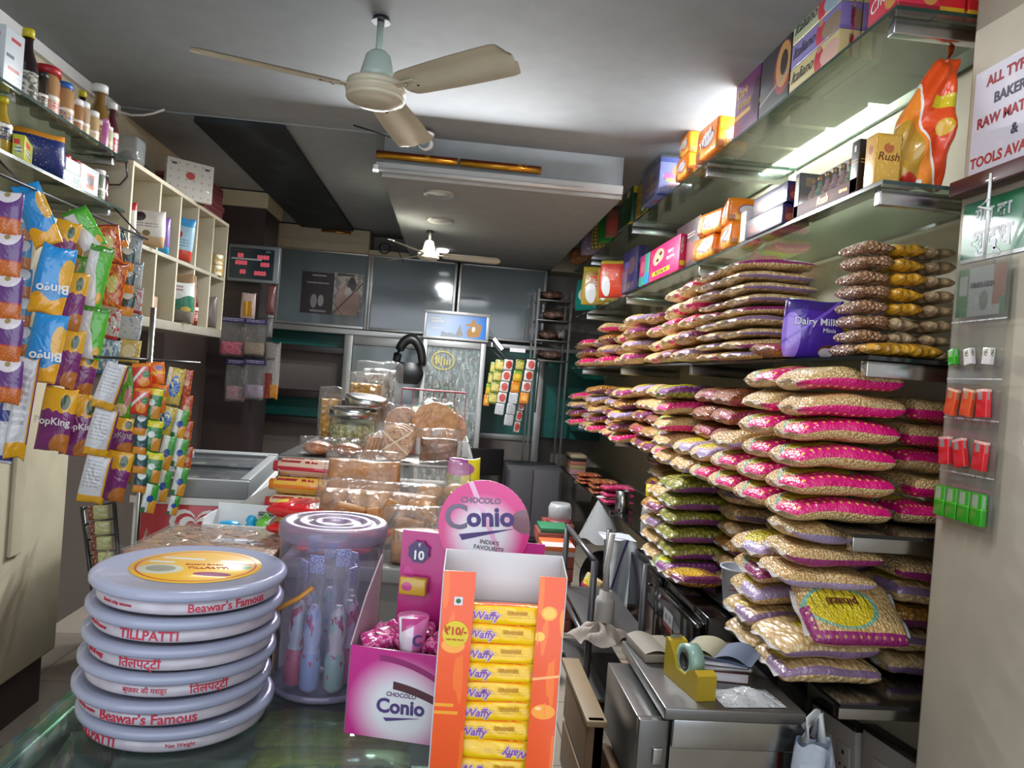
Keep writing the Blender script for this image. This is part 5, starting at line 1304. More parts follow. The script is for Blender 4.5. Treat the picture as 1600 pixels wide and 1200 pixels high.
for q in ((-.17, 1.62, .014, .09), (-.145, 1.63, .014, .06), (-.12, 1.6, .012, .1), (-.09, 1.62, .012, .06), (-.065, 1.62, .012, .05), (-.04, 1.62, .012, .055)): lg.box(q[0], -.004, q[1], q[0]+q[2], -.003, q[1]+q[3])
O('door_sticker', lg, yl_, fg)
bb = E('shoulder_bag', 'black bag with a wide looped handle hanging beside the fridge', 'bag', (at(637, 600, y=7.1).x, 7.1, at(640, 600, y=7.1).z))
O('body', MB().grid(lambda u, v: (.14*math.cos(2*PI*u)*(.55+.45*math.sin(PI*v*.9+.2)), .05*math.sin(2*PI*u)*(.5+.5*math.sin(PI*v)), .2*v), 20, 10), M['black'], bb)
O('handle', MB().tube([(.12*math.cos(t)-.0, 0, .18+.24*math.sin(t)) for t in [PI*k/16 for k in range(17)]], [.035+.012*math.sin(PI*k/16) for k in range(17)], 12), M['black'], bb)
O('hook', MB().tube([(0, .02, .42), (0, .1, .46), (.1, .15, .47)], .006, 6), M['wire'], bb)
O('poster', MB().box(-.165, -.004, -.215, .165, 0, .215), pm('black_poster', '#3a3236', [('t', .3, .88, .75, .94, 1, '#b9b6b6'), ('t', .15, .7, .85, .76, 1, '#a8a4a4'), ('e', .4, .3, .1, .17, '#8f8a8c'), ('e', .62, .32, .09, .14, '#a09a9c'), ('r', .3, .04, .8, .09, '#8f8a8c')], .4, .2), None, (-1.44, YB-.002, 2.275), (0, 0, 0), 'dark poster of two bottles on the left back window', 'poster')
po = O('poster', MB().box(-.15, -.004, -.22, .15, 0, .22), pm('photo_poster', '#8a8682', [('n', 5, .5, '#b9b2aa'), ('e', .5, .3, .42, .42, '#b79a90'), ('e', .62, .72, .16, .14, '#4a4446'), ('e', .62, .83, .1, .09, '#3c3638'), ('e', .5, .55, .12, .12, '#c4bcb8'), ('l', .0, .8, .03, '#6a5a58'), ('l', .3, -.9, .02, '#6a5a58'), ('r', .1, .93, .7, .98, '#4a4648')], .35, .3), None, (-1.125, YB-.002, 2.285), (0, 0, 0), 'pale poster of a seated dancer on the left back window', 'poster')
sr = E('sachet_rack', 'dark wire rack of sachet strips right of the fridge', 'rack', (.36, 6.8, 1.75))
O('frame', MB().tube([(-.02, .3, .12), (.0, 0, .1), (.12, -.02, -.03), (.42, -.02, -.02), (.44, -.02, -.05), (.43, -.02, -.5)], .007, 6).tube([(-.02, .02, .05), (.1, -.02, -.05), (.42, -.02, -.05)], .005, 6).tube([(-.02, .3, .12), (-.02, .4, .12)], .007, 6), M['wire'], sr)
O('label_strip', MB().box(.16, -.03, .03, .3, -.025, .065).box(-.01, -.03, .06, .0, -.025, .1), M['paper'], sr)
O('label_strip', MB().box(-.065, -.002, -.016, .065, .002, .016), M['paper'], sr, (.05, -.035, .09), (0, R_(48), 0))
sm = {'g': pm('sach_green', '#6a7a2a', [('r', .1, .2, .9, .8, '#b9a84a'), ('n', 9, .6, '#d8d8b0')], .25, .6, .6), 'r': pm('sach_red', '#c6c2be', [('e', .55, .55, .34, .36, '#a8382e'), ('r', 0, 0, 1, .12, '#8a8a88')], .25, .6, .5),
      'y': pm('sach_yel', '#c09a2a', [('e', .5, .55, .3, .25, '#d8b83a'), ('r', 0, .7, 1, 1, '#7a9a3a')], .25, .6, .5), 'w': pm('sach_white', '#b9bcbf', [('t', .1, .15, .9, .9, 5, '#8a8c90')], .3, .3, .4), 'o': pm('sach_or', '#c47a24', [('r', .2, .3, .8, .7, '#d8a03a')], .25, .6, .5)}
desc = {'g': 'green sachets', 'r': 'red and white sachets'}
for k, (px, ks, l_, dz) in enumerate(((772, 'ggyo', 'narrow green sachet strip nearest the fridge', 18), (781, 'gggg', 'wide green sachet strip beside the narrow one', 0), (795, 'rrrrw', 'white strip with red pictures, second white one from the fridge', 0),
                                  (813, 'gyowww', 'yellow sachet strip ending in white backs', 0), (830, 'rrro', 'white strip with red pictures nearest the door post', 0), (826, 'wwwrrr', 'long white strip behind the door post strip', 60))):
    top = at(px, 562+dz*.2, y=6.76)
    s_ = E('sachet_strip', l_, 'sachet strip', top, group='sachet strips on the wire rack')
    for i, c in enumerate(ks):
        mb = pillow(.084 if px not in (772, 826) else .06, .104, .016, i+k, 8, 8); mb.move(Matrix.Rotation(R_(90), 4, 'X'))
        O('sachet', mb, sm[c], s_, (-.012*i, .003*i+(.05 if px in (772, 826) else 0), -.05-.1*i), (0, R_(4), R_(RND.uniform(-14, 14))))
ch = E('dining_chair', 'dark chair standing far back before the back door', 'chair', (.42, 6.55, 0), R_(20))
for k in range(4): O('leg', MB().tube([(0, 0, 0), (0, 0, .44)], .014, 8), M['black'], ch, ((-1)**k*.17, -.17 if k < 2 else .17, 0))
O('seat', MB().box(-.2, -.2, .44, .2, .2, .475, bev=.012), M['black'], ch)
O('backrest', MB().box(-.19, .17, .66, .19, .2, .9, bev=.01).box(-.19, .17, .475, -.16, .2, .9, bev=.006).box(.16, .17, .475, .19, .2, .9, bev=.006), M['black'], ch)
fc = E('storage_cabinet', 'dark steel cabinet at the far end below the right shelves', 'cabinet', (.80, 6.9, 0))
O('body', MB().box(-.22, 0, .06, .3, .5, .74, bev=.006), plain('#4a484b', .5), fc)
O('door', MB().box(-.2, -.012, .1, .03, 0, .72, bev=.003), plain('#545257', .5), fc); O('door', MB().box(.04, -.012, .1, .28, 0, .72, bev=.003), plain('#545257', .5), fc)
O('plinth', MB().box(-.2, .02, 0, .28, .48, .06), M['black'], fc)
rk = E('bread_rack', 'far steel rack of breads beyond the right shelves', 'rack', (.98, 7.45, 0))
for zz in (1.75, 1.95, 2.15, 2.35): O('rack_shelf', MB().box(-.17, 0, zz-.015, .18, .4, zz, bev=.003), M['steeldark'], rk)
for k in range(4): O('post', MB().box(-.01, -.01, 0, .01, .01, 2.45), M['steeldark'], rk, (-.16 if k % 2 else .17, .012 if k < 2 else .39, 0))
for k, (zz, x, w, h, c, l_) in enumerate(((2.35, -.1, .24, .1, '#7a4a34', 'brown loaf bag on the top of the far steel rack'), (2.15, .02, .22, .11, '#8a6a58', 'tan loaf bag on the second level of the far rack'), (1.95, -.04, .2, .1, '#7a5a44', 'short brown loaf bag on the third level of the far rack'), (1.95, .13, .08, .12, '#a8a4a0', 'pale round bread bag beside the short brown one'), (1.75, 0, .26, .1, '#6a4a3c', 'dark loaf bag on the low level of the far rack'))):
    mb = pillow(w, .3, h, 80+k, 12, 10, lump=.14)
    O('loaf_bag', mb, breadmat('loafbag%d' % k, '#3c2a20', c, 12), None, (.985+(x*.3 if w > .1 else .105)-(.03 if w == .2 else 0), 7.66, zz+h/2+.004), (0, 0, 0), l_, 'bread', 'loaf bags on the far rack')

# ---------------------------------------------------------------- the front glass counter
ZK = 1.06
fcn = E('glass_counter', 'glass-topped front display counter with packets under the glass', 'counter', (-.165, .85, 0))
O('glass_top', MB().box(-.335, -.42, ZK-.012, .325, .36, ZK, sides=[1, 1, 1, 1, 0, 0]), [film('counter_glass', '#d5e2da', .97, .03, .0, 5), plain('#4a7a66', .12, 0, .6)], fcn)
O('edge_trim', MB().box(-.335, -.42, ZK-.045, -.318, .36, ZK-.0125, bev=.003).box(.308, -.42, ZK-.045, .325, .36, ZK-.0125, bev=.003).box(-.318, .345, ZK-.045, .308, .36, ZK-.0125, bev=.003).box(-.318, -.42, ZK-.045, .308, -.405, ZK-.0125, bev=.003), plain('#6f8f84', .2, .3), fcn)
O('side_panel', MB().box(-.33, -.41, 0, -.32, .35, ZK-.046).box(.31, -.41, 0, .32, .35, ZK-.046).box(-.32, .345, 0, .31, .355, ZK-.046), plain('#4a4a4c', .3, .2), fcn)
O('inner_shelf', MB().box(-.319, -.40, ZK-.085, .309, .344, ZK-.07), plain('#7d868c', .35), fcn)
pk = pm('under_yellow', '#b9a42a', [('r', 0, .3, 1, .42, '#7a8a3a'), ('n', 9, .55, '#cdbb4a'), ('r', 0, .75, 1, .9, '#c9b83a')], .4, .4)
for k, (x, y, w) in enumerate(((-.13, 1.13, .22), (-.12, 1.015, .22), (-.11, .90, .22))):
    O('snack_pouch', pillow(w, .11, .03, 90+k, 12, 8), pk, None, (x, y, ZK-.07+.017), (0, 0, R_(3*k)), 'yellow green packet under the counter glass, %s from the back' % ORD[k], 'pouch', 'yellow packets under the counter glass')
for k, (x, y, c, l_) in enumerate(((-.33, .88, '#5a6078', 'grey blue'), (-.24, .78, '#6a4a50', 'dull red'), (-.42, .98, '#6a6a5a', 'olive grey'))):
    carton('goods_carton', '%s carton standing under the counter glass below the round boxes' % l_, 'carton', (x, y, ZK-.069), .07, .16, .04, pm('under_%d' % k, c, [('r', .1, .2, .9, .6, '#8a8a94')], .4, .2), rz=R_(5*k))

# round frosted sweet boxes, a stack of six
g = G('frosted_plastic')
frost = g.out(g.mix('#a5a9c0', '#989db4', g.noise(8, 3)), .28, coat=.4, trans=.22)
g = G('frosted_side')
a = g.voro(40, sc=(1, 1, 2)); cc_ = g.mix('#99939f', '#b0aab2', a)
cc_ = g.mix(cc_, '#8f7f7c', (g.noise(10, 3)-.4)*1.2)
frs = g.out(cc_, .3, coat=.5)
g = G('sweet_label')
x, y, z = g.obj()
x = x*.9
y = y*.9
r = (x*x+y*y).pw(.5)
c = g.mix('#cf9a28', '#d8ac34', g.noise(20, 3))
c = g.mix(c, '#b4481e', r.btw(.0668, .0695))
c = g.mix(c, '#b9b6a4', g.ell(x, y, -.036, -.022, .026, .022)); c = g.mix(c, '#8a8a7a', g.ell(x, y, -.036, -.02, .017, .014))
c = g.mix(c, '#7a2450', g.ell(x, y, .028, -.034, .022, .009))
for q in ((-.05, .026, 0, .034), (.02, .02, .055, .032), (-.06, .006, -.03, .014)): c = g.mix(c, '#c4c6bc', x.btw(q[0], q[2]) & y.btw(q[1]+0, q[3]))
c = g.mix(c, '#6a3a70', x.btw(.032, .062) & y.btw(.014, .018)); c = g.mix(c, '#4f8a5a', g.ell(x, y, .058, .002, .007, .007))
sl = g.out(c, .45, coat=.2)
tred = plain('#b8233c', .5)
sides = [("Beawar's Famous", .019, 42, -1), ('TILLPATTI', .021, -5, 0), ('ितलपट्टी', .02, -8, 0), ('ितलपट्टी', .018, 36, 0), ("Beawar's Famous", .022, 2, -1), ('TILLPATTI', .021, -38, 0)]
small = [('Sweet crisp sesame', .008, -30), ("Beawar's Famous", .009, -48), ('ब्यावर की मशहूर', .009, -46), ('ब्यावर की मशहूर', .011, -2), ('Sweet crisp sesame', .008, -45), ('Net Weight', .009, 20)]
nmT = ['topmost', 'second from the top', 'third from the top', 'fourth from the top', 'fifth from the top', 'bottom']
txd = ['reading Famous at the right', 'reading TILLPATTI at the front', 'with Hindi lettering at the front', 'with Hindi lettering at the right', 'reading Famous at the front', 'reading TILLPATTI at the left']
R0t = .117
for i in range(6):
    k = 5-i
    off = ((0, 0), (-.002, .0), (-.004, -.001), (-.008, .002), (-.012, .0), (-.006, .003))[i]
    e = E('sweet_box', 'frosted round sweet box, %s in stack, %s' % (nmT[i], txd[i]), 'box', (-.326+off[0], 1.05+off[1], ZK+.0005+.0338*k), 0, 'stack of round frosted sweet boxes')
    O('container', MB().lathe([(R0t-.012, 0), (R0t-.004, .003), (R0t-.003, .006), (R0t-.004, .0195)], 64), frs, e)
    O('lid', MB().lathe([(R0t-.003, .0195), (R0t+.004, .020), (R0t+.0065, .023), (R0t+.0065, .029), (R0t+.003, .0325), (R0t-.004, .0332), (R0t-.008, .0315), (0, .0315)], 64, caps=False), frost, e)
    t_, sz, ang, _ = sides[i]
    for (tt, s_, an, zz) in ((t_, sz, ang, .0100), (small[i][0], small[i][1], small[i][2], .0105)):
        o = T(tt, s_*.78, tred, e, (0, 0, zz), (R_(90), 0, R_(an)), bend=R0t-.0035, bold=.012 if s_ > .015 else 0)
        d = R0t-.0035
        o.location = (d*math.sin(R_(an)), -d*math.cos(R_(an)), zz)
    if i == 0:
        O('paper_label', MB().lathe([(.084, .0317), (.084, .0322), (0, .0322)], 48, caps=False), sl, e, (.004, .006, 0))
        T('TILLPATTI', .012, plain('#a8401e'), e, (.022, -.004, .0326), '+z', tilt=R_(8), bold=.01)
        T("Beawar's Famous", .007, plain('#a8401e'), e, (.012, .012, .0326), '+z', tilt=R_(8))

# clear jar of toy sticks
jx, jy = -.158, 1.172
jar = E('plastic_jar', 'tall clear plastic jar of wrapped toy sticks with a ringed lid', 'jar', (jx, jy, ZK+.0005))
O('jar_wall', MB().lathe([(.074, 0), (.077, .004), (.078, .24)], 48, caps=False), M['jarfilm'], jar)
O('base', MB().lathe([(.0, .002), (.076, .002)], 40, caps=False).lathe([(.0765, .0), (.079, .002), (.079, .008), (.077, .01)], 48, caps=False), film('jar_base', '#d8d2e8', .7, .1, .05, 22, '#a8a2ba'), jar)
O('lid', MB().lathe([(.079, .225), (.0815, .228), (.0815, .246), (.078, .25), (.066, .25), (.064, .247), (.058, .247), (.056, .25), (.046, .25), (.044, .246), (.034, .246), (.032, .249), (.022, .249), (.02, .245), (0, .245)], 56, caps=False), film('jar_lid_film', '#d5cfe2', .62, .3, .05, 22, '#9a94ac'), jar)
O('strap', MB().tube([(-.078, -.02, .115), (-.09, -.03, .11), (-.06, -.076, .135), (-.03, -.085, .155), (-.012, -.083, .17)], .0035, 8), plain('#c98a3a', .5), jar)
T('MA', .03, plain('#b8304a'), jar, (.068, -.045, .12), (R_(90), 0, R_(58)), bold=.02)
tcol = [('#d6c4d8', '#d87aa0', 'pink and white'), ('#c9d6d2', '#cf6a7a', 'white and red'), ('#bcc9dc', '#9ab0d2', 'blue and white'), ('#d8d0c8', '#a4c8b4', 'white and green')]
for k in range(9):
    t_ = 2*PI*k/9+.25
    rr = .05 if k % 4 else .032
    x, y = jx+rr*math.cos(t_), jy+rr*math.sin(t_)
    c1, c2, nm_ = tcol[k % 4]
    e = E('toy_stick', '%s wrapped toy stick, %s round the clear jar' % (nm_, ORD[k]), 'toy', (x, y, ZK+.006), group='toy sticks in the clear jar', rot=(R_(RND.uniform(-2, 2)), R_(RND.uniform(-2, 2)), t_+PI/2))
    O('body', MB().lathe([(.006, 0), (.0145, .008), (.015, .05), (.0105, .066), (.0135, .085), (.011, .115), (.005, .128)], 14),
      pm('toy_body_%d' % (k % 4), c1, [('r', 0, .1, 1, .42, c2), ('l', .5, .4, .05, c2), ('l', .75, .4, .05, '#9ac4c0'), ('n', 7, .62, '#b04a6a')], .3, .6), e)
    mb = pillow(.03, .165+.01*(k % 4), .012, k, 8, 14, lump=.1); mb.move(Matrix.Translation((0, 0, .092+.005*(k % 4))) @ Matrix.Rotation(R_(90), 4, 'X'))
    O('wrapper', mb, M['film'], e)
    O('header', MB().box(-.011, -.0015, .150+.012*(k % 4), .011, .0015, .178+.011*(k % 4)), pm('toy_head', '#c4c9dc', [('n', 9, .52, '#4a7ac0'), ('n', 12, .62, '#d05a7a')], .3, .4), e)

# pink chocolate display box
pk_ = '#b81a78'
cb = E('sweet_display_box', 'pink open sweet display box with a round sign rising behind', 'display box', (.010, 1.045, ZK+.0005), R_(-13))
def radial(name, base, rim, core, cu, cv, r0, r1, au, av, extra):
    g = G(name)
    u, v = g.uv()
    d = (((u-cu)*au)*((u-cu)*au)+((v-cv)*av)*((v-cv)*av)).pw(.5)
    t = (d-r0)/(r1-r0)
    n_ = g.n('Clamp'); g.nt.links.new(t.o, n_.inputs[0])
    t = S(g, n_.outputs[0])
    c = g.mix(core, rim, t)
    c = g.mix(c, base, t*t)
    for e_ in extra:
        if e_[0] == 'l': m = (v-u*e_[2]-e_[1]).abs() < e_[3]
        elif e_[0] == 'q': m = ((v-e_[1]-(u-e_[2])*(u-e_[2])*e_[3]).abs() < e_[4]) & u.btw(e_[5], e_[6])
        else: m = g.ell(u, v, *e_[1:5])
        c = g.mix(c, e_[5] if e_[0] == 'e' else e_[-1], m)
    return g.out(c, .35, coat=.3)


pinkm = pm('conio_front_flat', '#b9187a', [('e', .36, .42, .30, .34, '#c9508e'), ('e', .36, .42, .26, .30, '#d8a0bc'), ('e', .36, .42, .22, .255, '#dcdcdf'), ('l', 1.15, -1.0, .07, '#4a1a26'), ('e', .78, .3, .14, .09, '#4a1a26'), ('e', .66, .36, .06, .05, '#4a1a26')], .35, .3)
pinkm = radial('conio_front', '#b5187a', '#cf6aa8', '#d6d6da', .36, .36, .16, .36, 1.0, .6, [('q', .62, .2, -.9, .045, .3, .8, '#4a1a26'), ('e', .70, .30, .05, .05, '#4a1a26'), ('e', .78, .22, .05, .07, '#4a1a26'), ('q', .9, .2, -1.2, .035, .2, .8, '#8a1460')])
pinkp = pm('conio_pink', '#b21c74', [('n', 2, .6, '#c4308a')], .35, .3)
ins_ = plain('#b08a94', .6)
bw, bd = .105, .055
O('front_panel', MB().box(-bw, -bd, 0, bw, -bd+.002, .118), pinkm, cb)
for q in (-bw, bw-.002): O('side_panel', MB().prism([(-bd, 0), (bd, 0), (bd, .215), (-.005, .17), (-bd, .118)], q, q+.002, axis='x'), plain('#a8909a', .6), cb)
O('base', MB().box(-bw+.002, -bd+.002, 0, bw-.002, bd, .003), ins_, cb)
O('back_panel', MB().box(-bw+.03, bd-.002, 0, bw+.03, bd, .255), pinkp, cb)
dsc = radial('conio_disc', '#d0307e', '#d984ae', '#dcd8de', .5, .42, .2, .44, 1, 1, [('l', 1.62, -2.0, .06, '#e0a8c8'), ('e', .95, .60, .16, .13, '#7a5560')])
dsc_ = pm('conio_disc_flat', '#cf2a7e', [('e', .5, .5, .44, .5, '#d85a98'), ('l', 1.3, -1.5, .12, '#e0b8cc'), ('e', .48, .46, .40, .40, '#d98ab2'), ('e', .48, .45, .36, .35, '#dfd4dc'), ('l', .2, .55, .0, '#dddddd'), ('e', .93, .62, .14, .12, '#6a4a50')], .35, .4)
R1 = .067
O('round_sign', MB().prism([(R1*math.cos(2*PI*k/48), R1*math.sin(2*PI*k/48)) for k in range(48)], bd-.006, bd-.003, axis='y'), dsc, cb, (.045, 0, .272))
vi = plain('#4f3a78', .5); gr = plain('#7a6f86', .5)
T('C', .050, gr, cb, (.004, bd-.0065, .281), '-y', bold=.02, tilt=R_(3))
T('onio', .038, vi, cb, (.054, bd-.0065, .286), '-y', bold=.035, tilt=R_(6))
T('CHOCOLO', .0115, gr, cb, (.038, bd-.0065, .309), '-y', bold=.03, tilt=R_(3))
O('swoosh', MB().prism([(-.035, -.004), (.045, .012), (-.03, -.012)], bd-.0072, bd-.0064, axis='y'), vi, cb, (.045, 0, .262))
T("INDIA'S\nFAVOURITE", .0085, plain('#5a4a50'), cb, (.055, bd-.0065, .246), '-y', tilt=R_(-2)); T('CHOCO FILLED', .012, plain('#5a4a50'), cb, (.052, bd-.0065, .230), '-y', tilt=R_(-2))
O('price_burst', MB().prism([((.017 if k % 2 else .0145)*math.cos(2*PI*k/16), (.017 if k % 2 else .0145)*math.sin(2*PI*k/16)) for k in range(16)], bd-.009, bd-.006, axis='y'), plain('#4a3a68', .4), cb, (-.047, 0, .226))
T('10', .018, M['whiteink'], cb, (-.047, bd-.0095, .221), '-y', bold=.03); T('₹', .008, M['whiteink'], cb, (-.046, bd-.0095, .236), '-y')
T('Conio', .026, vi, cb, (-.03, -bd-.0006, .044), '-y', bold=.03, tilt=R_(2)); T('CHOCOLO', .008, plain('#7a5a7a'), cb, (-.03, -bd-.0006, .060), '-y', bold=.02)
O('swoosh', MB().prism([(-.022, -.001), (.026, .004), (-.018, -.005)], -bd-.0012, -bd-.0004, axis='y'), vi, cb, (-.03, 0, .029))
O('gold_band', MB().box(-.07, bd-.02, .165, -.03, bd-.004, .19, bev=.003), pm('gold_band', '#c09a26', [('e', .3, .5, .2, .25, '#b8327a')], .3, .5), cb)
wr_ = pm('sweet_wrap', '#a8286a', [('n', 5, .52, '#d678a6'), ('n', 8, .6, '#5c1a34'), ('n', 11, .63, '#4a1a2a')], .25, .6, .5, 14)
for k in range(16):
    q = k % 8
    loc = cb.matrix_basis @ Vector((-.075+.043*(q % 4), -.022+.042*(q//4), .095 if k < 8 else .118))
    mb = pillow(.05, .034, .026, k, 10, 8, lump=.25)
    O('wrapped_sweet', mb, wr_, None, loc, (R_(RND.uniform(-25, 25)), R_(RND.uniform(-25, 25)), R_(RND.uniform(0, 180))), 'pink foil wrapped sweet, %s of those heaped in the pink display box' % (ORD[k],), 'sweet', 'pink foil wrapped sweets')
O('filler_tray', MB().box(-bw+.004, -bd+.004, .004, bw-.004, bd-.006, .08), plain('#7a2a54', .5), cb)
cn = E('sweet_cone', 'upright pink and silver sweet cup standing among the wrapped sweets', 'sweet', cb.matrix_basis @ Vector((-.027, -.034, .108)), R_(-13))
O('cup', MB().lathe([(.0, 0), (.0155, .0), (.0215, .052), (.0, .053)], 24, caps=False), pm('cone_pink', '#c868a0', [('r', .6, 0, .8, 1, '#d8c0d0'), ('l', .3, .5, .08, '#b03a7a'), ('r', .62, .45, .66, .75, '#d8d8dc')], .2, .7), cn)
T('C', .02, vi, cn, (.012, -.017, .024), (R_(84), 0, R_(35)), bold=.02)

# orange wafer dispenser
wf_ = E('wafer_display_box', 'tall orange dispenser box of yellow wafer packs at the counter edge', 'display box', (.085, .92, ZK+.0005), R_(-2))
og = '#e2521a'
ofr = pm('orange_strip_a', og, [('n', 1.5, .55, '#e86a22'), ('r', .0, .37, .6, .385, '#e89a2a'), ('r', .0, .335, .75, .35, '#e89a2a'), ('e', .45, .655, .36, .035, '#eb9a3a'), ('e', .3, .67, .1, .008, '#f2c890'), ('e', .65, .665, .1, .008, '#f2c890'), ('e', .45, .02, .3, .012, '#eecab0')], .35, .3)
ofr2 = pm('orange_strip_b', og, [('n', 1.5, .55, '#ea7026'), ('e', .45, .83, .3, .033, '#f0a030'), ('e', .45, .83, .22, .024, '#f4b84a'), ('e', .15, .72, .2, .022, '#f4b84a'), ('e', .5, .37, .44, .035, '#f09a34'), ('e', .3, .385, .12, .008, '#f4c890'), ('l', .52, .02, .006, '#f0a86a'), ('n', 2, .62, '#f08a30')], .35, .3)
h_ = .256
O('left_strip', MB().box(-.073, -.03, 0, -.035, -.0285, h_), ofr, wf_)
O('right_strip', MB().box(.041, -.03, 0, .073, -.0285, h_), ofr2, wf_)
O('bottom_strip', MB().box(-.035, -.03, 0, .041, -.0285, .012), plain(og, .35), wf_)
for q in (.0725, -.074): O('side_wall', MB().prism([(-.03, 0), (.03, 0), (.03, .268), (-.03, h_)], q, q+.0015, axis='x'), plain('#c9c7c6', .6), wf_)
O('back_wall', MB().box(-.0725, .0285, 0, .0725, .03, .268), plain('#d4d3d4', .6), wf_)
O('inner_shelf', MB().box(-.0725, -.012, .205, .0725, .028, .207), plain('#bcae ac'.replace(' ', ''), .6), wf_)
O('price_disc', MB().prism([(.0155*math.cos(2*PI*k/24), .0155*math.sin(2*PI*k/24)) for k in range(24)], -.0312, -.0302, axis='y'), plain('#e0c422', .4), wf_, (-.054, 0, .182))
T('₹10/-', .0125, plain('#c23a1a'), wf_, (-.054, -.0315, .185), '-y', bold=.03); T('MRP PER PACK', .0032, plain('#c23a1a'), wf_, (-.054, -.0315, .175), '-y')
O('veg_mark', MB().box(-.0585, -.0306, .216, -.0485, -.0302, .226), M['paper'], wf_); O('veg_dot', MB().lathe([(0, 0), (.003, 0)], 14, caps=False), plain('#1f6a34'), wf_, (-.0535, -.0308, .221), (R_(90), 0, 0))
wl = plain('#e6d8e6', .4); wv = plain('#8a4a9a', .4); wo = plain('#c88a1a', .4)
wm = pm('wafer_pack', '#e6b800', [('r', 0, .86, 1, 1, '#e0622a'), ('n', 6, .62, '#eecb2a'), ('e', .96, .45, .07, .3, '#dca08a'), ('t', .35, .3, .85, .5, 2, '#c99a1a')], .35, .25, .35, 18)
wmat = wf_.matrix_basis
for k in range(9):
    mb = pillow(.102, .026, .0235, 100+k, 16, 10, lump=.05, ex=.35, ey=.4, ps=8)
    mb.move(Matrix.Rotation(R_(78), 4, 'X'))
    tilt = R_(RND.uniform(-2, 2))
    wz = .0185+.0232*k
    e = O('wafer_pack', mb, wm, None, wmat @ Vector((.003+RND.uniform(-.003, .003), -.013, wz)), (0, tilt, R_(-2)), 'yellow orange wafer pack, %s from the bottom of the orange dispenser' % ORD[k], 'wafer', 'yellow wafer packs in the dispenser')
    fl = (k == 1)
    T('Waffy', .0135, wl, e, (-.026 if not fl else .026, -.0124, 0), '-y', bold=.07, flip=fl, shear=.2)
    T('Waffy', .0135, wv, e, (-.026 if not fl else .026, -.0131, 0), '-y', bold=.012, flip=fl, shear=.2)
    if not fl: T('ORANGE', .006, wo, e, (.012, -.0128, .0045), '-y', bold=.02)

# ---------------------------------------------------------------- steel table, oven and clutter under the right shelves
st_ = E('steel_table', 'stainless steel cash table with open drawers below the lowest shelf', 'table', (.93, 2.15, 0))
O('tabletop', MB().box(-.23, 0, .585, .20, .56, .62, bev=.004), M['steeldark'], st_)
O('body', MB().box(-.20, .02, .05, .13, .54, .585), M['steel'], st_)
O('front_lip', MB().box(-.20, .005, .50, .20, .02, .585, bev=.003), M['steel'], st_)
O('leg', MB().box(.15, .02, 0, .18, .05, .585), M['steeldark'], st_); O('leg', MB().box(.15, .5, 0, .18, .53, .585), M['steeldark'], st_)
dw = O('drawer', MB().box(-.29, .06, .33, -.2, .5, .56, bev=.003).box(-.295, .03, .33, -.205, .06, .57, bev=.003), M['steeldark'], st_)
O('latch', MB().box(-.25, .02, .44, -.22, .03, .49, bev=.003).box(-.245, .018, .36, -.225, .028, .4), M['steel'], dw)
dw = O('drawer', MB().box(-.3, .08, .06, -.2, .48, .28, bev=.003), plain('#7a5c3c', .6), st_)
O('handle', MB().tube([(-.305, .2, .2), (-.325, .22, .2), (-.325, .34, .2), (-.305, .36, .2)], .006, 8), M['chrome'], dw)
O('foot', MB().box(-.19, .03, 0, .12, .53, .05), M['black'], st_)
wd = E('wooden_unit', 'low worn wooden drawer unit left of the steel table', 'drawers', (.565, 2.45, 0))
O('carcass', MB().box(-.0, 0, .03, .03, .5, .42).box(-.02, .0, .03, .03, .02, .44), plain('#6a5138', .6), wd)
O('top_board', MB().box(-.03, -.01, .42, .04, .55, .44, bev=.003), plain('#8a7454', .55), wd)
O('drawer_front', MB().box(-.02, .03, .24, -.001, .48, .40, bev=.003), plain('#7a5f40', .55), wd); O('drawer_front', MB().box(-.02, .03, .06, -.001, .48, .22, bev=.003), plain('#745a3c', .55), wd)
O('plinth', MB().box(0, .0, 0, .03, .5, .03), M['black'], wd)
# table goods
ZB = .621
books = [('#5c2a28', .17, .22, .032, 0), ('#8f8a80', .16, .2, .012, 6), ('#3a3438', .15, .21, .016, -5)]
z_ = ZB
for k, (c, w, d, h, rz) in enumerate(books):
    b = E('ledger_book', '%s ledger book, %s in the pile on the steel table' % (('dark red', 'grey', 'dark')[k], ('lowest', 'second', 'third')[k]), 'book', (.965+.008*k, 2.47, z_), R_(rz-8), 'ledger books on the steel table')
    O('pages', MB().box(-w/2+.003, -d/2+.003, .002, w/2-.003, d/2-.003, h-.002), M['paper'], b); O('cover', MB().box(-w/2, -d/2, 0, w/2, d/2, .002).box(-w/2, -d/2, h-.002, w/2, d/2, h).box(w/2-.003, -d/2, 0, w/2, d/2, h), plain(c, .6), b)
    z_ += h+.0006
ob = E('open_book', 'open notebook with curled pages on top of the ledger pile', 'book', (.975, 2.46, z_), R_(-35))
O('cover', MB().box(-.11, -.09, 0, .11, .09, .003), plain('#4a5878', .5), ob)
O('left_pages', MB().grid(lambda u, v: (-.105*u, .17*(v-.5), .004+.02*math.sin(PI*u)**.7*(1-u*.4)), 10, 4).box(-.105, -.085, .003, 0, .085, .004), plain('#a39d84', .7), ob)
O('right_pages', MB().grid(lambda u, v: (.12*u, .17*(v-.5), .004+.018*math.sin(PI*min(1, u*1.1))), 10, 4).box(0, -.085, .003, .105, .085, .004), plain('#5f6a80', .7), ob)
ob2 = O('newspaper_pile', MB().grid(lambda u, v: (.14*(u-.5), .2*(v-.5), .03+.012*math.sin(u*5)), 10, 6).box(-.07, -.1, 0, .07, .1, .028, bev=.004), pm('newsprint', '#857e70', [('t', .05, .05, .95, .95, 14, '#7a746a')], .7, 0), None, (.79, 2.60, ZB), (0, 0, R_(5)), 'folded newspapers at the back corner of the steel table', 'newspaper')
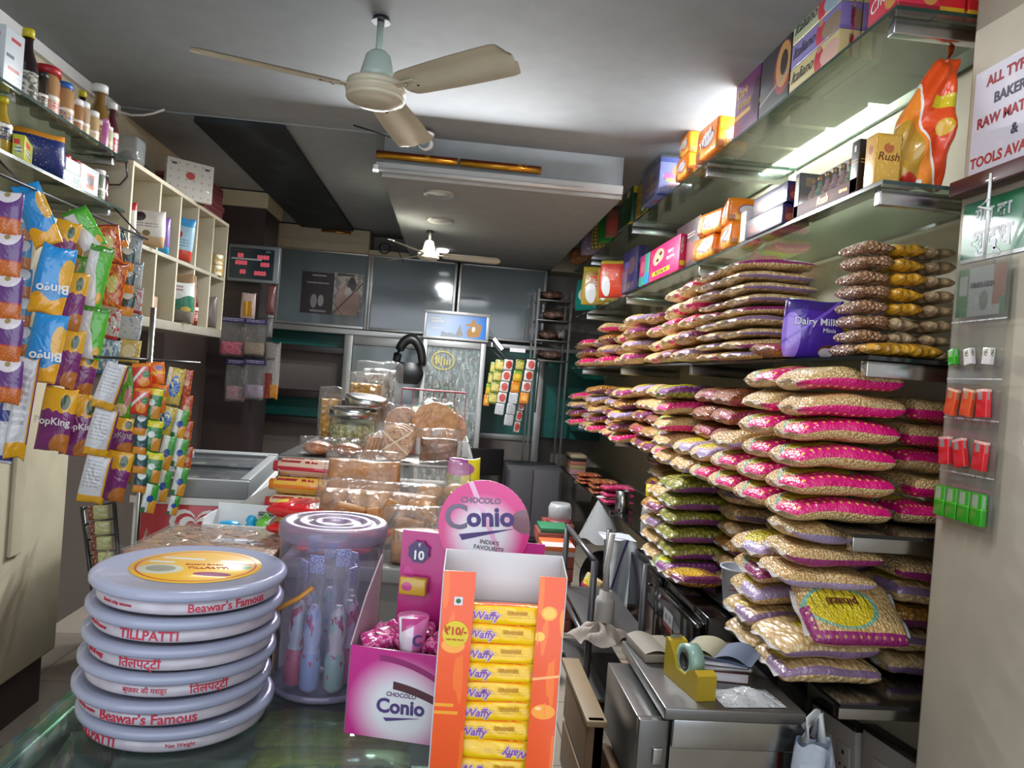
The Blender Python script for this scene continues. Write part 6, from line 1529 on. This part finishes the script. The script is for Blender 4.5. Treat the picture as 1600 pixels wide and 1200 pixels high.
td = E('tape_dispenser', 'yellow desk tape dispenser with a pale green roll', 'tape dispenser', (.822, 2.315, ZB), R_(-80))
ol = [(-.11, 0), (.11, 0), (.11, .075), (.085, .085), (.05, .07), (.03, .05), (-.03, .05), (-.05, .085), (-.085, .115), (-.11, .12)]
O('body', MB().prism(ol, -.032, .032, axis='y'), plain('#b59a22', .4, 0, .3), td)
O('tape_roll', MB().lathe([(.03, -.022), (.052, -.022), (.052, .022), (.03, .022), (.03, -.022)], 32, caps=False), plain('#8fb0a4', .35, 0, .3), td, (0, 0, .082), (R_(90), 0, 0))
O('roll_core', MB().lathe([(.022, -.0225), (.0298, -.0225), (.0298, .0225), (.022, .0225), (.022, -.0225)], 24, caps=False), plain('#2a2a2c', .5), td, (0, 0, .082), (R_(90), 0, 0))
O('cutter', MB().box(-.112, -.02, .115, -.1, .02, .128), M['steel'], td)
mb = MB().grid(lambda u, v: (.2*(u-.5), .13*(v-.5), .02*math.sin(u*PI)*math.sin(v*PI)*(1.2+.5*math.sin(u*17+v*8))), 16, 12)
O('plastic_bag', mb, film('violet_film', '#8f86a0', .5, .15, .9, 40), None, (.98, 2.24, ZB+.001), (0, 0, R_(5)), 'flat crumpled violet plastic bag at the front of the steel table', 'bag')
mb = MB().grid(lambda u, v: ((.05+.06*v)*math.cos(2*PI*u)*(1+.12*math.sin(6*PI*u+v*5)), .035*math.sin(2*PI*u)*(1+.2*math.cos(8*PI*u)), -.38*v+.01*math.sin(u*20)), 30, 14)
cbg = O('carrier_bag', mb, pm('pale_bag', '#b6bfce', [('n', 4, .55, '#8f9ab4')], .35, .3, .8, 12), None, (1.135, 2.10, .56), (0, 0, 0), 'pale blue plastic carrier bag hanging from the steel table corner', 'bag')
O('handle', MB().tube([(-.03, 0, 0), (-.015, .01, .06), (.015, .03, .075), (.02, .04, .0)], [.016, .012, .012, .014], 10).tube([(.02, 0, 0), (.025, .02, .07), (-.01, .05, .02)], [.014, .011, .012], 10), plain('#c4c8cc', .4), cbg)
# oven under the shelf
ov = E('black_oven', 'large black oven with a steel bar handle below the shelves', 'oven', (1.12, 2.99, 0))
O('body', MB().box(.0, 0, .16, .45, 1.22, .635, bev=.008), M['blackgloss'], ov)
dr_ = O('door', MB().box(-.025, .62, .18, 0, 1.2, .62, bev=.006), plain('#171417', .18, 0, .5), ov)
O('handle', MB().tube([(-.025, .74, .56), (-.07, .74, .56), (-.07, .74, .54)], .008, 10).tube([(-.07, .74, .58), (-.07, .74, .23)], .010, 10).tube([(-.025, .74, .25), (-.07, .74, .25)], .008, 10), M['chrome'], dr_)
cp = O('control_panel', MB().box(-.045, .02, .3, 0, .58, .6, bev=.03), M['blackgloss'], ov)
O('data_plate', MB().box(-.0465, .3, .46, -.0451, .44, .54), pm('data_plate', '#8f8f90', [('r', 0, 0, 1, .25, '#6a2a30'), ('e', .3, .6, .14, .2, '#5a5a5a'), ('e', .7, .6, .14, .2, '#5a5a5a')], .3, .3), cp)
O('base_frame', MB().box(.0, 0, 0, .45, 1.22, .16), plain('#a82028', .4), ov)
cl_ = O('white_cloth', MB().grid(lambda u, v: (.19*(u-.5)*(1+.15*v)+.03*v, .03*math.sin(u*11+v*4)*(.3+v)-.06*v, -.40*v*(1-.25*u*v)), 20, 16).grid(lambda u, v: (.19*(u-.5), .2*v+.02*math.sin(u*11), .0), 10, 3), pm('cloth_white', '#aeb4b8', [('l', .9, -1.2, .05, '#4a3c70')], .85, 0, .4, 6), None, (1.06, 4.32, .652), (0, 0, 0), 'white cloth with a violet stripe hanging beside the black oven', 'cloth')
# metal trolley frame with bottle and rag
tr2 = E('metal_trolley', 'grey tube-frame trolley standing in the aisle by the shelves', 'trolley', (.72, 3.38, 0))
fmt = plain('#5a5a5e', .4, .5)
for k, (x, y) in enumerate(((0, 0), (.24, 0), (0, .8), (.24, .8))): O('leg', MB().tube([(x, y, .012), (x, y, .74 if y else .745)], .016, 10), fmt, tr2)
O('frame_bar', MB().tube([(0, 0, .02), (.24, 0, .02)], .016, 10).tube([(0, 0, .745), (0, .8, .745)], .014, 10).tube([(0, .8, .02), (.24, .8, .02)], .014, 10).tube([(0, 0, .36), (0, .8, .36)], .012, 10), fmt, tr2)
O('tray', MB().box(.0, .0, .395, .28, .8, .41, bev=.003), plain('#4c4a4a', .5, .3), tr2)
O('lower_tray', MB().box(.0, .0, .1, .28, .8, .115, bev=.003), plain('#4c4a4a', .5, .3), tr2)
bw_ = E('white_bottle', 'white plastic bottle with a tall pale spout on the trolley', 'bottle', (.80, 3.30+.16, .411))
O('body', MB().lathe([(.042, 0), (.046, .006), (.046, .13), (.04, .15), (.03, .155), (.03, .18), (0, .182)], 28, caps=False), plain('#b9b3ae', .45), bw_)
O('spout', MB().tube([(0, 0, .18), (-.004, 0, .3), (.01, .0, .45)], [.016, .013, .015], 12), plain('#c4bfba', .45), bw_)
mb = MB().grid(lambda u, v: ((.13+.03*math.sin(u*19))*math.cos(2*PI*u)*v, (.10+.025*math.cos(u*23))*math.sin(2*PI*u)*v, .05*(1-v**2)*(1+.4*math.sin(u*30+v*7))+.012*math.sin(u*40)*v+.014), 36, 10)
O('beige_rag', mb, plain('#a59a90', .9), None, (.74, 3.20+.1, .412), (0, 0, 0), 'crumpled beige rag on the near end of the trolley', 'cloth')
O('white_tub', MB().lathe([(.05, 0), (.085, .01), (.095, .10), (.09, .14), (.05, .165), (0, .17)], 28, caps=False), plain('#b4b0ae', .5), None, (.59, 3.92, 0), (0, 0, 0), 'white rounded tub on the floor beside the trolley', 'tub')
rb_ = pm('red_packs', '#8a4238', [('r', 0, .0, 1, .1, '#5a2a24'), ('e', .5, .55, .3, .25, '#a8584a')], .5, .2)
rows_ = [(.755, 4.75), (.77, 5.05), (.86, 5.36)]
n_ = 0
for r0, (x, y) in enumerate(rows_):
    for k in range(7 if r0 else 6):
        carton('goods_carton', 'reddish brown carton, %s up in the %s floor pile beyond the trolley' % (ORD[k], ('nearest', 'second', 'farthest')[r0]), 'carton', (x+RND.uniform(-.012, .012), y, .0005+.078*k), .2, .27, .077, rb_, group='reddish cartons piled on the floor')
carton('goods_carton', 'white and orange carton on the nearest floor pile', 'carton', (.755, 4.74, .0005+.078*6), .2, .26, .06, pm('white_or', '#b9b4b4', [('r', 0, .5, 1, 1, '#c4602a')], .5, .2))
carton('goods_carton', 'green edged carton on the second floor pile', 'carton', (.77, 5.05, .0005+.078*7), .19, .24, .03, plain('#2f7a54', .5))
cw_ = E('clear_tub', 'clear plastic tub with a red rim under a crumpled bag beyond the wok', 'tub', (.86, 5.36, .0005+.078*7))
O('tub', MB().lathe([(.075, 0), (.08, .004), (.085, .1), (.07, .13)], 24), film('tub2', '#c6c8cc', .55, .12, .1), cw_); O('rim', MB().lathe([(.09, .0), (.095, .006), (.09, .014)], 24), plain('#a83a4a', .4), cw_)
mb = MB().grid(lambda u, v: ((.06+.12*v)*math.cos(2*PI*u)*(1+.15*math.sin(6*PI*u)), .16*math.sin(2*PI*u)*(.4+.6*v), -.3*v+.015*math.sin(u*25)), 28, 12)
O('hanging_bag', mb, film('grey_film', '#b4b4b2', .55, .12, .9, 26), None, (1.27, 5.75, .652), (0, 0, 0), 'crumpled clear plastic bag hanging under the lowest shelf', 'bag')
O('wooden_crate', MB().box(-.13, -.13, 0, .13, .13, .165, bev=.004), plain('#5a4636', .7), None, (1.05, 4.63, 0), (0, 0, R_(20)), 'low wooden crate under the black wok', 'crate')
wk = E('black_wok', 'large black wok leaning on its side under the lowest shelf', 'wok', (1.03, 4.62, .345), rot=(R_(78), 0, R_(-52)))
O('bowl', MB().lathe([(0, -.085), (.08, -.072), (.14, -.03), (.165, 0), (.172, .004), (.168, .008), (.16, .002), (.135, -.024), (.08, -.062), (0, -.075)], 40, caps=False), plain('#1b191b', .3, .5), wk)
O('handle', MB().tube([(.16, -.03, .004), (.2, -.02, .01), (.2, .02, .01), (.16, .03, .004)], .007, 8), plain('#1b191b', .3, .5), wk)
me = pillow(.13, .10, .05, 120, 12, 10); me.move(Matrix.Rotation(R_(80), 4, 'X'))
O('pink_packet', me, BT['pink'][0], None, (.955, 4.50, .34), (0, R_(20), R_(-40)), 'small pink dotted packet resting against the black wok', 'packet')
# shelf five clutter
bk = E('white_bucket', 'small white plastic bucket at the edge of the lowest shelf', 'bucket', (1.255, 3.02, SH[4]+.001))
O('bucket', MB().lathe([(.055, 0), (.058, .004), (.078, .165), (.083, .168), (.083, .176), (.075, .174), (.054, .008), (0, .006)], 32, caps=False), plain('#c3c8d4', .4, 0, .2), bk)
T('ma-lak foods\nsweet & fresh', .014, plain('#a83a4a'), bk, (-.03, -.062, .1), (R_(85), 0, R_(-28)))
cu = O('steel_tumbler', MB().lathe([(.048, 0), (.05, .004), (.05, .15), (.046, .152), (.044, .01), (0, .008)], 32, caps=False), M['steel'], None, (1.27, 5.2, SH[4]+.001), (0, 0, 0), 'steel tumbler standing on the lowest shelf past the amber stacks', 'tumbler')
cbt = E('clear_bottle', 'clear bottle with a yellow cap before the amber bags', 'bottle', (1.262, 4.48, SH[4]+.001))
O('body', MB().lathe([(.042, 0), (.046, .006), (.043, .03), (.046, .06), (.043, .09), (.046, .12), (.04, .17), (.018, .21), (.018, .23)], 24), film('bottle_film', '#e6e0d8', .75, .06, .15, 12), cbt)
O('cap', MB().lathe([(.022, .225), (.024, .23), (.03, .26), (.028, .30), (.0, .305)], 18, caps=False), plain('#d0b81e', .4), cbt)
far = [(1.30, 5.5, .24, .16, .15, '#b02a5a', 'pink flat packet pile'), (1.30, 6.0, .22, .2, .12, '#8a3a34', 'dull red packet pile'), (1.28, 6.55, .2, .2, .1, '#a04038', 'red sweet packet')]
for k, (x, y, w, d, h, c, l_) in enumerate(far):
    for q in range(3):
        me = pillow(w, d, h/3-.001, 130+k*3+q, 12, 10, lump=.14)
        O('sweet_packet', me, pm('far_packet_%d' % k, c, [('d', 7, 5, .2, '#d87a9a') if k == 0 else ('n', 8, .55, '#d8a03a'), ('n', 12, .64, '#d8d0c8')], .3, .6, .5), None, (x, y, SH[4]+.001+h/6+h/3*q), (0, 0, R_(RND.uniform(-5, 5))), '%s on the lowest shelf beyond the tumbler, %s up' % (l_, ORD[q]), 'packet', 'far packets on the lowest shelf')
for k, (zz, h, c, l_) in enumerate(((0, .05, '#b98a8e', 'pale pink'), (.051, .04, '#a8946a', 'tan'), (.092, .035, '#b06a5a', 'reddish'), (.128, .03, '#2a2624', 'black'), (.159, .03, '#b9a88a', 'cream topped'))):
    carton('goods_carton', '%s carton in the pile at the far end of the lowest shelf' % l_, 'carton', (1.29, 7.3, SH[4]+.001+zz), .15, .3, h, plain(c, .5), group='cartons at the far end of the lowest shelf')
O('white_dish', MB().lathe([(.05, 0), (.07, .012), (.072, .016), (.06, .014), (0, .004)], 24, caps=False), M['white'], None, (1.27, 5.75, SH[4]+.001), (0, 0, 0), 'small white dish at the edge of the lowest shelf', 'dish')
# switchboards on the wall
for k, (y, z, l_) in enumerate(((2.86, .17, 'farther'), (2.48, .24, 'nearer'))):
    sb = E('switchboard', '%s pale electric switchboard with sockets on the wall below the shelves' % l_, 'switchboard', (1.669, y, z), rot=(R_(-6), 0, 0))
    O('plate', MB().box(-.05, -.17, -.13, 0, .17, .13, bev=.006), plain('#cfc9c0', .5), sb)
    O('top_cover', MB().box(-.052, -.17, .13, 0, .17, .15, bev=.003), M['black'], sb)
    for q, yy in enumerate((-.09, .05)):
        so = O('socket', MB().box(-.055, yy-.045, -.07, -.05, yy+.045, .06, bev=.003), plain('#dcd6cc', .4), sb)
        for dy, dz, r_ in ((0, .03, .009), (-.02, -.02, .006), (.02, -.02, .006), (0, -.045, .006)): O('socket_hole', MB().lathe([(0, 0), (r_, 0), (r_, .001), (0, .001)], 10, caps=False), M['black'], so, (-.0556, yy+dy, dz), (0, R_(90), 0))
    if k == 0:
        O('plug', MB().box(-.09, .06, -.03, -.056, .12, .04, bev=.008), plain('#8a2028', .4), sb)
        O('plug_cord', MB().tube([(-.085, .09, -.02), (-.11, .09, -.08), (-.1, .06, -.16)], .008, 8), M['black'], sb)

# ---------------------------------------------------------------- ceiling fans, camera, tubes
fanw = plain('#cdc6b0', .4, 0, .2); fanmint = plain('#b9cbc4', .35, 0, .3)


def fan(label, loc, top, rad, ang, white, blade, scale=1.0):
    e = E('ceiling_fan', label, 'fan', loc)
    s = scale; h = top-loc[2]
    O('rod', MB().tube([(0, 0, .1*s), (0, 0, h-.02)], .013*s, 12), white, e)
    O('ceiling_hook', MB().lathe([(.035*s, h-.02), (.03*s, h-.001)], 16), M['wire'], e)
    O('canopy', MB().lathe([(.066*s, .045*s), (.06*s, .075*s), (.045*s, .135*s), (.03*s, .15*s), (.016*s, .155*s)], 24), white, e)
    O('motor_housing', MB().lathe([(0, -.046*s), (.05*s, -.045*s), (.082*s, -.038*s), (.092*s, -.028*s), (.103*s, -.027*s), (.106*s, -.022*s), (.106*s, -.010*s), (.102*s, -.008*s), (.102*s, -.004*s), (.108*s, -.002*s), (.11*s, .012*s), (.105*s, .015*s), (.105*s, .02*s), (.108*s, .023*s), (.104*s, .036*s), (.07*s, .044*s), (.02*s, .05*s)], 36, caps=False), blade, e)
    for a in ang:
        b = MB()
        def fn(u, v):
            x = .135*s+(rad-.135*s)*u
            w = (.062+.014*math.sin(PI*min(1, u*1.2)*.5))*s
            tip = math.sqrt(max(.05, 1-max(0, (u-.93)/.07)**2*.9))
            root = .75+.25*min(1, u/.05)
            y = (v-.5)*2*w*tip*root
            return (x, y, -.30*y+.004*s*math.cos((v-.35)*9)+.012*s)
        b.grid(fn, 24, 8); n_ = len(b.v)
        b.grid(lambda u, v: tuple(Vector(fn(u, v))-Vector((0, 0, .003*s))), 24, 8, flip=True)
        bl = O('blade', b, blade, e, (0, 0, 0), (0, 0, a))
        O('blade_arm', MB().box(.1*s, -.02*s, .008*s, .2*s, .02*s, .013*s, bev=.002), blade, bl)
        for q in (.155, .2, .2): O('bolt', MB().lathe([(.006*s, -.004*s), (.006*s, .003*s)], 8), M['chrome'], bl, (q*s, .016*s*(1 if q > .16 else 0), .004*s))
    return e


hub = at(587, 146, y=3.13)
tr_ = at(818, 92, z=2.66)-hub; tl_ = at(283, 67, z=2.66)-hub
a1 = math.atan2(tr_.y, tr_.x); a2 = math.atan2(tl_.y, tl_.x)
fan('large cream three-blade ceiling fan near the front of the shop', hub, 2.969, .70, (a1, a1+R_(120), a1+R_(240)), fanmint, fanw, 1.12)
fan('small distant ceiling fan before the back windows', Vector((-.25, 6.3, 2.5)), 2.709, .60, (R_(3), R_(125), R_(245)), fanw, fanw, .85)
cc = E('security_camera', 'white security camera fixed under the ceiling beside a fan blade', 'camera', (-.25, 4.5, 2.949))
O('mount', MB().lathe([(.05, -.02), (.052, -.004), (.045, 0)], 20), M['white'], cc)
O('body', MB().tube([(.01, .06, -.05), (.0, -.05, -.075)], .04, 16), M['white'], cc)
O('lens', MB().tube([(.0, -.048, -.0745), (-.001, -.056, -.0765)], .031, 16), M['blackgloss'], cc)
O('cable', MB().tube([(-.04, .02, -.03), (-.15, .0, -.06), (-.3, -.02, -.03), (-.42, .0, .0)], .005, 6), M['wire'], cc)
bt = E('tube_fixture', 'long white tube light batten on the ceiling step', 'light', (.28, 4.62, 2.76))
O('batten', MB().box(-.82, -.0, -.03, .70, .024, .025, bev=.004), plain('#bfc1c2', .5), bt)
O('tube', MB().tube([(-.8, -.016, -.025), (.45, -.016, -.025)], .014, 12), plain('#c6cacb', .25), bt)
O('end_cap', MB().box(-.83, -.03, -.045, -.80, .0, .0, bev=.003), M['white'], bt)
O('foil_tube', MB().tube([(-.54, 0, 0), (-.05, 0, 0)], .024, 14), M['foil'], None, (0, 4.625, 2.83), (0, 0, 0), 'gold and red foil-wrapped tube, left piece above the batten', 'tube', 'foil-wrapped tubes')
O('foil_tube', MB().tube([(-.035, 0, 0), (.46, 0, 0)], .024, 14), M['foil'], None, (0, 4.625, 2.83), (0, 0, 0), 'gold and red foil-wrapped tube, right piece above the batten', 'tube', 'foil-wrapped tubes')
O('foil_tube', MB().tube([(-1.42, 0, 0), (-1.12, 0, 0)], .014, 12), M['foil'], None, (0, 7.915, 2.905), (0, 0, 0), 'short gold foil tube at the far end of the dark ceiling panel', 'tube')
for k, (x, y) in enumerate(((-.158, 4.97), (-.165, 5.84))):
    e = E('ceiling_downlight', '%s round white ceiling light before the small fan' % ('nearer', 'farther')[k], 'light', (x, y, 2.709))
    O('ring', MB().lathe([(.075, -.004), (.1, -.012), (.105, 0)], 28, caps=False), M['alu'], e)
    O('diffuser', MB().lathe([(0, -.003), (.076, -.003)], 28, caps=False), plain('#8f9191', .3), e)
bl = E('bulb_light', 'glowing round bulb under the back ceiling beside the small fan', 'light', tuple(at(692, 386, y=7.2).xy)+(2.709,))
O('bulb', MB().lathe([(0, -.035), (.05, -.028), (.062, -.012), (.05, 0)], 20, caps=False), M['bulbwhite'], bl)
wf = E('cable_spool', 'coil of dark cable hanging on the back pelmet', 'cable', tuple(at(601, 388, y=7.958)))
O('coil', MB().tube([(.055*math.cos(t), .004*math.sin(3*t), .055*math.sin(t)) for t in [2*PI*k/40*3 for k in range(41)]], .008, 6), M['wire'], wf)
O('tail', MB().tube([(.05, 0, .02), (.12, 0, .03), (.16, 0, -.05), (.2, .02, -.12)], .004, 6).tube([(0, .02, .05), (0, .07, .06)], .006, 6), M['wire'], wf)
tl = E('wall_tube_light', 'lit tube light on the right wall hidden behind the top shelf cartons', 'light', (1.665, 3.5, 2.88))
O('batten', MB().box(-.03, -.6, -.025, 0, .6, .025), M['white'], tl)
O('tube', MB().tube([(-.045, -.58, 0), (-.045, .58, 0)], .014, 12), M['lampwhite'], tl)
